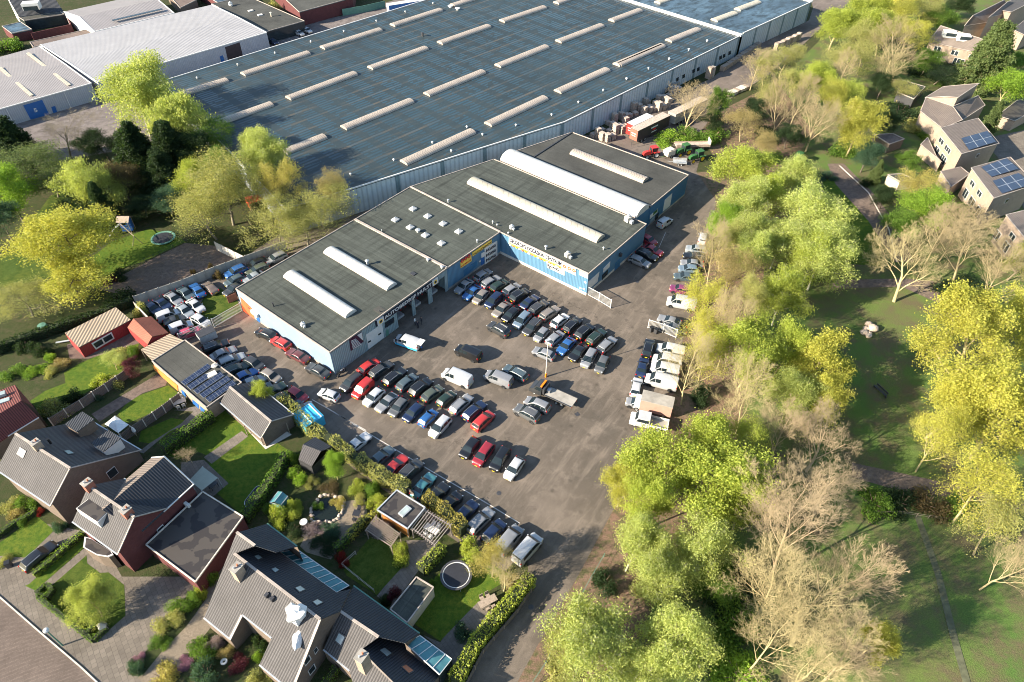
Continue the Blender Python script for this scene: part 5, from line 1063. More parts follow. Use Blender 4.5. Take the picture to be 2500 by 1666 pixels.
q = [m0(x, y, 3.0) for x, y in ((650, 1290), (690, 1300), (850, 1400), (865, 1425), (830, 1440), (740, 1425), (640, 1368))]; mb = MB(); mb.prism(q, .0, 2.85, 'brick_brown'); c_ = sum(q, Vector())/7; mb.prism([c_+(p-c_)*1.03 for p in q], 2.85, 3.0, 'white_paint'); mb.prism([c_+(p-c_)*.9 for p in q], 3.0, 3.03, 'roof_patchy'); mb.build('bay_window', t)
mb = MB(); mb.box(m0(1435, 1045, 3.4), (.9, .4, .7), 'white_paint', R(-31)); mb.build('air_conditioner', t)
gt, gp = flatbox('flat_garage', 'flat roofed garage with mossy brown felt joined to the red brick house', 'garage', b0, '1200 440 1605 745 1995 210 1665 5', 3.2, 'roof_patchy', 'brick_red', 31, 'pale_concrete')
# staggered row house in front
P0 = b1(160, 1040, 3.0); FPn = SP(b1, P0, 33, 36.8)
t = thing('row_house', 'long staggered row house with striped tiled roof, skylights and glass conservatories', 'house', Vector((*b1(700, 1000, 0).xy, 0)))
fr = FPn('430 335,160 1040,375 1215,475 1015,715 1205,615 1425,880 1645,1115 1050,410 510,580 445')
rA, rB = fr[7], fr[8]; LR0, LR1 = fr[0], fr[9]
RPn = SP(b1, rB, 213, 36.8); rr = RPn('410 510,580 445,785 500,1250 830,1365 800,1275 985,1115 1050'); LPn = SP(b1, LR0, 213, 36.8); lr = LPn('430 335,500 320,680 265,925 450,750 500,580 445')
rf = roofpoly(t, [fr], 'roof_tile_grey', .16, ('galvanised', fr[1:3], fr[3:5], fr[5:7])); roofpoly(t, [rr], 'roof_tile_dark_shade'); roofpoly(t, [lr], 'roof_tile_dark_shade', .16, ('green_metal', lr[2:4]))  # rear slopes: same tiles with their shade painted in as a darker colour
mb = MB()
for e in ([rB, rA], [LR0, LR1], [fr[7], fr[6]], [fr[2], fr[3]]): mb.bar(e[0]+Vector((0, 0, .03)), e[1]+Vector((0, 0, .03)), .3, .12, 'trim')
mb.build('ridge', rf)
dropw(t, [[lr[3], lr[2], fr[0], fr[1], fr[2], fr[3], fr[4], fr[5], fr[6]], [fr[6], fr[7], rr[5], rr[4]], [rr[4], rr[3], rr[2]]], 'brick_brown')
wv = wpl(fr[6], fr[7])
for s_ in ('1060 1305 1085 1275 1100 1300 1072 1340', '975 1395 1025 1340 1042 1375 992 1435', '1012 1480 1065 1412 1082 1450 1030 1512'):
    v = [float(x) for x in s_.split()]; wn = panel('window', t, wv, b1, [(v[i], v[i+1]) for i in (0, 2, 4, 6)], 'white_paint', .05); c_ = (sum(v[::2])/4, sum(v[1::2])/4); panel('pane', wn, (wv[0]+wv[1]*.055, wv[1]), b1, [(c_[0]+(v[i]-c_[0])*.8, c_[1]+(v[i+1]-c_[1])*.8) for i in (0, 2, 4, 6)], 'glass', .02)
bpn = (rB, Vector((math.sin(R(33))*math.tan(R(36.8)), math.cos(R(33))*math.tan(R(36.8)), 1)).normalized()); fpn = (P0, Vector((-math.sin(R(33))*math.tan(R(36.8)), -math.cos(R(33))*math.tan(R(36.8)), 1)).normalized())
for s_ in ('565 535 605 520 645 550 605 570', '705 640 745 625 785 650 745 675', '900 795 950 775 1000 810 945 835', '1045 910 1090 885 1145 915 1085 945'):
    v = [float(x) for x in s_.split()]; onroof(t, bpn, b1, [(v[i], v[i+1]) for i in (0, 2, 4, 6)], 'window_lit')
for x, y in ((680, 860), (725, 890)): p = b1.pl(x, y, *fpn); mb = MB(); mb.box(p+Vector((0, 0, .2)), (.4, .5, .5), 'dark_metal', R(-31)); mb.build('roof_vent', t)
chimney(t, b1.pl(460, 690, *fpn), 5.5, 8.9, 1.0, 31, 'brick_sand')
p = b1.pl(930, 1040, *fpn); mb = MB(); mb.box(p+Vector((0, 0, .6)), (1.2, 1.3, 1.8), 'tarp', R(-31)); mb.blob(p+Vector((0, 0, 1.1)), (1.15, 1.1, .9), 'tarp', 5, 9, 6, .3); mb.blob(p+Vector((.3, -1.8, -1.0)), (.6, 1.3, .4), 'tarp', 6, 8, 5, .35); mb.build('wrapped_chimney', t)
def conserv(t, cr, q4, zt, zb_, n):
    a, b_, c_, d = cr(*q4[0], zt), cr(*q4[1], zt), cr(*q4[2], zb_), cr(*q4[3], zb_); mb = MB(); mb.slab([a, b_, c_, d], .06, 'conservatory_glass'); o = mb.build('conservatory', t); mb = MB()
    for i in range(n+1): k = i/n; mb.bar(a.lerp(b_, k)+Vector((0, 0, .04)), d.lerp(c_, k)+Vector((0, 0, .04)), .09, .08, 'white_paint')
    mb.bar(a, b_, .12, .1, 'white_paint'); mb.bar(d, c_, .12, .1, 'white_paint'); mb.build('glazing_bar', o); mb = MB(); mb.drop([d, c_, b_, a], 'glass', 0, .08); mb.build('glass_wall', o)
conserv(t, b1, ((785, 500), (1250, 830), (1352, 775), (925, 477)), 3.2, 2.6, 9)
t = thing('end_row_house', 'set back end house of the staggered row with small conservatory by the lane', 'house', Vector((*b1(1550, 1300, 0).xy, 0)))
P0 = b1(1140, 1300, 3.0); N1 = SP(b1, P0, 33, 36.8); nf = N1('1275 980,1140 1300,1355 1475,1565 2200,1895 1740,1450 1300,1595 1195'); N2 = SP(b1, nf[0], 213, 36.8); nr = N2('1275 980,1390 775,1930 1165,1810 1245,1595 1195'); N3 = SP(b1, nf[5], 213, 36.8); nq = N3('1450 1300,1595 1195,1810 1245,2095 1510,1895 1740')
rf = roofpoly(t, [nf], 'roof_tile_grey', .16, ('galvanised', nf[1:3])); roofpoly(t, [nr], 'roof_tile_dark_shade', .16, ('green_metal', nr[1:3])); roofpoly(t, [nq], 'roof_tile_dark_shade', .16)  # both rear slopes carry painted shade through the darker tile
mb = MB(); mb.bar(nf[0], nf[6], .3, .14, 'trim'); mb.bar(nf[5], nf[4], .3, .14, 'trim'); mb.build('ridge', rf); dropw(t, [[nr[1], nf[0], nf[1], nf[2], nf[3]], [nr[1], nr[2], nr[3], nq[3], nq[4], nf[3]]], 'brick_brown')
conserv(t, b1, ((1810, 1245), (2095, 1505), (2195, 1378), (1935, 1185)), 3.2, 2.6, 5); fp2 = (P0, fpn[1]); onroof(t, fp2, b1, [(1270, 1150), (1330, 1190), (1290, 1275), (1232, 1225)], 'window_lit'); chimney(t, b1.pl(1510, 1510, nf[5], fpn[1]), 5.5, 9.0, 1.0, 31, 'brick_sand')
b2n = (nf[5], bpn[1]); onroof(t, b2n, b1, [(1588, 1305), (1640, 1280), (1712, 1335), (1665, 1368)], 'window_lit'); o = onroof(t, b2n, b1, [(1775, 1440), (1815, 1420), (1890, 1478), (1845, 1505)], 'terracotta')
# dark red tiled house at the left edge
t = thing('dark_red_house', 'dark red tiled house with three roof windows at the left edge', 'house', Vector((*m0(60, 330, 0).xy, 0)))
q = [m0(-70, 190, 4.6), m0(115, 125, 4.6), m0(258, 292, 4.6), m0(165, 245, 6.4), m0(-70, 385, 6.4)]; q2 = [m0(-70, 385, 6.4), m0(165, 245, 6.4), m0(297, 375, 3.8), m0(60, 520, 3.8), m0(-70, 610, 3.8)]
roofpoly(t, [[q[0], q[1], q[3], q[4]], [q[1], q[2], q[3]]], 'roof_tile_red'); roofpoly(t, [[q2[0], q2[1], q2[2], q2[3]], [q2[0], q2[3], q2[4]]], 'roof_tile_red', .16, ('white_paint', [q2[2], q2[3]])); dropw(t, [[q[1], q[2], q2[1]], [q2[1], q2[2], q2[3], q2[4]]], 'brick_brown')
for x, y in ((5, 200), (40, 250), (60, 295)): p = m0(x, y, 5.6); mb = MB(); mb.box(p, (1.3, .8, .5), 'window_lit', R(30)); mb.build('roof_window', t)
# shed with the solar panels, and its tan canopy
t, gp = flatbox('solar_shed', 'long flat roofed shed with five rows of solar panels on grey felt', 'shed', l3, '85 715 400 515 940 920 605 1160', 2.9, 'roof_felt_smooth', 'brick_sand', 128)
wz = wpl(l3(85, 715, 2.9), l3(605, 1160, 2.9)); panel('orange_door', t, wz, l3, [(90, 745), (330, 945), (335, 1000), (115, 800)], 'orange_wood', .1)
for s_ in ('365 985 405 1020 410 1060 372 1022', '470 1080 530 1130 535 1180 478 1128', '545 1145 590 1180 590 1200 550 1190'): v = [float(x) for x in s_.split()]; panel('window', t, wz, l3, [(v[i], v[i+1]) for i in (0, 2, 4, 6)], 'blue_door', .06)
for a, b_, n in (((378, 928), (632, 752), 2), ((433, 968), (612, 850), 2), ((497, 1010), (757, 832), 3), ((555, 1048), (818, 868), 3), ((612, 1088), (872, 910), 3)):
    p, q = l3(*a, 3.25), l3(*b_, 3.25); d = (q-p); L_ = d.length; d.normalize(); s_ = Vector((d.y, -d.x, 0)); L_ /= n
    for i in range(n):
        c_ = p+d*(L_*(i+.5)); w_ = s_*.42; up_ = Vector((0, 0, .14)); e_ = d*(L_/2-.04); mb = MB(); mb.face([c_-e_+w_-up_, c_+e_+w_-up_, c_+e_-w_+up_, c_-e_-w_+up_], 'solar_panel')
        fr_ = [c_-e_*1.03+w_*1.06-up_-Vector((0, 0, .02)), c_+e_*1.03+w_*1.06-up_-Vector((0, 0, .02)), c_+e_*1.03-w_*1.06+up_-Vector((0, 0, .02)), c_-e_*1.03-w_*1.06+up_-Vector((0, 0, .02))]; mb.slab(fr_, .05, 'galvanised'); lo = Vector((0, 0, .3)); mb.face([fr_[3]-lo*1.2, fr_[2]-lo*1.2, fr_[2], fr_[3]], 'galvanised'); mb.build('solar_panel', t)
vent(t, l3(685, 770, 2.95), .3, .3, mat='pale_concrete'); mb = MB(); mb.box(l3(655, 840, 3.1), (1.5, 1.1, .25), 'vault_white', R(40)); mb.build('roof_dome', t)
mb = MB(200); q = P(l3, '-20 600 250 452 392 520 88 712', 2.75); mb.slab(q, .12, 'pantile_stripe'); t = thing('canopy', 'tan corrugated canopy roof joining the solar shed and red sheds', 'canopy', Vector((*q[0].xy, 0))); mb.build('roof', t)
for p in q: mb = MB(); mb.tube(Vector((p.x, p.y, 0)), p-Vector((0, 0, .1)), .08, .08, 6, 'timber'); mb.build('post', t)
# tiled garage with veranda
f0, f1 = l3(732, 1112, 2.5), l3(1125, 1452, 2.5)
t, g = agable('tiled_outbuilding', 'outbuilding with dark tiled gable roof and veranda beside the cars', f0, f1, 2.3, 4.3, 6.0, 1.9+.6, 'roof_tile_grey', 'brick_brown', 'outbuilding')
sheet('terrace', P(l3, '1000 1380 1290 1330 1420 1420 1170 1560'), .05, 'pale_concrete')
for x, y in ((1000, 1420), (1150, 1520), (1400, 1400)): mb = MB(); p = l3(x, y, 0); mb.tube(p, p+Vector((0, 0, 2.3)), .07, .07, 6, 'timber'); mb.build('post', t)
for i, (x, y) in enumerate(((1180, 1470), (1270, 1420), (1220, 1375), (1290, 1370))): mb = MB(); p = l3(x, y, .06); mb.lathe(p, [(.12, 0), (.22, .35), (.2, .36)], 9, 'terracotta' if i < 2 else 'dark_metal'); tag(mb.build('plant_pot'), ['terracotta pot nearest the terrace edge', 'terracotta pot in the middle of the pale terrace', 'dark pot under the veranda roof edge', 'dark pot at the back of the terrace'][i], 'plant pot')
# red sheds
t = thing('red_garden_shed', 'low red garden house with striped tile roof and wide white framed window', 'shed', Vector((*l0(700, 1200, 0).xy, 0))); q = [l0(465, 1215, 3.1), l0(830, 1030, 3.1), l0(938, 1120, 2.5), l0(565, 1318, 2.5)]
mb = MB(); mb.slab(q, .12, 'pantile_stripe'); mb.build('roof', t); dropw(t, [[q[0], q[3], q[2], q[1], q[0]]], 'red_board'); wz = wpl(q[3], q[2])
wn = panel('window', t, wz, l0, [(655, 1290), (800, 1208), (822, 1255), (688, 1335)], 'white_paint', .06)
for s_ in ('668 1295 728 1260 745 1290 692 1322', '738 1255 795 1222 812 1252 755 1285'): v = [float(x) for x in s_.split()]; panel('pane', wn, (wz[0]+wz[1]*.065, wz[1]), l0, [(v[i], v[i+1]) for i in (0, 2, 4, 6)], 'glass', .02)
t = thing('red_tool_shed', 'small red tool shed with steep rust red tiled roof by the tall yellow fence', 'shed', Vector((*l0(1060, 1230, 0).xy, 0))); q = [l0(958, 1112, 3.3), l0(1092, 1242, 3.3), l0(1060, 1298, 2.4), l0(915, 1175, 2.4), l0(1210, 1215, 2.4), l0(1085, 1095, 2.4)]
mb = MB(); mb.slab([q[0], q[1], q[2], q[3]], .1, 'roof_tile_rust'); mb.slab([q[0], q[1], q[4], q[5]], .1, 'roof_tile_rust'); mb.build('roof', t); dropw(t, [[q[3], q[2], q[1], q[4], q[5]]], 'red_board')
# small buildings in the gardens
t, gp = flatbox('garden_shed', 'narrow dark felt roofed shed between the two shaded lawns', 'shed', b1, '1905 705 2045 790 1830 1080 1690 970', 2.4, 'roof_felt', 'cream_paint', 31)
t = thing('play_shed', 'small dark gabled garden hut against the car yard hedge', 'shed', Vector((*n4(215, 790, 0).xy, 0))); q = [n4(215, 680, 2.9), n4(350, 755, 2.3), n4(255, 800, 2.9), n4(190, 905, 2.0), n4(90, 850, 2.0), n4(120, 745, 2.6)]
q = [n4(215, 680, 2.2), n4(350, 755, 2.2), n4(262, 790, 2.9), n4(125, 738, 2.9), n4(190, 908, 2.0), n4(90, 852, 2.0)]; mb = MB(); mb.slab([q[0], q[1], q[2], q[3]], .08, 'roof_tile_dark_shade'); mb.slab([q[3], q[2], q[4], q[5]], .08, 'roof_tile_grey'); mb.build('roof', t); dropw(t, [[q[0], q[1], q[4], q[5], q[0]]], 'dark_metal')
t = thing('garden_pavilion', 'cedar garden pavilion with mossy flat roof and roof window beside the pergola', 'pavilion', Vector((*kE(500, 950, 0).xy, 0))); q = P(kE, '475 730 775 915 590 1140 265 940', 2.8); flat_roof('roof', t, q, 'roof_patchy', 31, 'galvanised'); c_ = sum(q, Vector())/4; wlq = [c_+(p-c_)*.86 for p in q]; walls('wall', t, wlq, [None, None, 'orange_wood', 'orange_wood'])
for p in wlq: mb = MB(); mb.tube(Vector((p.x, p.y, 0)), p-Vector((0, 0, .25)), .09, .09, 6, 'timber'); mb.build('post', t)
p = kE(560, 955, 2.85); mb = MB(); mb.box(p+Vector((0, 0, .08)), (.95, 1.7, .2), 'galvanised', R(-38)); rw_ = mb.build('roof_window', t); mb = MB(); mb.box(p+Vector((0, 0, .19)), (.7, 1.4, .03), 'window_lit', R(-38)); mb.build('pane', rw_)
def pergola(label, q, n, z, along, mat='pale_concrete', pw=.07):
    t = thing('pergola', label, 'pergola', Vector((*q[0].xy, 0)))
    for i in range(n): k = i/(n-1); a, b_ = (q[0].lerp(q[1], k), q[3].lerp(q[2], k)); d = (b_-a).normalized()*.3; mb = MB(); mb.bar(a-d+Vector((0, 0, .1)), b_+d+Vector((0, 0, .1)), pw, .12, mat); mb.build('slat', t)
    for a, b_ in ((q[0], q[1]), (q[3], q[2])): mb = MB(); mb.bar(a, b_, .1, .14, mat); mb.build('beam', t)
    for p in q: mb = MB(); mb.tube(Vector((p.x, p.y, 0)), p, .08, .08, 6, mat); mb.build('post', t)
    return t
pergola('large timber pergola with thirteen rafters beside the cedar pavilion', P(kE, '775 945 1045 1105 880 1310 635 1130', 2.5), 12, 2.5, 0, 'trim'); pergola('small slatted pergola overgrown with pink blossom', P(kE, '250 1010 505 1195 415 1325 150 1150', 2.3), 3, 2.3, 0, 'timber')
mb = MB(); a, b_, c_, d = P(kE, '250 1010 505 1195 415 1325 150 1150', 2.42)
for i in range(9): mb.bar(a.lerp(d, i/8), b_.lerp(c_, i/8), .08, .06, 'timber')
tag(mb.build('slatted_roof'), 'slatted timber roof panel lying on the small pergola', 'roof panel')
t = thing('shade_sail', 'pale olive shade sail stretched over a patio frame behind the red house', 'shade sail', Vector((*m0(1560, 850, 0).xy, 0))); q = [m0(1550, 750, 2.7), m0(1668, 838, 2.5), m0(1545, 935, 2.7), m0(1450, 855, 2.5)]; mb = MB(); c_ = sum(q, Vector())/4-Vector((0, 0, .35)); k = 5
g_ = [[(q[0].lerp(q[1], i/k)).lerp(q[3].lerp(q[2], i/k), j/k).lerp(c_, .9*16*(i/k)*(1-i/k)*(j/k)*(1-j/k)*.25+.0) for j in range(k+1)] for i in range(k+1)]
for i in range(k):
    for j in range(k): mb.face([g_[i][j], g_[i+1][j], g_[i+1][j+1], g_[i][j+1]], 'sail')
mb.build('sail', t)
for p in q: mb = MB(); mb.tube(Vector((p.x, p.y, 0)), p, .06, .06, 6, 'galvanised'); mb.build('post', t)
t = thing('greenhouse', 'small aluminium greenhouse in the shaded garden corner', 'greenhouse', Vector((*b1(770, 60, 0).xy, 0))); q = P(b1, '700 90 770 0 850 40 790 115', 1.9); r_ = [(q[0]+q[3])/2+Vector((0, 0, .5)), (q[1]+q[2])/2+Vector((0, 0, .5))]; mb = MB(); mb.face([q[0], q[1], r_[1], r_[0]], 'conservatory_glass'); mb.face([q[3], r_[0], r_[1], q[2]], 'conservatory_glass'); mb.drop(q, 'conservatory_glass'); mb.build('glazing', t); mb = MB(); [mb.bar(q[i], q[(i+1) % 4], .06, .06, 'galvanised') for i in range(4)]; mb.bar(r_[0], r_[1], .06, .06, 'galvanised'); mb.build('frame', t)
t = thing('white_gazebo', 'white party tent roof pitched on the drive behind the brown house', 'gazebo', Vector((*m0(890, 430, 0).xy, 0))); q = [m0(880, 362, 2.4), m0(985, 430, 2.4), m0(905, 495, 2.4), m0(802, 425, 2.4)]; c_ = sum(q, Vector())/4+Vector((0, 0, .4)); mb = MB(); [mb.face([q[i], q[(i+1) % 4], c_], 'tarp') for i in range(4)]; mb.build('canopy', t)
for p in q: mb = MB(); mb.tube(Vector((p.x, p.y, 0)), p, .04, .04, 6, 'white_paint'); mb.build('post', t)
# ------------------------------------------------------------------ housing estate on the right
def est(name, label, roofs, walls_, win=(), solar=(), cr=c3, roof='roof_tile_brown', wall='brick_sand'):
    t = None
    for s_, zs in roofs:
        v = [float(x) for x in s_.split()]; zs = zs if hasattr(zs, '__len__') else [zs]*(len(v)//2); q = [cr(v[2*i], v[2*i+1], zs[i]) for i in range(len(zs))]
        if t is None: t = thing(name, label, 'house', Vector((*(sum(q, Vector())/len(q)).xy, 0)))
        roofpoly(t, [q], roof, .2, ('trim', q+[q[0]])); c_ = sum(q, Vector())/len(q); w_ = [c_+(p-c_)*.97 for p in q]; dropw(t, [w_+[w_[0]]], wall)
        for wl in win:
            i, (t0, z0, ww_, hh_) = wl[0], wl[1:]
            if i < len(w_) and s_ == roofs[0][0]: windows(t, None, (w_[i], w_[(i+1) % len(w_)]), [(t0, z0, ww_, hh_)])
    for s_, z in solar:
        q = P(cr, s_, z); mb = MB(33); mb.slab([p+Vector((0, 0, .25)) for p in q], .06, 'solar'); sp = mb.build('solar_panels', t); mb = MB()
        for k in (1/3, 2/3): mb.bar(q[0].lerp(q[1], k)+Vector((0, 0, .26)), q[3].lerp(q[2], k)+Vector((0, 0, .26)), .08, .02, 'galvanised')
        mb.bar(q[0].lerp(q[3], .5)+Vector((0, 0, .26)), q[1].lerp(q[2], .5)+Vector((0, 0, .26)), .08, .02, 'galvanised'); mb.build('panel_frame', sp)
    return t
est('estate_house', 'sand brick house with one large solar array, middle of the estate row', [('1875 735 1995 885 2210 825 2090 680', [6.8, 6.8, 6.2, 6.2]), ('1760 830 1880 930 1850 900 1800 790', 2.8), ('1875 985 1935 1075 2040 1000 1990 960', 3.2)], 0, [(0, 2.5, 1, 2.5, 2), (0, 6.5, 1, 3, 2.0), (0, 2.5, 4, 2.5, 1.2), (0, 6.5, 4, 3, 1.2), (1, 7, 4.0, 1.0, 1.0)], [('1990 800 2140 758 2190 820 2035 868', 6.6)])
est('estate_house', 'sand brick house with two solar arrays in the estate row', [('2050 965 2180 1140 2420 1060 2275 903', [7, 7, 6.4, 6.4])], 0, [(0, 2.5, 1, 2, 2), (0, 6.0, 1, 2.5, 2), (0, 9.5, 1, 2, 2), (0, 3, 4.2, 2, 1.2), (0, 7, 4.2, 2, 1.2), (1, 6, 4, 1, 1)], [('2105 965 2250 915 2318 975 2165 1022', 6.75), ('2170 1045 2320 1000 2390 1065 2225 1118', 6.75)])
est('estate_house', 'sand brick end house with white facade at the right picture edge', [('2250 1235 2353 1210 2520 1330 2400 1420', 6.5)], 0, [(3, 2, 1, 2, 2), (3, 6, 1, 2, 2), (3, 10, 1, 2, 2), (3, 2, 4, 2, 1.2), (3, 6, 4, 2, 1.2)])
est('estate_house', 'split roof brick house with tall blank gable beyond the dark shed', [('1785 562 1900 555 1975 560 2095 480 1890 498', [5.0, 7.0, 8.2, 8.2, 5.2]), ('1760 640 1885 738 2000 690 1945 612 1790 560', [4.6, 4.6, 5.5, 6.0, 5.0]), ('1945 612 2000 690 2130 605 2090 550', [6.2, 3.6, 3.6, 6.2])], 0, [(0, 4, 3, 1, 1)])
est('estate_house', 'estate terrace with two white dormers and small front gardens', [('1805 238 2075 302 2115 225 1875 148', [5, 5, 8, 8])], 0, [(0, 3, 2.8, 2, 1.4), (0, 8, 2.8, 2, 1.4), (0, 13, 2.8, 2, 1.4), (0, 4, .3, 2, 2), (0, 10, .3, 3, 2), (0, 18, .3, 3, 2)])
t_ = [o for o in bpy.data.objects if o.name.startswith('estate_house')][-1]
for x, y in ((1925, 195), (2005, 215)): mb = MB(); p = c3(x, y, 7.4); mb.box(p, (3.6, 2.6, 1.6), 'white_paint', R(-15)); dm = mb.build('dormer', t_); mb = MB(); mb.box(p+Vector((0, -1.32, .1)), (3.0, .06, 1.0), 'glass', R(-15)); mb.build('pane', dm)
est('estate_house', 'pinkish roofed terrace at the upper right beyond the tall cedar', [('2010 150 2060 90 2240 0 2260 40 2140 130', [5, 8, 8, 5.5, 5]), ('2150 100 2260 75 2330 20 2260 10', [8, 5.5, 5.5, 8])], 0, roof='roof_tile_brown')
est('estate_house', 'terrace roof running along the top right corner', [('2170 50 2353 -30 2420 0 2280 70', [6, 6, 8, 8]), ('2290 170 2353 120 2450 150 2353 200', 5)], 0, roof='roof_tile_grey')
est('estate_house', 'bungalow with tan mossy roof and white fascia at the right edge', [('2200 665 2310 580 2353 570 2440 620 2300 695', 3)], 0, roof='roof_patchy')
t, gp = flatbox('dark_shed', 'dark felt roofed shed with white fascia among the garden shrubs', 'shed', c3, '1625 530 1720 570 1785 500 1655 462', 2.7, 'roof_felt', 'dark_metal', 31); t, gp = flatbox('garden_hut', 'small grey garden hut beside a brown garage roof', 'shed', c3, '1570 1005 1640 1045 1720 1030 1650 1000', 2.4, 'roof_felt', 'cream_paint', 31)
t, gp = flatbox('garden_garage', 'brown roofed garage in the estate back gardens', 'garage', c3, '1490 775 1580 830 1665 800 1600 770', 2.5, 'roof_felt_brown', 'brick_brown', 31)
# ------------------------------------------------------------------ buildings along the top left edge
t = thing('corner_house', 'white gabled house with steep dark tiled roof and dormer in the top left corner', 'house', Vector((*k1(250, 60, 0).xy, 0))); q = [k1(40, 20, 6.5), k1(135, 122, 3.4), k1(455, 80, 3.4), k1(380, -10, 7), k1(30, -60, 8.5), k1(340, -90, 8.5)]
roofpoly(t, [[q[4], q[1], q[2], q[5]]], 'roof_tile_dark_shade'); dropw(t, [[q[4], q[1], q[2], q[5]]], 'white_paint'); mb = MB(); mb.box(k1(225, 40, 6.2), (5, 3, 2), 'white_paint', R(15)); dm = mb.build('dormer', t); mb = MB(); mb.box(k1(228, 52, 6.0)+Vector((.3, -1.3, 0)), (4.4, .1, 1.2), 'glass', R(15)); mb.build('pane', dm)
flatbox('flat_extension', 'flat grey extension with dark glazed front behind the corner house', 'extension', k1, '130 122 175 150 460 105 420 78', 3.2, 'roof_felt_smooth', 'glass', 128)
flatbox('brick_garage', 'small flat blue-grey roofed brick garage at the top left', 'garage', k1, '15 190 85 242 228 212 150 160', 2.8, 'warehouse_roof_wet', 'brick_red', 128)
t = thing('brick_wall', 'dark red brick garden wall behind the ribbed shed', 'wall', Vector((*k1(380, 230, 0).xy, 0))); mb = MB(); mb.bar(k1(235, 270, 1.3), k1(520, 205, 1.3), .3, 2.6, 'brick_red'); mb.bar(k1(470, 105, 1.3), k1(520, 205, 1.3), .3, 2.6, 'brick_red'); mb.build('wall', t)
t, w_ = shed('old_shed', 'old ribbed shed with long dark roof light behind the white shed', (680 / 2.941, 228 / 2.941), (1250 / 2.941, 95 / 2.941), (570 / 2.941, 122 / 2.941), (1130 / 2.941, -5 / 2.941), (460 / 2.941, 85 / 2.941), (1050 / 2.941, -45 / 2.941), 4.4, 5.6, 'shed_roof', 'white_paint')
mb = MB(); mb.bar(k1(805, 148, 5.35), k1(1165, 65, 5.35), 1.2, .1, 'glass'); mb.build('roof_light', t)
flatbox('low_garage_row', 'low flat garage row with four small vents between the sheds', 'garage', k1, '215 305 240 340 695 235 655 208', 2.6, 'roof_felt_brown', 'brick_brown', 128)
t, gp = flatbox('low_office', 'low office with mossy blue-green flat roof and glazed front behind the big shed', 'office', k1, '1520 30 1915 228 2185 152 1780 -25', 3.6, 'roof_felt_smooth', 'glass', 128)
for x, y in ((1800, 78), (1868, 108)): mb = MB(); mb.box(k1(x, y, 3.75), (1.6, 1.2, .3), 'vault_white', R(40)); mb.build('roof_dome', t)
hvac(t, k1(1658, 42, 3.6), 40, 1.1); vent(t, k1(1950, 120, 3.6), .25, 1.2, mat='cream_paint')
t, gp = flatbox('brick_hall', 'brick walled hall with wet grey flat roof at the top edge', 'hall', S, '655 -40 731 30 860 -5 870 -60', 4.5, 'roof_felt_smooth', 'brick_red', 128); t, gp = flatbox('brick_workshop', 'small flat brick workshop next to the curtain trailer at the top', 'workshop', S, '480 -25 560 25 600 5 560 -40', 3.4, 'warehouse_roof_wet', 'brick_red', 128)
t, gp = flatbox('corner_store', 'flat roofed store behind the old shed at the top edge', 'store', S, '405 -20 440 20 480 0 470 -30', 3.4, 'roof_felt_brown', 'brick_brown', 128)
# ------------------------------------------------------------------ walls, fences, gates
def solid_wall(name, label, pts, h, mat, th=.12, cat='wall', post=None):
    t = thing(name, label, cat, Vector((*pts[0].xy, 0))); mb = MB()
    for p, q in zip(pts, pts[1:]): mb.bar(p+Vector((0, 0, h/2)), q+Vector((0, 0, h/2)), th, h, mat)
    mb.build('panels', t)
    if post:
        for p, q in zip(pts, pts[1:]):
            n = max(1, round((q-p).length/2.0))
            for i in range(n+1): c_ = p.lerp(q, i/n); mb = MB(); mb.box(c_+Vector((0, 0, h/2+.05)), (.14, .2, h+.1), post, math.atan2((q-p).y, (q-p).x)); mb.build('post', t)
    return t
def bar_fence(name, label, pts, h, mat, gap=.16, cat='fence'):
    t = thing(name, label, cat, Vector((*pts[0].xy, 0))); mb = MB()
    for p, q in zip(pts, pts[1:]):
        n = int((q-p).length/gap)
        for i in range(n+1): c_ = p.lerp(q, i/max(1, n)); mb.box(c_+Vector((0, 0, h/2+.05)), (.045, .045, h-.1), mat)
    mb.build('bars', t); mb = MB()
    for p, q in zip(pts, pts[1:]):
        for z in (.15, h-.05): mb.bar(p+Vector((0, 0, z)), q+Vector((0, 0, z)), .07, .09, mat)
    mb.build('rails', t)
    for p in pts: mb = MB(); mb.tube(p, p+Vector((0, 0, h+.15)), .08, .08, 8, mat); mb.build('post', t)
    return t
def wire_fence(label, pts, h=1.1, step=2.6, mat='dark_metal', name='wire_fence'):
    t = thing(name, label, 'fence', Vector((*pts[0].xy, 0)))
    for p, q in zip(pts, pts[1:]):
        n = max(1, round((q-p).length/step))
        for i in range(n+1): c_ = p.lerp(q, i/n); mb = MB(); mb.tube(c_, c_+Vector((0, 0, h)), .04, .04, 6, mat); mb.build('post', t)
    mb = MB()
    for p, q in zip(pts, pts[1:]):
        for z in (h*.5, h-.05): mb.bar(p+Vector((0, 0, z)), q+Vector((0, 0, z)), .03, .03, mat)
    mb.build('wires', t)
solid_wall('concrete_wall', 'long grey concrete panel wall behind the fenced car compound', P(l0, '985 1015 1330 895 1560 800 1850 695 2060 615'), 2.1, 'concrete_panel', post='concrete')
solid_wall('concrete_wall', 'pale sunlit concrete wall running down from the trees to the compound wall', P(l0, '1560 620 1700 690 1770 725'), 2.0, 'pale_concrete', post='concrete')
bar_fence('slatted_gate', 'pale green slatted steel fence across the car compound beside the workshop', P(kA, '1465 930 1070 1160'), 2.0, 'galvanised', .2); bar_fence('slatted_gate', 'leaning slatted steel gate in front of the pinkish red car', P(kA, '1050 1180 600 1370'), 2.0, 'galvanised', .2, 'gate')
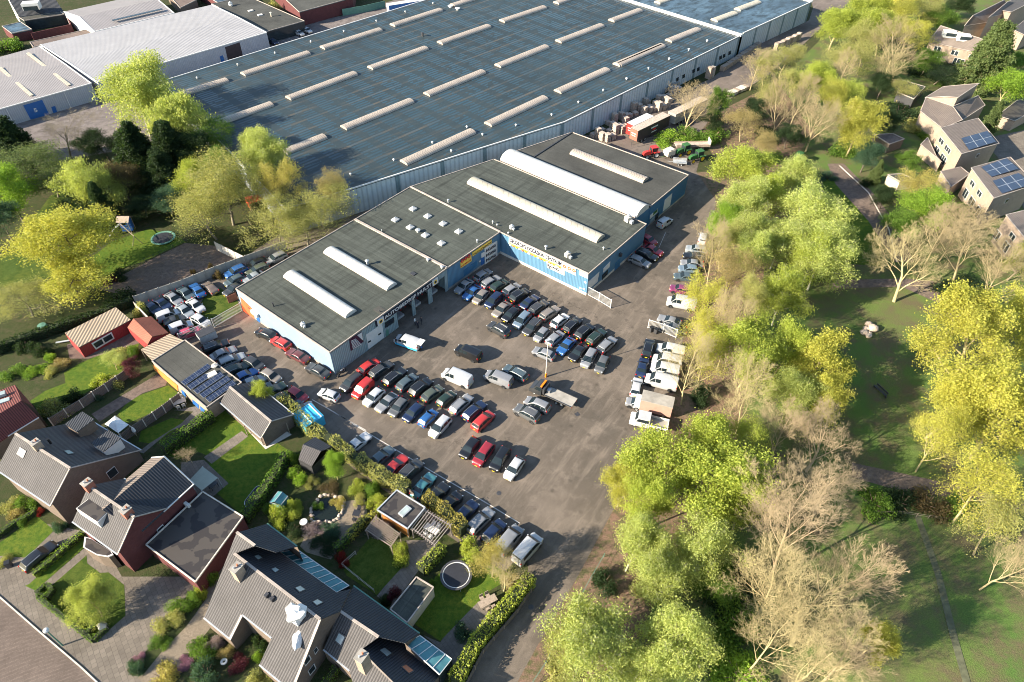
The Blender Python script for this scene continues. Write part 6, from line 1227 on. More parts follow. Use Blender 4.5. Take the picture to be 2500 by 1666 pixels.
bar_fence('white_gate', 'white slatted sliding gate attached to the corner of the blue hall', P(c2, '1284 905 1385 960 1480 1018'), 2.0, 'white_paint', .2, 'gate'); bar_fence('white_gate', 'white slatted gate half under the trees with a dark bin behind', P(kH, '333 655 480 700 610 755'), 2.0, 'white_paint', .2, 'gate')
solid_wall('board_fence', 'tall yellow edged board fence between red sheds and the compound', P(l0, '985 1050 1120 1190 1240 1290'), 2.0, 'cream_paint'); solid_wall('board_fence', 'reddish board screen leaning at the workshop corner', P(kA, '1270 820 1400 760'), 1.6, 'brick_orange', .06)
solid_wall('board_fence', 'brown board fence with pale posts between the long lawn and red-brown path', P(m0, '410 440 640 300 830 175 1000 60'), 1.8, 'wood_fence', post='pale_concrete'); solid_wall('board_fence', 'grey board fence with pale posts ending at the solar shed', P(m0, '950 560 1120 445 1270 340 1395 245'), 1.8, 'wood_fence', post='pale_concrete')
solid_wall('board_fence', 'low brown board fence along the lane outside the bright hedge', P(h3, '420 1600 545 1350 700 1170 800 1050 900 900'), 1.0, 'wood_fence', post='timber')
solid_wall('board_fence', 'board fence hidden behind the ivy along the car yard', P(n4, '120 560 360 760 600 930 850 1090 980 1150'), 1.8, 'wood_fence')
wire_fence('thin dark fence between sunny play lawn and riding path', P(l0, '740 860 950 760 1150 660 1345 560'), 1.0); wire_fence('green metal railing along the lane under the birches', P(h3, '1440 640 1290 900 1150 1150 1020 1420 900 1600'), 1.0, 2.5, 'green_metal', 'railing'); wire_fence('low wooden rail fence along the park path', P(r6, '1600 500 1780 505 1950 530 2100 545'), .8, 1.8, 'timber', 'rail_fence')
wire_fence('dark mesh fence behind the rear hall beside the pallets', P(kT, '365 540 530 500 640 510 740 520'), 1.8, 2.4); solid_wall('board_fence', 'green-grey board fence in front of the curtain trailer at the top', P(k12, '110 115 260 90 415 55'), 2.2, 'green_metal', cat='fence')
wire_fence('white post and rope frame around the shaded lawn', P(b1, '1410 520 1300 620 1560 830'), 1.0, 2.4, 'pale_concrete', 'rail_fence')
# ------------------------------------------------------------------ lamps, play things, furniture
def lamp(label, p, h, arm=0, mat='pale_concrete'):
    t = thing('lamp_post', label, 'lamp post', p); mb = MB(); mb.tube(p, p+Vector((0, 0, h)), .10, .06, 8, mat); mb.build('pole', t); q = p+Vector((arm, 0, h))
    mb = MB(); (mb.box(q, (.9, .5, .22), 'galvanised', .6) if arm == 0 and h > 5 else mb.blob(q, (.35, .35, .3), 'white_paint', 1, 10, 6, 0)); mb.build('lamp_head', t); return t
pb = kF(993, 420); zz = min(((kF(1017, 152, z/10)-pb).xy.length, z/10) for z in range(40, 160))[1]; t = lamp('tall white lamp post with square head in the middle of the car yard', pb, zz)
mb = MB(); mb.tube(pb, pb+Vector((0, 0, .9)), .16, .16, 8, 'orange_beacon'); mb.build('base_guard', t)
pb = b0(515, 1265); lamp('street lamp with round white head on the paved verge', pb, 4.3, 0, 'green_metal')
def trampoline(label, c_, r, z, rim, legs=True):
    t = thing('trampoline', label, 'trampoline', Vector((c_.x, c_.y, 0))); mb = MB(); mb.lathe(Vector((c_.x, c_.y, z)), [(.01, .02), (r*.80, .02), (r*.82, 0)], 28, 'net_black'); mb.build('mat', t)
    mb = MB(); mb.lathe(Vector((c_.x, c_.y, z)), [(r*.80, .02), (r*.83, .06), (r*.86, .02)], 28, 'white_paint' if legs else rim); mb.build('inner_rim', t); mb = MB(); mb.lathe(Vector((c_.x, c_.y, z)), [(r*.85, .04), (r*.88, .09), (r*.99, .09), (r, .0), (r*.98, -.05)], 28, rim); mb.build('pad', t)
    if legs:
        for i in range(4): a = R(i*90+20); mb = MB(); x, y = c_.x+r*.9*math.cos(a), c_.y+r*.9*math.sin(a); mb.tube((x, y, 0), (x, y, z), .04, .04, 6, 'galvanised'); mb.build('leg', t)
trampoline('round trampoline with white ring and dark pad on the shaded lawn', h3(345, 772, .9), 2.1, .9, 'dark_metal'); trampoline('round trampoline with turquoise rim sunk in the sunny lawn', l0(1172, 533, .25), 2.45, .25, 'green_metal', False)
t = thing('plunge_pool', 'oval dark covered plunge pool at the edge of the shaded lawn', 'pool', m0(1955, 975)); a, b_ = m0(1925, 1020, .3), m0(1990, 935, .3); d = (b_-a).normalized(); s_ = Vector((-d.y, d.x, 0)); pts = [a+(-d*math.cos(u)-s_*math.sin(u))*1.0 for u in [PI*i/10-PI/2 for i in range(11)]]+[b_+(d*math.cos(u)+s_*math.sin(u))*1.0 for u in [PI*i/10-PI/2 for i in range(11)]]
mb = MB(); mb.prism(pts, 0, .28, 'galvanised'); mb.build('rim', t); c_ = (a+b_)/2; mb = MB(); mb.prism([c_+(p-c_)*.94 for p in pts], .2, .31, 'net_black'); mb.build('cover', t)
t = thing('playhouse', 'blue wooden playhouse on stilts with steel slide and swing beam', 'playhouse', l0(935, 490)); p = l0(930, 480)
for dx in (-.9, .9):
    for dy in (-.9, .9): mb = MB(); mb.tube(p+Vector((dx, dy, 0)), p+Vector((dx, dy, 2.9)), .07, .07, 6, 'timber'); mb.build('post', t)
mb = MB(); mb.box(p+Vector((0, 0, 1.0)), (2, 2, 1.0), 'blue_play', .3); mb.box(p+Vector((0, 0, 2.2)), (2, 2, 1.0), 'blue_play', .3); mb.build('cabin', t); q = [p+Vector((x, y, z)) for x, y, z in ((-1.3, -1.2, 2.8), (1.3, -1.2, 2.8), (1.3, 0, 3.6), (-1.3, 0, 3.6), (1.3, 1.2, 2.8), (-1.3, 1.2, 2.8))]; mb = MB(); mb.slab(q[:4], .06, 'timber'); mb.slab([q[3], q[2], q[4], q[5]], .06, 'timber'); mb.build('roof', t)
mb = MB(); mb.box(p+Vector((0, -1.03, 2.3)), (.9, .05, .5), 'black', .3); mb.build('window', t); mb = MB(); q0, q1 = l0(850, 435, 2.0), l0(780, 525, .2); mb.bar(q0, q1, .6, .06, 'galvanised'); mb.build('slide', t)
mb = MB(); q0, q1 = l0(855, 425, 2.6), l0(960, 520, 2.2); mb.bar(q0, q1, .12, .12, 'timber'); [mb.bar(q1, Vector((q1.x+x, q1.y+y, 0)), .1, .1, 'timber') for x, y in ((.8, .5), (-.8, -.5))]; mb.build('swing_frame', t)
t = thing('orange_tent', 'bright orange garden pavilion tent glimpsed between the trees', 'tent', l0(1820, 330)); q = [l0(1755, 235, 2.1), l0(1850, 220, 2.1), l0(1890, 255, 2.1), l0(1790, 290, 2.1)]; mb = MB(); c_ = sum(q, Vector())/4+Vector((0, 0, .6)); [mb.face([q[i], q[(i+1) % 4], c_], 'orange_red') for i in range(4)]; mb.build('canopy', t); mb = MB(); mb.drop([q[3], q[0]], 'orange_red', .3); mb.build('side_cloth', t)
for p in q: mb = MB(); mb.tube(Vector((p.x, p.y, 0)), p, .05, .05, 6, 'timber'); mb.build('post', t)
def table(label, p, az, L_=1.8, W_=.9, chairs=4, mat='pale_concrete', kind='garden_table', r=False):
    t = thing(kind, label, 'table', Vector((p.x, p.y, 0))); a = R(90-az); d = Vector((math.cos(a), math.sin(a), 0)); s_ = Vector((-d.y, d.x, 0)); p = Vector((p.x, p.y, 0)); mb = MB(); mb.box(p+Vector((0, 0, .74)), (L_, W_, .05), mat, a); mb.build('tabletop', t)
    for i in (-1, 1):
        for j in (-1, 1): mb = MB(); mb.bar(p+d*i*L_*.42+s_*j*W_*.4, p+d*i*L_*.42+s_*j*W_*.4+Vector((0, 0, .72)), .07, .07, mat); mb.build('leg', t)
    return t, d, s_, p
def chair(label, p, ang, mat, group):
    t = thing('garden_chair', label, 'chair', Vector((p.x, p.y, 0)), group); t.rotation_euler = (0, 0, ang); t['_o'] = (0, 0, 0)
    mb = MB(); mb.box((0, 0, .45), (.5, .5, .06), mat); addp(t, 'seat', mb); mb = MB(); mb.box((-.24, 0, .75), (.05, .5, .55), mat); addp(t, 'backrest', mb)
    for x in (-.2, .2):
        for y in (-.2, .2): mb = MB(); mb.bar((x, y, 0), (x, y, .44), .05, .05, mat); addp(t, 'leg', mb)
def dining(label, where, p, az, L_, mat, n=4, grp=None):
    t, d, s_, p = table(label, p, az, L_, .95, n, mat); w_ = ['left', 'right']
    for k in range(n):
        sgn = 1 if k % 2 else -1; q = p+s_*sgn*.85+d*((k//2)-(n/2-1)/2)*.8; chair(f"{['first', 'second', 'third', 'fourth', 'fifth', 'sixth'][k]} garden chair around the {where}", q, math.atan2(-(s_*sgn).y, -(s_*sgn).x), mat, 'garden chairs around the '+where)
dining('pale garden table on the patio by the solar shed', 'pale table by the solar shed', m0(1385, 275), 60, 1.9, 'pale_concrete'); dining('brown wooden table beside the bright hedge', 'wooden table beside the bright hedge', h3(580, 985), 60, 2.4, 'timber'); dining('white table standing under the large pergola', 'white table under the pergola', kE(850, 1170), 122, 2.2, 'white_paint'); dining('black metal garden table on the round gravel patio', 'black table on the gravel patio', b1(1420, 200), 100, 1.0, 'net_black', 2)
t, d, s_, p = table('small dark table under the shade sail patio frame', m0(1640, 910), 30, 1.2, .8, 0, 'dark_metal')
def thingm(mb, name, label, cat, **k): return tag(mb.build(name, **k), label, cat)
t = thing('wheelie_bin', 'dark wheelie bin standing behind the white gate', 'bin', kH(365, 690)); p = kH(365, 690); mb = MB(); mb.box(p+Vector((0, 0, .5)), (.6, .6, .95), 'dark_metal', .4); mb.build('body', t); mb = MB(); mb.box(p+Vector((0, 0, 1.02)), (.66, .68, .1), 'black', .4); mb.build('lid', t); t = thing('wheelie_bin', 'dark wheelie bin nearer the trees behind the white gate', 'bin', kH(410, 705)); p = kH(410, 705); mb = MB(); mb.box(p+Vector((0, 0, .5)), (.6, .6, .95), 'dark_metal', .8); mb.build('body', t); mb = MB(); mb.box(p+Vector((0, 0, 1.02)), (.66, .68, .1), 'black', .8); mb.build('lid', t)
t = thing('wheelie_bin', 'dark bin at the end of the front lawn beside the black car', 'bin', b0(85, 610)); p = b0(85, 615); mb = MB(); mb.box(p+Vector((0, 0, .5)), (.6, .6, .95), 'dark_metal', .4); mb.build('body', t); mb = MB(); mb.box(p+Vector((0, 0, 1.02)), (.66, .68, .1), 'black', .4); mb.build('lid', t)
t = thing('brick_pillar', 'pale garden pillar with pyramid cap at the clipped box hedge', 'pillar', b0(865, 1120)); p = b0(865, 1130); mb = MB(); mb.box(p+Vector((0, 0, .6)), (.75, .75, 1.2), 'pale_concrete', .5); mb.build('shaft', t); mb = MB(); mb.lathe(p+Vector((0, 0, 1.2)), [(.65, 0), (.02, .5)], 4, 'concrete'); mb.build('cap', t)
mb = MB(); mb.lathe(b0(1840, 1400, .4), [(.12, .12), (.35, .0), (.42, .12), (.36, .22), (.12, .12)], 18, 'white_paint'); thingm(mb, 'garden_ornament', 'white ring shaped stone ornament in the flower bed', 'ornament'); mb = MB(); mb.lathe(b0(940, 578, .2), [(.18, 0), (.34, .0), (.36, .2), (.2, .22), (.18, 0)], 14, 'terracotta'); thingm(mb, 'wreath', 'round woven wreath by the bay window', 'wreath')
mb = MB(); mb.lathe(b1(978, 250, .7), [(.01, .05), (.5, .05), (.55, 0), (.1, -.1), (.1, -.7)], 16, 'white_paint'); thingm(mb, 'bird_bath', 'round white bird bath beside the pond garden', 'bird bath'); mb = MB(); mb.bar(l0(400, 1285, .3), l0(520, 1265, .3), .35, .08, 'galvanised'); thingm(mb, 'ladder', 'aluminium ladder lying left of the red garden house', 'ladder')
t = thing('parasol', 'closed white parasol standing against the grey board fence', 'parasol', m0(1050, 520)); p = m0(1050, 520); mb = MB(); mb.tube(p, p+Vector((0, 0, 2.4)), .04, .04, 6, 'timber'); mb.build('pole', t); mb = MB(); mb.lathe(p+Vector((0, 0, 1.0)), [(.12, 0), (.28, .3), (.2, .9), (.05, 1.35)], 8, 'tarp'); mb.build('canopy', t)
for i, (x, y) in enumerate(((1745, 750), (1760, 748))): pass
mb = MB(); mb.lathe(l0(305, 1170, .05), [(.01, .5), (.7, .4), (.9, .0)], 14, 'green_metal'); thingm(mb, 'sandpit', 'green round sandpit shell in the dark garden left of the hedge', 'sandpit')
# pond ring of stones and park boulders
t = thing('garden_pond', 'round garden pond ringed with stones in the shaded garden', 'pond', b1(1180, 150)); c_ = b1(1175, 150); mb = MB(); mb.lathe(c_, [(.01, .03), (2.0, .03), (2.1, .0)], 18, 'water'); mb.build('water', t); rnd = random.Random(4)
for i in range(26): a = 2*PI*i/26; r = 2.2+rnd.uniform(-.15, .35); mb = MB(); mb.blob(c_+Vector((r*math.cos(a), r*math.sin(a), .12)), (rnd.uniform(.22, .4), rnd.uniform(.2, .35), rnd.uniform(.15, .3)), 'stone', i, 6, 4, .25); mb.build('stone', t)
for i, (x, y, r, lab) in enumerate(((1100, 632, .75, 'round pale boulder at the back of the park boulder group'), (1128, 658, 1.0, 'largest pale boulder on the right of the park boulder group'), (1087, 660, .65, 'brown boulder in the middle of the park boulder group'), (1072, 684, .75, 'brownish boulder on the left of the park boulder group'), (1103, 690, .5, 'mossy boulder inside the park boulder group'), (1100, 705, .65, 'round boulder nearest the camera in the park boulder group'))):
    mb = MB(); mb.blob(r5(x, y, r*.45), (r, r*.85, r*.65), 'stone', i+20, 10, 7, .12); o = mb.build('boulder', None, 60); tag(o, lab, 'boulder', 'boulders on the park lawn')
t = thing('park_bench', 'dark double park bench standing alone on the park lawn', 'bench', r5(1165, 1075)); p, q = r5(1135, 1035), r5(1205, 1100); mb = MB(); mb.bar(p+Vector((0, 0, .45)), q+Vector((0, 0, .45)), .5, .08, 'dark_metal'); mb.build('seat', t); mb = MB(); d = (q-p).normalized(); s_ = Vector((-d.y, d.x, 0))*.3; mb.bar(p+s_+Vector((0, 0, .75)), q+s_+Vector((0, 0, .75)), .06, .35, 'dark_metal'); mb.build('backrest', t)
for x in (p, q): mb = MB(); mb.box(x+Vector((0, 0, .22)), (.1, .5, .44), 'dark_metal'); mb.build('leg', t)
# ------------------------------------------------------------------ pallets and timber stacks
def pallet_mesh(n, w_, l_, seed):
    rnd = random.Random(seed); mb = MB(); z = 0
    for i in range(n):
        dx, dy = rnd.uniform(-.06, .06), rnd.uniform(-.06, .06); mb.box((dx, dy, z+.05), (w_, l_, .10), 'pallet_wood'); z += .10
        for k in (-1, 0, 1): mb.box((dx+k*w_*.4, dy, z+.04), (w_*.14, l_*.96, .08), 'timber')
        z += .08
    mb.box((0, 0, z+.03), (w_, l_, .06), 'pallet_wood'); return mb.mesh('pallet_stack')
PM = [pallet_mesh(n, 1.2, 1.4, n) for n in (5, 8, 11, 14)]
POS = [kT(x, y) for x, y in ((60, 445), (95, 450), (130, 470), (175, 480), (215, 465), (130, 405), (190, 415), (240, 420), (290, 415), (180, 345), (230, 330), (215, 385), (265, 385), (310, 370), (285, 305), (330, 300), (355, 285), (400, 270), (320, 345), (385, 240), (430, 235), (470, 260), (515, 245), (550, 235), (480, 190), (500, 175), (520, 215), (560, 215), (600, 195), (640, 175), (680, 160), (590, 235), (625, 225), (660, 205), (590, 165), (630, 150), (670, 125), (690, 95), (710, 110), (745, 95))]
def ordw(n):
    o = 'first second third fourth fifth sixth seventh eighth ninth tenth eleventh twelfth thirteenth fourteenth fifteenth sixteenth seventeenth eighteenth nineteenth'.split(); t = {2: ('twenty', 'twentieth'), 3: ('thirty', 'thirtieth'), 4: ('forty', 'fortieth')}
    return o[n-1] if n < 20 else t[n//10][1] if n % 10 == 0 else t[n//10][0]+'-'+o[n % 10-1]
POS.sort(key=lambda p: (p-kT(60, 470)).length)
for i, p in enumerate(POS):
    o = bpy.data.objects.new('pallet_stack', PM[(i*7+i//3) % 4]); C.objects.link(o); o.location = (p.x, p.y, 0); o.rotation_euler = (0, 0, R(35)+random.Random(i).uniform(-.12, .12)); tag(o, f"{['low', 'waist high', 'tall', 'very tall'][(i*7+i//3) % 4]} pallet stack, {ordw(i+1)} nearest to the rear hall roof", 'pallet stack', 'pallet stacks along the warehouse wall')
def tstack(label, a, b_, w_, h, n=1, mat='pallet_wood'):
    t = thing('timber_stack', label, 'timber stack', Vector((*a.xy, 0))); k = max(2, int((b_-a).length/1.3))
    for i in range(k): p = a.lerp(b_, (i+.5)/k); mb = MB(); hh = h*(1-.15*((i*37) % 5)/5); mb.box(Vector((p.x, p.y, hh/2)), (1.15, w_, hh), 'timber' if i % 3 == 0 else mat, math.atan2((b_-a).y, (b_-a).x)); mb.build('bundle', t)
tstack('long row of stacked pallets on the service road, nearer the birch trees', c3(920, 290), c3(1060, 225), 1.3, 2.2); tstack('long timber row lying against the warehouse wall', c3(615, 410), c3(830, 265), 1.4, 1.4, 1, 'timber'); tstack('tall slim stack of slabs standing alone by the warehouse wall', c3(530, 455), c3(560, 440), 1.6, 3.4, 1, 'concrete'); tstack('low pale slab stack behind the bare trees on the service road', c3(640, 555), c3(760, 505), 2.0, .9, 1, 'pale_concrete')
tstack('grey slab stack close to the warehouse wall beyond the pallets', c3(310, 525), c3(360, 500), 1.6, 2.0, 1, 'concrete')
# ------------------------------------------------------------------ people
def person(label, p, ang, top, legs, crouch=False):
    V = []; E_ = []; Rr = []
    def v(x, y, z, r, par=None): V.append((x, y, z)); Rr.append(r); (E_.append((par, len(V)-1)) if par is not None else None); return len(V)-1
    k = .62 if crouch else 1.0
    pel = v(0, 0, .95*k, .16); ch = v(.05 if crouch else 0, 0, 1.25*k+.05, .17, pel); nk = v(.1 if crouch else .02, 0, 1.5*k+.08, .065, ch); v(.12 if crouch else .04, 0, 1.62*k+.1, .10, nk)
    for s_ in (1, -1):
        sh_ = v(.02, s_*.2, 1.42*k+.06, .07, ch); el = v(.08, s_*.28, 1.14*k+.08, .05, sh_); v(.25, s_*.24, .98*k+.15, .035, el)
        hp_ = v(0, s_*.1, .86*k, .1, pel); kn = v(.25 if crouch else .04*s_, s_*.13, .5*k+(.12 if crouch else 0), .07, hp_); an = v(.02, s_*.13, .1, .05, kn); v(.16, s_*.14, .05, .045, an)
    me = bpy.data.meshes.new('body'); me.from_pydata(V, E_, []); sk = me.skin_vertices.new(name='') if False else None
    o = bpy.data.objects.new('person', me); C.objects.link(o); md = o.modifiers.new('Skin', 'SKIN'); 
    if not me.skin_vertices: 
        dgx = bpy.context.evaluated_depsgraph_get()
    for i, sv_ in enumerate(me.skin_vertices[0].data if me.skin_vertices else []): sv_.radius = (Rr[i], Rr[i]); sv_.use_root = (i == 0)
    sb_ = o.modifiers.new('Sub', 'SUBSURF'); sb_.levels = 1; sb_.render_levels = 1
    me.materials.append(M(top)); o.location = (p.x, p.y, 0); o.rotation_euler = (0, 0, ang); tag(o, label, 'person', None)
    ev = o.evaluated_get(bpy.context.evaluated_depsgraph_get()); m2 = bpy.data.meshes.new_from_object(ev); o.modifiers.clear(); o.data = m2; m2.materials.clear(); [m2.materials.append(M(x)) for x in (top, legs, 'skin', 'black')]
    for f in m2.polygons:
        z = f.center.z/k; yy = abs(f.center.y); f.material_index = 3 if z < .1 else 1 if z < .95 else 2 if z > 1.52 or (yy > .2 and z < 1.06) else 0; f.use_smooth = True
    mb = MB(); mb.blob((.10 if crouch else .02, 0, 1.68*k+.12), (.12, .11, .1), 'black', 2, 8, 5, .05); h_ = bpy.data.objects.new('hair', mb.mesh('hair', smooth=60)); C.objects.link(h_); h_.parent = o; return o
for (x, y), lab, an, tp, lg, cr_ in (((1818, 1150), 'leftmost person of the three talking before the open bays, light top', 0.2, 'tarp', 'sign_black', 0), ((1845, 1185), 'middle person of the three talking, all in dark clothes', 1.5, 'sign_black', 'net_black', 0), ((1882, 1145), 'rightmost person of the three talking before the open bays', 3.4, 'net_black', 'dark_metal', 0), ((1640, 1345), 'person in dark clothes standing by the front of the white and teal van', 1.0, 'sign_black', 'sign_black', 0), ((1880, 1390), 'person in blue bending at the back of the white and teal van', 2.5, 'blue_door', 'sign_black', 1)):
    person(lab, w1(x, y), an, tp, lg, bool(cr_))
# ------------------------------------------------------------------ trees and plants
def fast_mesh(name, V, Q, mat):
    me = bpy.data.meshes.new(name); V = np.asarray(V, 'f'); Q = np.asarray(Q, 'i'); me.vertices.add(len(V)); me.vertices.foreach_set('co', V.ravel()); me.loops.add(Q.size); me.loops.foreach_set('vertex_index', Q.ravel())
    me.polygons.add(len(Q)); me.polygons.foreach_set('loop_start', np.arange(len(Q), dtype='i')*4); me.update(calc_edges=True); me.materials.append(M(mat)); return me
def seg_mesh(segs, name, mat):
    out = []; fo = []; k = 0
    for n in sorted(set(x[4] for x in segs)):
        g = [x for x in segs if x[4] == n]; p = np.array([x[0] for x in g]); q = np.array([x[1] for x in g]); r0 = np.array([x[2] for x in g]); r1 = np.array([x[3] for x in g]); d = q-p; L_ = np.linalg.norm(d, axis=1); d /= np.maximum(L_, 1e-6)[:, None]
        u = np.where((np.abs(d[:, 2]) < .9)[:, None], np.array([[0, 0, 1.0]]), np.array([[1.0, 0, 0]])); a = np.cross(d, u); a /= np.linalg.norm(a, axis=1)[:, None]; b_ = np.cross(d, a); th = 2*PI*np.arange(n)/n; ring = a[:, None]*np.cos(th)[None, :, None]+b_[:, None]*np.sin(th)[None, :, None]
        V = np.concatenate([p[:, None]+ring*r0[:, None, None], q[:, None]+ring*r1[:, None, None]], 1); m_ = len(g); base = k+np.arange(m_)[:, None]*2*n; i = np.arange(n)[None]; j = (i+1) % n
        fo.append(np.stack([base+i, base+j, base+n+j, base+n+i], -1).reshape(-1, 4)); out.append(V.reshape(-1, 3)); k += m_*2*n
    return fast_mesh(name, np.concatenate(out), np.concatenate(fo), mat)
def leaf_mesh(C_, sizes, tint, name, rng, flat=.0, long_=1.0, down=False):
    n = len(C_); a = rng.normal(size=(n, 3)); 
    if down: a = a*.25+np.array([0, 0, -1.0])
    a /= np.linalg.norm(a, axis=1)[:, None]; b_ = rng.normal(size=(n, 3)); b_ -= (b_*a).sum(1)[:, None]*a; b_ /= np.linalg.norm(b_, axis=1)[:, None]
    a *= (sizes*long_)[:, None]; b_ *= (sizes*.75)[:, None]; V = np.empty((n, 4, 3)); V[:, 0] = C_-a; V[:, 1] = C_+b_*.8; V[:, 2] = C_+a; V[:, 3] = C_-b_*.8
    me = fast_mesh(name, V.reshape(-1, 3), np.arange(4*n).reshape(-1, 4), 'leaf'); at = me.attributes.new('tint', 'FLOAT', 'FACE'); at.data.foreach_set('value', tint.astype('f')); return me
def skel(rng, H, Rr, clear=.25, lv=5, ang=38, upb=.12, k0=7, kk=(5, 5, 4, 4), ratio=.62, droop=0.0, r0=None, wob=.12, lead=True, multi=1):
    """a branching tree H high and Rr wide: list of segments and the twig ends"""
    segs = []; tips = []; r0 = r0 or H*.02
    def nrm(v): return v/np.linalg.norm(v)
    def grow(p, d, L_, r, lev):
        ns = 4 if lev <= 1 else 3 if lev == 2 else 2; pts = [p]; dd = d
        for i in range(ns):
            g = np.array([0, 0, upb if lev < 3 else upb-droop*(lev-1)]); dd = nrm(dd+rng.normal(size=3)*wob+g*.6); pts.append(pts[-1]+dd*L_/ns)
        sides = 6 if lev == 0 else 5 if lev == 1 else 4 if lev == 2 else 3
        for i in range(ns): segs.append((pts[i], pts[i+1], r*(1-.72*i/ns), r*(1-.72*(i+1)/ns), sides))
        if lev >= lv-1: tips.append((pts[-1], dd, L_)); tips.append((pts[-2], dd, L_)); return
        n = kk[min(lev-1, len(kk)-1)] if lev else k0; az0 = rng.uniform(0, 2*PI)
        for j in range(n):
            t = (clear+(1-clear)*(j+.5)/n) if lev == 0 else .25+.75*(j+rng.uniform(.2, .9))/n; x = t*ns; i = min(int(x), ns-1); q = pts[i]+(pts[i+1]-pts[i])*(x-i); ax = nrm(pts[i+1]-pts[i])
            u = np.cross(ax, [0.3, .1, 1.0] if abs(ax[2]) < .95 else [1.0, 0, 0]); u = nrm(u); v = np.cross(ax, u); a = az0+j*2.4+rng.uniform(-.4, .4); th = R(ang+rng.uniform(-10, 12)); nd = nrm(ax*math.cos(th)+(u*math.cos(a)+v*math.sin(a))*math.sin(th))
            if lev == 0: Lc = Rr*1.05*(1.0-.45*max(0, (t-clear)/(1-clear))**1.2)*rng.uniform(.85, 1.15); rc = r*(1-.72*t)*.55
            else: Lc = L_*ratio*(1-.35*t)*rng.uniform(.8, 1.2); rc = max(r*(1-.72*t)*.52, .0065)
            grow(q, nd, Lc, rc, lev+1)
    for m_ in range(multi):
        d0 = nrm(np.array([rng.normal()*.04+(.25*math.cos(m_*2.1) if multi > 1 else 0), rng.normal()*.04+(.25*math.sin(m_*2.1) if multi > 1 else 0), 1.0])); grow(np.zeros(3), d0, H*(.86 if lead else .55), r0, 0)
    return segs, tips
PR = {}
def normalise(segs, Rw, H):
    P_ = np.array([s[1] for s in segs]); z = P_[:, 2].max(); r = np.percentile(np.hypot(P_[:, 0], P_[:, 1]), 97); return Rw/r, H/z
def proto(kind, var):
    key = (kind, var)
    if key in PR: return PR[key]
    rng = np.random.default_rng(hash(kind) % 1000 if False else sum(map(ord, kind))*7+var); H, Rw = 12.0, 5.0
    if kind == 'leafy': s_, t_ = skel(rng, H, Rw, .2, 5, 46, .18, 8, (5, 5, 4), .60, r0=.20); nl, sz, sp = 14, .11, .46
    elif kind == 'leafy_big': s_, t_ = skel(rng, H, Rw, .18, 5, 48, .16, 10, (6, 6, 5), .58, r0=.22); nl, sz, sp = 10, .08, .32
    elif kind == 'sparse': s_, t_ = skel(rng, H, Rw, .2, 5, 42, .22, 9, (6, 5, 4), .62, r0=.17); nl, sz, sp = 6, .09, .40
    elif kind == 'birch': s_, t_ = skel(rng, H, Rw, .25, 5, 44, .10, 10, (5, 5, 4), .60, .07, .16); nl, sz, sp = 14, .085, .5
    elif kind == 'willow': s_, t_ = skel(rng, H, Rw, .25, 5, 46, .10, 9, (5, 5, 3), .62, .10, .18); nl, sz, sp = 18, .095, .42
    elif kind == 'bare': s_, t_ = skel(rng, H, Rw, .14, 6, 30, .26, 10, (7, 6, 5, 5), .60, r0=.14, wob=.09); nl, sz, sp = 0, 0, 0
    elif kind == 'bare_wide': s_, t_ = skel(rng, H, Rw, .14, 6, 42, .12, 9, (7, 6, 5, 5), .62, r0=.18, wob=.14, lead=False); nl, sz, sp = 0, 0, 0
    elif kind == 'conifer': s_, t_ = skel(rng, H, Rw*.9, .06, 4, 74, -.02, 34, (7, 4), .5, .04, .16); nl, sz, sp = 26, .14, .28
    fx, fz = normalise(s_, Rw, H); K = np.array([fx, fx, fz]); s_ = [(p*K, q*K, a, b_, n) for p, q, a, b_, n in s_]
    if kind == 'conifer':
        s_ = [(p*np.array([1-.72*p[2]/H]*2+[1]), q*np.array([1-.72*q[2]/H]*2+[1]), a, b_, n) for p, q, a, b_, n in s_]; t_ = [(p*K*np.array([1-.72*p[2]*fz/H]*2+[1]), d, L_) for p, d, L_ in t_]
    else: t_ = [(p*K, d, L_) for p, d, L_ in t_]
    bm_ = seg_mesh(s_, 'trunk', 'bark_tinted'); lm = None
    if nl:
        T = np.array([t[0] for t in t_]); n = len(T); keep = rng.random(n) < .88; T = T[keep]; cl = rng.normal(size=(len(T), 1))*.30+rng.random((len(T), 1))*.0
        Cn = np.repeat(T, nl, 0); off = rng.normal(size=Cn.shape)*sp
        if kind in ('birch', 'willow'): off[:, 2] = -np.abs(rng.normal(size=len(Cn)))*(1.3 if kind == 'willow' else .8)
        if kind == 'conifer': off[:, 2] *= .35
        Cn = Cn+off; Cn[:, 2] = np.maximum(Cn[:, 2], .3); tint = np.clip(.5+np.repeat(cl[:, 0], nl)*.5+rng.normal(size=len(Cn))*.18, 0, 1)
        lm = leaf_mesh(Cn, sz*rng.uniform(.6, 1.5, len(Cn)), tint, 'crown', rng, long_=1.0 if kind not in ('willow', 'birch') else 1.5, down=kind == 'willow')
    PR[key] = (bm_, lm); return PR[key]
LC = dict(lime=(.35, .415, .085), yellow=(.45, .45, .10), olive=(.35, .36, .14), pale=(.40, .46, .16), green=(.13, .23, .04), dark=(.035, .065, .028), blue=(.06, .12, .08), gold=(.40, .36, .12), fresh=(.24, .38, .05), cedar=(.13, .18, .07), rust=(.34, .29, .15), red=(.24, .03, .03), purple=(.11, .03, .05), lilac=(.26, .21, .27), brown=(.12, .095, .05), magenta=(.32, .17, .30))
BC = dict(tan=(.36, .29, .16), grey=(.20, .17, .12), white=(.52, .48, .36), dark=(.10, .08, .06), pinkish=(.39, .305, .185), gold=(.40, .335, .17))
NT = [0]; TREES = {}
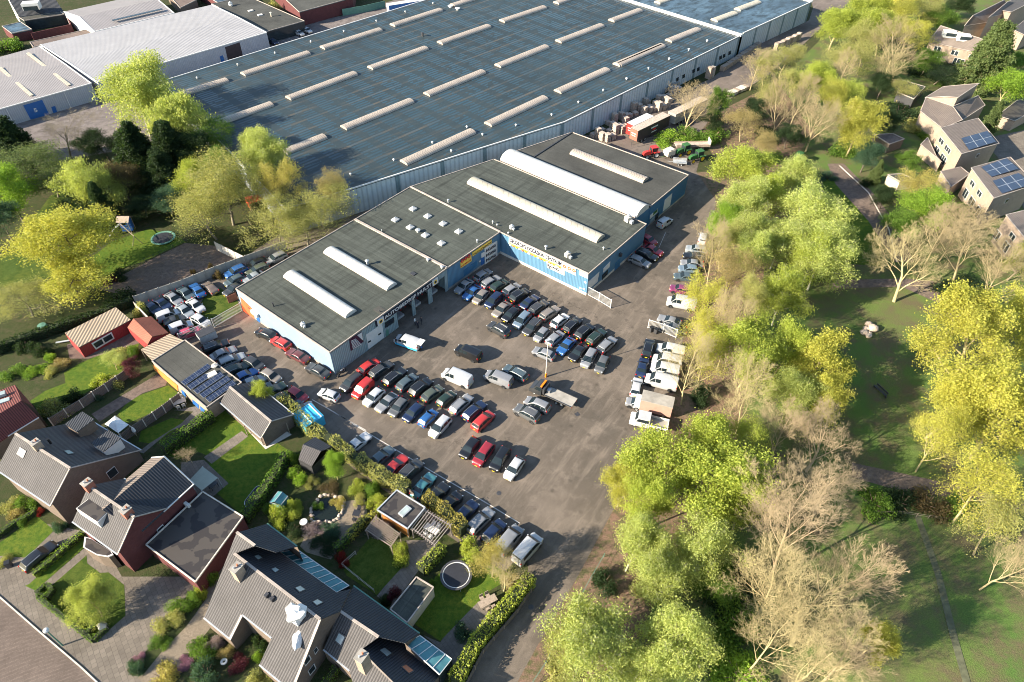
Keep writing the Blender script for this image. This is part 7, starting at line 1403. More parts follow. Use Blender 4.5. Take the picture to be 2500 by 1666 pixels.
def tree(kind, cr, x, y, dpx, H, col, label, bark='tan', group=None, cat='tree', var=None, zc=.6, name=None):
    """x, y the crown's middle in the photo, dpx its width there"""
    p = cr(x, y, H*zc); dist = (Vector((0, 0, HC))-p).length; Rw = dpx/cr.o[2]/(FPX/dist)/2; NT[0] += 1; rnd = random.Random(NT[0]*13)
    if group in (G1, G3) and kind != 'leafy_big': Rw *= 1.16; H *= 1.2 if kind.startswith('bare') else .98
    if group == G2 and kind != 'leafy_big': Rw *= 1.22; H *= 1.22
    v = NT[0] % (3 if kind != 'conifer' else 2) if var is None else var; bm_, lm = proto(kind, v)
    nm = name or {'bare': 'bare_tree', 'bare_wide': 'bare_tree', 'conifer': 'conifer', 'birch': 'birch_tree', 'willow': 'willow_tree'}.get(kind, 'leafy_tree')
    t = thing(nm, label, cat, Vector((p.x, p.y, 0)), group); t.rotation_euler = (0, 0, rnd.uniform(0, 6.28)); t.scale = (Rw/5, Rw/5, H/12); t['_o'] = (0, 0, 0)
    o = bpy.data.objects.new('trunk', bm_); C.objects.link(o); o.parent = t; o.color = (*BC[bark], 1)
    if lm: o = bpy.data.objects.new('crown', lm); C.objects.link(o); o.parent = t; c_ = LC[col]; j = rnd.uniform(.92, 1.1); o.color = (c_[0]*j, c_[1]*j, c_[2]*j, 1)
    return t
def bush_mesh(seed, n=900, sz=.075, lumps=9):
    rng = np.random.default_rng(seed); L_ = rng.normal(size=(lumps, 3)); L_ /= np.linalg.norm(L_, axis=1)[:, None]; L_[:, 2] = np.abs(L_[:, 2])*.8; L_ *= rng.uniform(.25, .85, (lumps, 1)); i = rng.integers(0, lumps, n)
    d = rng.normal(size=(n, 3)); d /= np.linalg.norm(d, axis=1)[:, None]; Cn = L_[i]+d*rng.uniform(.16, .46, (n, 1)); Cn[:, 2] = np.abs(Cn[:, 2])*1.0; tint = np.clip(.5+rng.normal(size=lumps)[i]*.2+rng.normal(size=n)*.2, 0, 1)
    return leaf_mesh(Cn, sz*rng.uniform(.6, 1.5, n), tint, 'foliage', rng)
BM = [bush_mesh(i, 3600, .042) for i in range(5)]
def stem_mesh():
    rng = np.random.default_rng(5); s_ = []
    for i in range(9): d = rng.normal(size=3); d[2] = abs(d[2])+.8; d /= np.linalg.norm(d); s_.append((np.zeros(3), d*.75, .035, .012, 3))
    return seg_mesh(s_, 'stems', 'bark')
STM = stem_mesh()
def bush(cr, x, y, dpx, H, col, label, group=None, name='shrub', cat='shrub'):
    p = cr(x, y, H*.5); dist = (Vector((0, 0, HC))-p).length; Rw = dpx/cr.o[2]/(FPX/dist)/2; NT[0] += 1; rnd = random.Random(NT[0]*7)
    t = thing(name, label, cat, Vector((p.x, p.y, 0)), group); t.rotation_euler = (0, 0, rnd.uniform(0, 6.28)); t.scale = (Rw/.85, Rw/.85, H/.95)
    for nm, me in (('foliage', BM[NT[0] % 5]), ('stems', STM)): o = bpy.data.objects.new(nm, me); C.objects.link(o); o.parent = t; o.color = (*LC[col], 1)
    return t
def hedge(label, pts, h, w_, col, den=1.0, sz=.13, rough=.12, name='hedge'):
    t = thing(name, label, 'hedge', Vector((*pts[0].xy, 0))); mb = MB()
    for p, q in zip(pts, pts[1:]): mb.bar(p+Vector((0, 0, h*.45)), q+Vector((0, 0, h*.45)), w_*.72, h*.86, 'hedge_core')
    mb.build('branches', t); rng = np.random.default_rng(int(abs(pts[0].x*10))); Cn = []
    for p, q in zip(pts, pts[1:]):
        d = np.array(q-p); L_ = np.linalg.norm(d); d /= L_; s_ = np.array([-d[1], d[0], 0]); n = int(L_*(h*2+w_)*26*den); u = rng.random(n)*L_; k = rng.random(n)*(2*h+w_); a = np.where(k < h, -w_/2, np.where(k > h+w_, w_/2, k-h-w_/2)); z = np.where(k < h, k, np.where(k > h+w_, 2*h+w_-k, h))
        bmp = 1+rough*.35*np.sin(u*2.1+a)+rough*.5*np.sin(u*.7+1); z = z*np.where(z > h*.8, bmp, 1); Cn.append(np.array(p)+d*u[:, None]+s_*(a*bmp)[:, None]+np.array([0, 0, 1.0])*z[:, None]+rng.normal(size=(n, 3))*.06)
    Cn = np.concatenate(Cn); me = leaf_mesh(Cn-np.array(t['_o']), sz*rng.uniform(.6, 1.4, len(Cn)), np.clip(.5+rng.normal(size=len(Cn))*.22, 0, 1), 'foliage', rng); o = bpy.data.objects.new('foliage', me); C.objects.link(o); o.parent = t; o.color = (*LC[col], 1); return t
plain('hedge_core', (.03, .04, .015), .9, .3)
G1 = 'trees in the belt between car yard and park'; G2 = 'garden trees left of the workshop'; G3 = 'trees on and around the park lawn'; G4 = 'trees and conifers of the housing estate'
# left gardens
tree('birch', F, 312, 225, 118, 17, 'pale', 'tall pale green birch in front of the blue shed door', 'white', G2)
tree('willow', F, 437, 285, 118, 14, 'pale', 'pale green weeping tree over the warehouse corner', 'tan', G2)
tree('conifer', F, 315, 350, 100, 12, 'dark', 'dark conifer left of two in the garden clump', 'dark', G2); tree('conifer', F, 402, 345, 100, 12, 'dark', 'dark conifer right of two in the garden clump', 'dark', G2)
tree('sparse', F, 488, 330, 95, 9, 'green', 'green bushy tree against the warehouse wall', 'grey', G2); tree('leafy', F, 240, 340, 80, 6, 'dark', 'low dark evergreen behind the grey yard', 'dark', G2)
tree('willow', F, 226, 420, 100, 10, 'pale', 'yellow-green weeping willow beside the sunny lawn', 'tan', G2); tree('conifer', F, 238, 470, 52, 9, 'dark', 'narrow ivy dark conifer behind the playhouse', 'dark', G2)
tree('leafy', F, 445, 425, 78, 10, 'lime', 'yellow-green leafy tree among olive trees', 'grey', G2); tree('sparse', F, 515, 450, 165, 12, 'olive', 'broad olive brown tree just coming into leaf', 'grey', G2); tree('sparse', F, 480, 500, 120, 9, 'olive', 'smaller olive tree beside the pale concrete wall', 'grey', G2)
tree('leafy', F, 385, 468, 75, 5, 'blue', 'blue-green bushy willow behind the sunken trampoline', 'grey', G2); tree('leafy_big', F, 125, 568, 235, 14, 'yellow', 'large yellow-leafed maple over the sunny garden', 'dark', G2)
tree('leafy', F, 22, 455, 85, 10, 'fresh', 'fresh green tree at the left edge', 'grey', G2); tree('bare', F, 140, 318, 120, 9, 'olive', 'round bare tree on the grey yard', 'grey', G2); tree('sparse', F, 50, 395, 150, 8, 'cedar', 'grey-green thicket tree under the yard, left', 'grey', G2); tree('sparse', F, 115, 415, 110, 7, 'cedar', 'grey-green thicket tree under the yard, right', 'grey', G2)
tree('conifer', F, 15, 330, 95, 10, 'dark', 'black-green conifer at the left edge above the thicket', 'dark', G2); tree('birch', F, 612, 385, 90, 13, 'pale', 'slender pale birch beside the warehouse white wall', 'white', G2); tree('sparse', F, 655, 440, 80, 11, 'gold', 'thin golden tree between birch and warehouse', 'tan', G2)
tree('sparse', F, 735, 480, 135, 8, 'olive', 'olive tree leaning over the workshop roof corner', 'grey', G2); tree('sparse', F, 700, 530, 120, 6, 'olive', 'lower olive shrubby tree behind the workshop', 'grey', G2); tree('sparse', F, 760, 450, 70, 9, 'rust', 'thin rust tinged tree in front of the warehouse wall', 'pinkish', G2)
tree('sparse', F, 58, 700, 100, 5, 'olive', 'grey-green orchard tree at the lower left of the maple', 'grey', G2); tree('leafy', F, 5, 515, 60, 7, 'blue', 'blue-green tree at the left edge beside the maple', 'grey', G2)
tree('leafy', F, 395, 330, 60, 8, 'lime', 'yellow-green tree behind the conifers', 'grey', G2); tree('leafy', F, 520, 380, 60, 7, 'green', 'mid green tree behind the olive trees', 'grey', G2)
G5 = 'small garden trees beside the houses'
tree('willow', F, 205, 1385, 92, 6, 'pale', 'small pale green willow on the front lawn', 'tan', G5, zc=.65); tree('bare', F, 432, 1045, 52, 3.5, 'olive', 'small blossoming bare tree by the shade sail', 'pinkish', G5); tree('leafy', F, 768, 1075, 66, 5, 'fresh', 'fresh green small tree beside the dark hut', 'tan', G5); tree('leafy', F, 597, 902, 50, 5, 'lime', 'small yellow-green tree between tiled outbuilding and cars', 'tan', G5)
bush(F, 1080, 1258, 58, 3.4, 'lime', 'round golden green bush beside the white campers', G5); bush(F, 919, 1266, 46, 3.0, 'lime', 'rounded olive green bush in front of the cedar pavilion', G5); tree('sparse', F, 1130, 1290, 95, 7, 'gold', 'golden brown sparse tree over the campers', 'tan', G5); tree('bare', F, 1158, 1320, 105, 7.5, 'olive', 'bare pale branched small tree by the hedge corner', 'gold', G5); bush(F, 1172, 1340, 42, 2.5, 'rust', 'red leafed shrub at the hedge corner', G5)
tree('leafy', F, 303, 845, 42, 3.5, 'purple', 'dark purple plum tree beside the tan canopy', 'dark', G5); tree('sparse', F, 258, 830, 55, 3.5, 'pale', 'pale sparse fruit tree beside the purple plum', 'tan', G5)
# belt right of the yard
for a in (('leafy', c3, 1275, 155, 215, 12, 'lime', 'bright leafy tree below the top of the service road'), ('birch', c3, 1450, 40, 190, 14, 'lime', 'yellow-green tree at the top edge, left of three'), ('sparse', c3, 1600, 60, 200, 14, 'yellow', 'yellow-green tree at the top edge, middle of three'), ('sparse', c3, 1760, 60, 180, 12, 'olive', 'olive tree at the top edge, right of three'),
  ('bare', c3, 1660, 290, 260, 15, 'olive', 'large bare golden tree before the dormer terrace'), ('sparse', c3, 1460, 240, 210, 13, 'olive', 'thin leafed tree between leafy and bare crowns'), ('leafy', c3, 1155, 440, 190, 12, 'lime', 'yellow-green leafy tree halfway down the belt'), ('bare', c3, 1320, 450, 180, 12, 'olive', 'upright bare tree right of the halfway leafy tree'), ('bare', c3, 810, 400, 200, 10, 'olive', 'bare tree before the timber row'),
  ('bare_wide', c3, 430, 630, 270, 11, 'olive', 'spreading bare tree in front of the long trailers'), ('leafy', c3, 595, 600, 120, 10, 'green', 'mid green tree beside the spreading bare tree'), ('leafy', c3, 560, 700, 130, 5, 'dark', 'dark green undergrowth tree beneath the mid green tree'), ('sparse', c3, 750, 700, 190, 9, 'rust', 'rust coloured twiggy tree above the tractor path'), ('bare', c3, 960, 620, 160, 14, 'olive', 'tall multi stemmed bare tree in the belt'), ('sparse', c3, 1020, 500, 160, 12, 'olive', 'thin olive tree behind the tall bare stems'),
  ('bare_wide', c3, 1160, 690, 280, 14, 'olive', 'wide pale bare tree over the green tractor'), ('leafy', c3, 1400, 720, 220, 14, 'yellow', 'yellow leafed tree in front of the green hedge garden'), ('sparse', c3, 880, 400, 160, 10, 'olive', 'faint olive tree behind the bare service road tree'),
  ('leafy', c3, 690, 960, 310, 13, 'lime', 'broad bright green tree beside the tractor yard'), ('birch', c3, 730, 1150, 240, 14, 'pale', 'pale birch below the broad bright tree'), ('birch', c3, 1090, 1030, 240, 13, 'pale', 'pale birch right of the red tractor path'), ('birch', c3, 1120, 1220, 330, 15, 'pale', 'widest pale birch in the middle of the belt'), ('birch', c3, 1270, 1360, 220, 13, 'pale', 'pale birch at the edge of the park lawn'), ('birch', c3, 830, 1340, 230, 13, 'pale', 'pale birch beside the parked white van'), ('birch', c3, 640, 1260, 150, 11, 'fresh', 'fresh green birch overhanging the yard edge')):
    tree(a[0], *a[1:8], 'white' if a[0] == 'birch' else 'tan', G1)
for a in (('sparse', r5, 230, 310, 300, 13, 'rust', 'pinkish bare twigged tree over the tree row of cars', 'pinkish'), ('sparse', r5, 60, 470, 260, 12, 'yellow', 'yellow-green fine leafed tree over the white van', 'tan'), ('birch', r5, 560, 430, 260, 13, 'lime', 'yellow-green birch beside the path fork', 'white'), ('birch', r5, 800, 190, 330, 14, 'pale', 'tall birch with white limbs above the park path', 'white'),
  ('bare_wide', r5, 1370, 280, 480, 13, 'olive', 'pale bare plane tree on the far side of the lawn', 'gold'), ('bare', r5, 1760, 150, 430, 13, 'olive', 'large bare tree before the end estate house', 'tan'), ('leafy', r5, 350, 820, 400, 14, 'lime', 'leafy lime green tree left of the boulders', 'tan'), ('leafy', r5, 800, 850, 330, 14, 'yellow', 'yellow-green tree with open crown beside the lawn', 'tan'),
  ('bare', r5, 340, 1110, 420, 14, 'olive', 'fan shaped bare tree left of the park bench', 'gold'), ('bare_wide', r5, 800, 1380, 470, 12, 'olive', 'low spreading bare tree below the bench', 'pinkish'), ('bare', r5, -30, 900, 300, 15, 'olive', 'tall bare tree towering over the vans', 'gold'), ('bare', r5, 120, 640, 280, 13, 'olive', 'bare tree over the row of hidden cars', 'tan'), ('sparse', r5, 30, 680, 230, 11, 'yellow', 'thin yellow-green tree over the slatted gate', 'tan'),
  ('leafy_big', r5, 1800, 800, 620, 20, 'yellow', 'huge yellow oak filling the right edge', 'gold'), ('leafy_big', r5, 2000, 1180, 640, 19, 'yellow', 'huge yellow oak lower at the right edge', 'gold'), ('leafy_big', r5, 1630, 1120, 380, 15, 'yellow', 'lower leaning yellow oak nearest the park lawn', 'gold'), ('leafy_big', r5, 2030, 560, 420, 18, 'yellow', 'yellow oak behind the huge oak', 'gold')):
    tree(*a[:8], a[8], G3)
for a in (('leafy', r6, 640, 290, 340, 14, 'lime', 'bright lime tree overhanging the lane, left crown', 'tan'), ('leafy', r6, 920, 330, 400, 15, 'lime', 'bright lime tree with full crown above the birches', 'tan'), ('birch', r6, 480, 640, 260, 12, 'pale', 'pale birch leaning over the lane', 'white'), ('birch', r6, 830, 660, 290, 12, 'pale', 'thin birch right of the leaning birch', 'white'), ('birch', r6, 310, 1080, 360, 13, 'pale', 'dense pale birch at the bottom of the lane', 'white'), ('birch', r6, 690, 1030, 330, 13, 'pale', 'open birch with white trunk at the bottom', 'white'),
  ('bare', r6, 1250, 620, 480, 17, 'olive', 'great bare tree with pinkish twigs, upper crown', 'pinkish'), ('bare_wide', r6, 1360, 960, 560, 16, 'olive', 'great bare tree with golden limbs at the bottom', 'gold'), ('bare', r6, 1110, 1130, 340, 13, 'olive', 'bare tree at the bottom left of the great tree', 'gold'), ('leafy', r6, 1650, 1090, 150, 9, 'yellow', 'small yellow leafed tree beside the great bare tree', 'tan'), ('bare', r6, 2290, 720, 240, 13, 'olive', 'bare tree leaning in at the right edge', 'tan'), ('bare', r6, 1420, 380, 330, 11, 'olive', 'bare tree above the great bare trees', 'pinkish'), ('birch', r6, 430, 350, 170, 10, 'yellow', 'yellow-green birch at the lane edge beside the lime tree', 'white'), ('sparse', r6, 2150, 380, 260, 14, 'yellow', 'thin yellow tree below the huge oak', 'gold'), ('bare', r6, 1500, 1180, 340, 12, 'olive', 'bare pinkish tree at the bottom edge', 'pinkish')):
    tree(*a[:8], a[8], G3)
for a in (('conifer', c3, 2190, 290, 270, 19, 'cedar', 'tall green cedar in front of the estate', 'tan'), ('leafy', c3, 2265, 500, 220, 10, 'fresh', 'bright green tree above the split roof house', 'tan'), ('conifer', c3, 2180, 660, 100, 10, 'cedar', 'slim green cypress between the estate houses', 'dark'), ('leafy', c3, 1450, 900, 190, 7, 'blue', 'dark blue-green yew beside the park path', 'dark'), ('conifer', c3, 1512, 975, 80, 6, 'cedar', 'small green cone shaped conifer beside the yew', 'dark'),
  ('leafy', c3, 1560, 680, 140, 8, 'dark', 'dark laurel tree beside the split roof house', 'dark'), ('leafy', c3, 1540, 490, 150, 7, 'dark', 'dark green tree near the dark shed', 'dark'), ('leafy', c3, 1700, 930, 130, 5, 'green', 'mid green garden tree before the solar house', 'grey'), ('sparse', c3, 1860, 430, 220, 5, 'dark', 'dark thicket below the dormer terrace', 'dark'), ('leafy', c3, 1560, 1120, 160, 6, 'dark', 'dark green shrub tree by the curved path', 'dark'),
  ('leafy', c3, 1780, 1200, 290, 10, 'fresh', 'fresh green tree in front of the solar houses', 'tan'), ('sparse', c3, 1740, 1060, 230, 8, 'gold', 'golden twiggy tree above the fresh green tree', 'tan'), ('leafy', c3, 1900, 110, 190, 9, 'green', 'green tree behind the dormer terrace', 'grey'), ('leafy', c3, 2300, 370, 130, 7, 'green', 'green tree behind the cedar', 'grey'), ('bare', c3, 1960, 1330, 330, 12, 'olive', 'bare tree in front of the end estate house', 'tan'), ('leafy', c3, 1960, 30, 140, 8, 'dark', 'dark tree at the top edge beside the terraces', 'dark'), ('leafy', c3, 1800, 350, 150, 7, 'green', 'green garden tree left of the dormer terrace', 'grey'), ('leafy', c3, 2330, 1500, 200, 8, 'olive', 'olive tree at the foot of the end estate house', 'grey')):
    tree(*a[:8], a[8], G4)

for a in (('sparse', c3, 980, 330, 190, 10, 'olive', 'olive crown beside the long pallet row', 'tan'), ('bare', c3, 1060, 560, 180, 13, 'olive', 'bare crown between two yellow-green belt trees', 'tan'), ('sparse', c3, 1230, 560, 180, 12, 'yellow', 'thin yellow crown above the pale bare tree', 'tan'), ('sparse', c3, 1350, 330, 230, 13, 'olive', 'hazy olive crown below the bright leafy tree', 'tan'), ('bare', c3, 1560, 380, 230, 12, 'olive', 'bare golden crown left of the dormer gardens', 'gold'), ('birch', c3, 1560, 160, 230, 14, 'lime', 'yellow-green crown right of the bright leafy tree', 'tan'),
  ('sparse', c3, 1700, 190, 200, 12, 'yellow', 'pale yellow crown over the estate gardens', 'tan'), ('sparse', c3, 1340, 560, 170, 11, 'lime', 'lime haze crown behind the yellow leafed tree', 'tan'), ('sparse', c3, 860, 560, 160, 9, 'olive', 'olive crown above the rust coloured tree', 'tan'), ('leafy', c3, 820, 640, 150, 7, 'dark', 'dark green crown between rust and bare trees', 'dark'), ('leafy', c3, 1000, 780, 160, 6, 'dark', 'dark green crown at the top of the red path', 'dark'), ('sparse', c3, 850, 830, 150, 8, 'rust', 'russet crown right of the broad bright tree', 'pinkish'),
  ('birch', c3, 900, 1110, 180, 12, 'lime', 'lime birch between the two pale path birches', 'white'), ('birch', c3, 960, 1360, 240, 13, 'pale', 'pale birch left of the lawn edge birch', 'white'), ('sparse', c3, 640, 1400, 180, 11, 'olive', 'olive crown overhanging the last parked cars', 'tan'), ('birch', c3, 1150, 1460, 230, 13, 'lime', 'lime birch below the widest pale birch', 'white'), ('leafy', c3, 1630, 1290, 170, 8, 'green', 'green crown between curved path and bare trees', 'tan'), ('sparse', c3, 1650, 520, 150, 6, 'olive', 'olive crown over the dark felt shed', 'tan')):
    tree(*a[:8], a[8], G1)
for a in (('bare', r5, 120, 200, 260, 13, 'olive', 'bare crown at the yard edge above pinkish tree', 'tan'), ('sparse', r5, 330, 470, 230, 12, 'olive', 'olive crown above the leafy lime tree', 'tan'), ('birch', r5, 420, 160, 240, 13, 'pale', 'pale birch behind the pinkish bare tree', 'white'), ('bare', r5, 200, 700, 250, 14, 'gold', 'golden bare crown above the slatted gate trees', 'gold'), ('sparse', r5, 60, 850, 240, 13, 'yellow', 'thin yellow crown over the red topped van', 'tan'), ('leafy', r5, 560, 780, 260, 13, 'lime', 'lime crown between the two leafy lawn trees', 'tan'),
  ('birch', r5, 620, 1080, 300, 12, 'pale', 'pale birch between fan shaped tree and bench', 'tan'), ('leafy', r5, 830, 1110, 230, 11, 'yellow', 'yellow crown just left of the bench', 'tan'), ('bare', r5, 560, 1320, 300, 12, 'olive', 'bare crown above the lime trees', 'pinkish'), ('sparse', r5, 330, 1370, 260, 12, 'lime', 'lime haze crown left of the low spreading tree', 'tan'), ('sparse', r5, 1560, 1350, 260, 14, 'yellow', 'thin yellow crown under the leaning oak', 'gold'), ('bare', r5, 1900, 330, 300, 12, 'olive', 'bare crown behind the huge yellow oak', 'tan'), ('bare', r5, 1560, 60, 250, 12, 'olive', 'bare crown beside the large estate bare tree', 'tan')):
    tree(*a[:8], a[8], G3)
for a in (('birch', r6, 640, 790, 240, 12, 'pale', 'pale birch between the four bottom birches', 'white'), ('birch', r6, 520, 1200, 260, 10, 'pale', 'pale birch at the bottom edge', 'white'), ('leafy', r6, 780, 180, 270, 14, 'lime', 'lime crown behind the full lime crown', 'tan'), ('leafy', r6, 560, 430, 220, 13, 'lime', 'lime crown at the lane edge under the left lime tree', 'tan'), ('leafy', r6, 1020, 440, 240, 12, 'lime', 'lime crown right of the full lime crown', 'tan'), ('bare', r6, 1180, 430, 300, 12, 'olive', 'bare crown between lime trees and great bare tree', 'pinkish'), ('bare', r6, 1450, 780, 330, 14, 'olive', 'bare crown on the park side of the great tree', 'pinkish'), ('bare', r6, 1130, 880, 360, 15, 'olive', 'bare crown left of the golden limbed tree', 'gold'), ('bare', r6, 1300, 1230, 380, 13, 'olive', 'bare crown under the golden limbed tree', 'gold'), ('leafy', r6, 880, 830, 200, 6, 'green', 'green undergrowth crown beside the open birch', 'tan'), ('sparse', r6, 2240, 560, 230, 12, 'olive', 'olive crown at the right edge above the leaning tree', 'tan'), ('birch', r6, 170, 1150, 180, 9, 'olive', 'small olive birch at the lane railing', 'white')):
    tree(*a[:8], a[8], G3)
for a in (('willow', F, 375, 230, 90, 14, 'pale', 'pale tree between tall birch and warehouse corner', 'white', G2), ('leafy', F, 440, 360, 90, 9, 'dark', 'dark crown under the weeping tree', 'dark', G2), ('sparse', F, 560, 460, 100, 10, 'olive', 'olive crown beside the orange tent', 'grey', G2), ('birch', F, 590, 340, 60, 10, 'pale', 'thin pale crown over the warehouse roof corner', 'white', G2), ('leafy', F, 190, 470, 70, 5, 'dark', 'dark crown between maple and willow', 'dark', G2), ('leafy_big', F, 160, 640, 130, 8, 'yellow', 'lower yellow crown of a second maple', 'dark', G2), ('sparse', F, 280, 420, 80, 7, 'brown', 'brown-red crown under the dark conifers', 'dark', G2), ('conifer', F, 365, 400, 90, 9, 'dark', 'third dark conifer below the other two', 'dark', G2), ('sparse', F, 630, 520, 120, 8, 'olive', 'olive crown behind the workshop back wall', 'grey', G2), ('leafy', F, 330, 480, 60, 3.5, 'dark', 'dark shrubby crown behind the playhouse roof', 'dark', G2)):
    tree(*a)

for i, (x, y, d, c_, lab) in enumerate(((1990, 12, 60, 'green', 'low green bush on the service yard at the top'),)): pass
bush(k1, 25, 320, 190, 4, 'green', 'bright bushes at the left edge beside the brick garage'); bush(k1, 1950, 40, 90, 4, 'olive', 'golden round bush between the office and brick hall'); bush(k1, 2100, 215, 40, 2, 'purple', 'small dark red bush at the glazed office')
# undergrowth of the tree belt and shrubs
U1 = 'undergrowth shrubs in the tree belt'
for i, (cr, x, y, d, H, c_, lab) in enumerate(((c3, 330, 790, 180, 2.4, 'fresh', 'bright green bramble behind the farm trailer'), (c3, 430, 770, 160, 2.6, 'green', 'green bramble right of the bright bramble'), (c3, 560, 770, 170, 2.8, 'green', 'green shrub beneath the mid green tree'), (c3, 880, 760, 160, 3, 'dark', 'dark shrub at the foot of the tall bare stems'), (c3, 900, 900, 170, 1.6, 'green', 'low green growth beside the broad bright tree'), (c3, 1230, 1010, 90, 1.4, 'blue', 'teal low shrub at the path bend'), (c3, 1310, 850, 160, 2.4, 'green', 'green shrub at the foot of the yellow tree'),
  (r6, 345, 815, 130, 2.2, 'dark', 'dark bush beside the lane railing'), (r6, 950, 850, 260, 3, 'dark', 'dark shrub left of the great bare tree'), (r6, 1010, 1040, 240, 3, 'green', 'green shrub at the foot of the great bare tree'), (r6, 1650, 440, 150, 2.6, 'green', 'green shrub at the left end of the path border'), (r6, 1780, 430, 150, 2.4, 'dark', 'dark shrub in the path border, second'), (r6, 1900, 440, 160, 2.2, 'brown', 'brownish shrub in the path border'), (r6, 2060, 470, 150, 2.2, 'green', 'green shrub at the right end of the path border'),
  (r5, 40, 1060, 150, 3, 'dark', 'dark shrub at the trunk of the tall bare tree'), (r5, 700, 1130, 220, 3, 'green', 'green shrub beside the fan shaped bare tree'), (r5, 1750, 420, 260, 3, 'dark', 'dark shrub between plane tree and huge oak'), (r5, 120, 20, 120, 2.5, 'fresh', 'fresh green shrub at the yard edge'), (r6, 560, 830, 160, 1.4, 'olive', 'low olive growth in the leaf litter'), (r6, 150, 1250, 200, 1.8, 'olive', 'olive growth at the bottom lane edge'), (r6, 1000, 1260, 220, 2.4, 'fresh', 'bright shrub at the bottom edge left of the trunk'),
  (c3, 1640, 640, 200, 3, 'dark', 'dark garden shrub by the dark shed'), (c3, 1720, 720, 130, 2.0, 'olive', 'olive garden shrub before the split roof house'), (c3, 1450, 1040, 70, 1.8, 'dark', 'clipped dark ball beside the path'), (c3, 2000, 1200, 120, 2.5, 'green', 'green shrub below the two array house'), (c3, 1850, 400, 240, 2, 'dark', 'garden shrub under the dormer terrace'), (c3, 1900, 450, 160, 2, 'green', 'mixed garden shrub right of the thicket'), (c3, 1830, 780, 120, 1.6, 'green', 'low shrub at the solar house wall'))):
    bush(cr, x, y, d, H, c_, lab, U1)
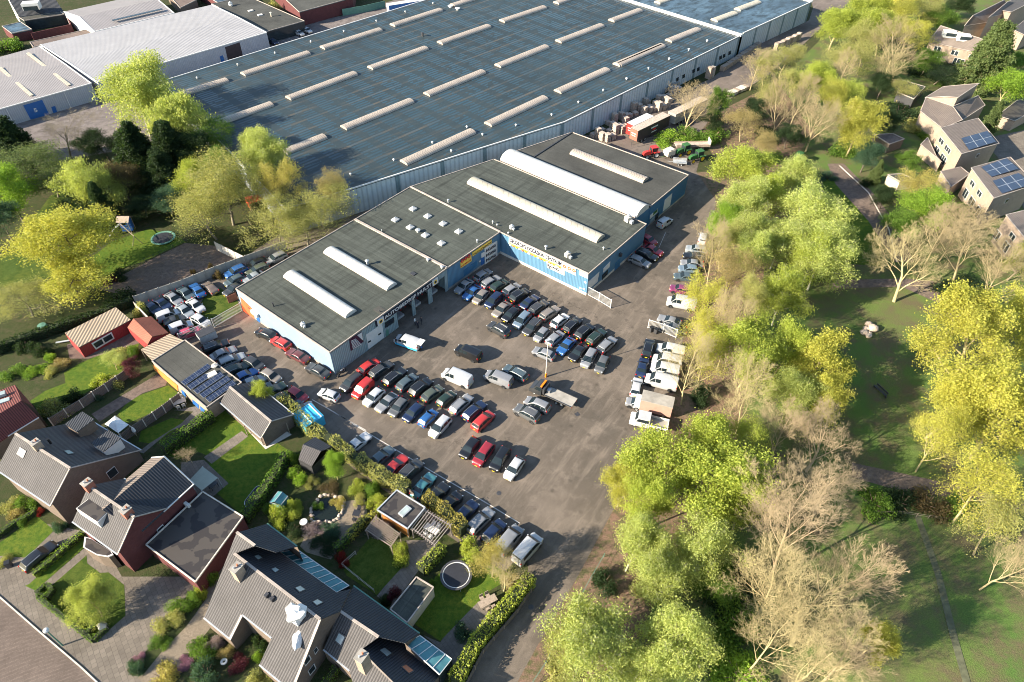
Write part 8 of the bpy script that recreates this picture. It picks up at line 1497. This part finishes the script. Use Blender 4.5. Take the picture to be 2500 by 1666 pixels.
# garden shrubs near the houses
U2 = 'garden shrubs around the houses'
for cr, x, y, d, H, c_, lab in ((b0, 1640, 800, 110, 1.8, 'lime', 'golden green shrub at the garage corner'), (b0, 1720, 700, 120, 2, 'green', 'green shrub against the garage side wall'), (b0, 1570, 880, 130, 1.6, 'green', 'green shrub at the top of the long border'), (b0, 1480, 960, 190, 1.6, 'green', 'large shrub in the middle of the long border'), (b0, 1390, 1060, 200, 1.6, 'olive', 'reddish green shrub in the long border'), (b0, 1300, 1230, 130, 1, 'green', 'low plants in the lower long border'), (b0, 1110, 1450, 130, 1.5, 'blue', 'dark blue-green shrub at the border tip'), (b0, 1125, 1370, 90, .7, 'magenta', 'pink flowering heather at the border tip'), (b0, 1500, 1420, 110, .7, 'magenta', 'pink flowering heather by the gravel drive'),
  (b0, 1670, 1480, 230, 2.4, 'blue', 'large dark shrub in the front flower bed'), (b0, 1650, 1300, 190, 1.6, 'green', 'green shrub in the front flower bed'), (b0, 1770, 1250, 130, 1.2, 'lilac', 'lilac flowering shrub in the front bed'), (b0, 1850, 1310, 120, 1.2, 'rust', 'rust flowering shrub in the front bed'), (b0, 1930, 1420, 140, 1.3, 'purple', 'purple leafed shrub in the front bed'), (b0, 2130, 1230, 130, 2.6, 'dark', 'dark clipped shrub in the row house notch'), (b0, 2120, 1335, 90, 1.2, 'fresh', 'fresh green ball shrub below the notch'), (b0, 2100, 1530, 190, 1.4, 'olive', 'olive shrub at the bottom edge'), (b0, 1330, 1520, 200, 1.4, 'gold', 'golden bare shrub at the bottom of the gravel'),
  (b0, 470, 275, 90, 1.6, 'blue', 'silvery shrub in front of the brown house'), (b0, 200, 90, 150, 1.5, 'green', 'green shrub in the bed beside the gravel circle'), (b0, 130, 170, 100, 1.5, 'rust', 'pinkish shrub in the corner bed'), (b0, 335, 160, 55, .9, 'red', 'small red shrub at the house corner'), (b0, 60, 110, 140, 1.0, 'olive', 'mixed perennials in the corner bed'), (b0, 160, 250, 80, 1.2, 'green', 'green shrub above the small front lawn'), (b0, 310, 655, 70, 1, 'lime', 'flowering shrub at the end of the clipped hedge'), (b0, 30, 560, 90, .9, 'olive', 'shrub at the pavement edge left of the bin'),
  (b1, 780, 180, 170, 3, 'lime', 'yellow-green shrub behind the row house'), (b1, 880, 100, 120, 2.4, 'lime', 'pale green shrub beside the pond'), (b1, 720, 120, 120, 2, 'green', 'green shrub by the greenhouse'), (b1, 900, 300, 150, 1.2, 'dark', 'dark perennials in the round shaded bed'), (b1, 1060, 300, 170, 1.0, 'lilac', 'lilac flowers in the round shaded bed'), (b1, 1200, 330, 180, 1.0, 'blue', 'blue-green perennials in the round bed'), (b1, 1150, 430, 200, .9, 'dark', 'dark ground plants at the round bed edge'), (b1, 1260, 100, 120, .9, 'gold', 'dry golden grass beside the pond'), (b1, 1090, 110, 90, .9, 'green', 'green tuft at the pond edge'),
  (b1, 1290, 540, 110, 2, 'red', 'red leafed maple shrub at the lawn corner'), (b1, 1730, 830, 120, 1.6, 'purple', 'dark red shrub next to the garden shed'), (b1, 1650, 880, 90, 1.4, 'dark', 'dark shrub below the dark red shrub'), (b1, 2290, 1130, 160, 1.6, 'blue', 'blue-green potted shrub on the lower patio'), (b1, 2020, 760, 70, 1.3, 'green', 'green ball bush next to the garden shed roof'), (b1, 1620, 290, 190, 2.6, 'lilac', 'lilac blossoming climber on the small pergola'),
  (n4, 640, 1080, 130, 2.2, 'green', 'green shrub under the yard hedge'), (n4, 690, 1180, 150, 2.4, 'lime', 'lime shrub left of the cedar pavilion'), (n4, 520, 1060, 130, 1.8, 'lime', 'golden shrub under the yard hedge'), (n4, 80, 980, 160, 2, 'fresh', 'fresh green hedge shrub by the dark hut'), (n4, 30, 820, 110, 2.6, 'green', 'green shrub left of the dark hut'), (n4, 40, 1260, 130, 2, 'lime', 'lime shrub at the shaded garden edge'), (n4, 190, 1020, 110, 1.2, 'olive', 'olive garden plant in front of the dark hut'), (n4, 330, 1080, 140, .8, 'brown', 'brown perennials above the pond'), (n4, 560, 1150, 110, 1.2, 'olive', 'olive perennials beside the gravel patio'),
  (m0, 400, 290, 190, 2.4, 'olive', 'olive shrub in front of the brown fence'), (m0, 560, 210, 130, 2.4, 'dark', 'dark shrub at the shaded lawn corner'), (m0, 770, 90, 130, 1.8, 'lime', 'lime shrub at the brown fence'), (m0, 870, 110, 120, 1.8, 'olive', 'olive shrub at the right end of the fence'), (m0, 100, 20, 150, 1.5, 'green', 'green plants in the upper left garden'), (m0, 250, 10, 130, 1.3, 'fresh', 'fresh green plants beside the long lawn'), (m0, 400, 10, 100, 1.2, 'olive', 'olive plants at the long lawn'), (m0, 755, 215, 60, 1, 'blue', 'small grey bush at the brown fence'),
  (l0, 410, 1440, 110, 1.6, 'rust', 'round rust coloured shrub by the path'), (l0, 170, 1310, 120, 2, 'dark', 'dark ball bush below the long hedge'), (l0, 290, 1330, 90, 2.6, 'dark', 'dark upright shrub below the long hedge'), (l0, 350, 1390, 80, 1.4, 'fresh', 'fresh green shrub next to the dark upright one'), (l0, 1000, 1040, 110, 2.6, 'olive', 'olive shrub beside the yellow edged fence'), (l0, 850, 780, 110, 2, 'dark', 'dark shrub at the riding path end'), (l0, 780, 830, 80, 1.6, 'purple', 'purple-brown shrub at the riding path end'), (l0, 860, 940, 160, 3, 'dark', 'dark evergreen above the red tool shed'), (l0, 960, 1345, 90, 2, 'green', 'green shrub by the tan canopy'), (l0, 850, 1370, 150, 1.6, 'olive', 'pale green shrub near the lantern'),
  (kA, 1100, 400, 110, 2.4, 'brown', 'brown bramble at the concrete wall'), (kA, 760, 360, 70, 1.2, 'brown', 'brown bush on the riding ground, left'), (kA, 1000, 280, 80, 1.4, 'brown', 'brown bush on the riding ground, right'), (k12, 20, 1400, 170, 4, 'olive', 'olive bush at the warehouse corner')):
    bush(cr, x, y, d, H, c_, lab, U2)
hedge('tall dark clipped hedge between the two back lawns', P(m0, '1275 660 1640 390'), 2.2, 1.5, 'green', 1.2); hedge('ivy covered boundary hedge along the car yard, upper part', P(n4, '-20 430 60 520 150 610'), 2.2, 1.6, 'olive', 1.7, .13, .25); hedge('ivy covered boundary hedge along the car yard, long middle part', P(n4, '150 620 360 760 560 900 700 1000 850 1080 940 1120'), 2.2, 1.5, 'olive', 1.7, .13, .25)
hedge('brown-gold hedge behind the pergola and dark parked cars', P(n4, '1060 1190 1180 1270 1290 1370 1360 1430'), 2.2, 1.5, 'gold', 1.7, .13, .3); hedge('bright green hedge along the lane at the bottom', P(h3, '340 1600 480 1340 600 1180 750 1010 900 830'), 2.4, 1.5, 'lime', 1.5); hedge('bright hedge beside the trampoline', P(h3, '90 770 250 590'), 2.0, 1.2, 'lime', 1.1); hedge('slim golden hedge between pond garden and small lawn', P(n4, '480 1480 560 1390 690 1290'), 1.6, .8, 'yellow', 1.1); hedge('slim hedge continuing towards the row house', P(n4, '380 1570 480 1480'), 1.5, .8, 'green', 1)
hedge('long dark hedge left of the red garden house', P(l0, '-60 1380 150 1300 500 1180 760 1100 960 1010'), 1.8, 1.3, 'dark', 1.1, .16); hedge('ivy hedge between shaded lawn and pond garden', P(m0, '2200 690 2120 850 2010 1010 1880 1180'), 2.0, 1.2, 'green', 1.1); hedge('low clipped hedge beside the black estate car', P(b0, '290 700 450 570 560 470 695 355'), 1.0, .8, 'fresh', 1.4, .09, .05); hedge('knee high box hedge along the front lawn', P(b0, '310 855 395 780 450 820 400 890 320 860'), .9, .6, 'green', 1.4, .08, .04); hedge('long box hedge on the pavement side of the front lawn', P(b0, '330 880 520 1030 780 1235 890 1130 820 1080 735 1170'), .9, .6, 'green', 1.4, .08, .04)
hedge('dark hedge between the front beds at the left edge', P(b0, '-40 400 120 280 300 180'), .8, .7, 'green', 1.2, .09, .05); hedge('short clipped hedge beside the row house entrance', P(b1, '1165 1600 1260 1470'), 1.4, .8, 'green', 1.2, .1, .06)
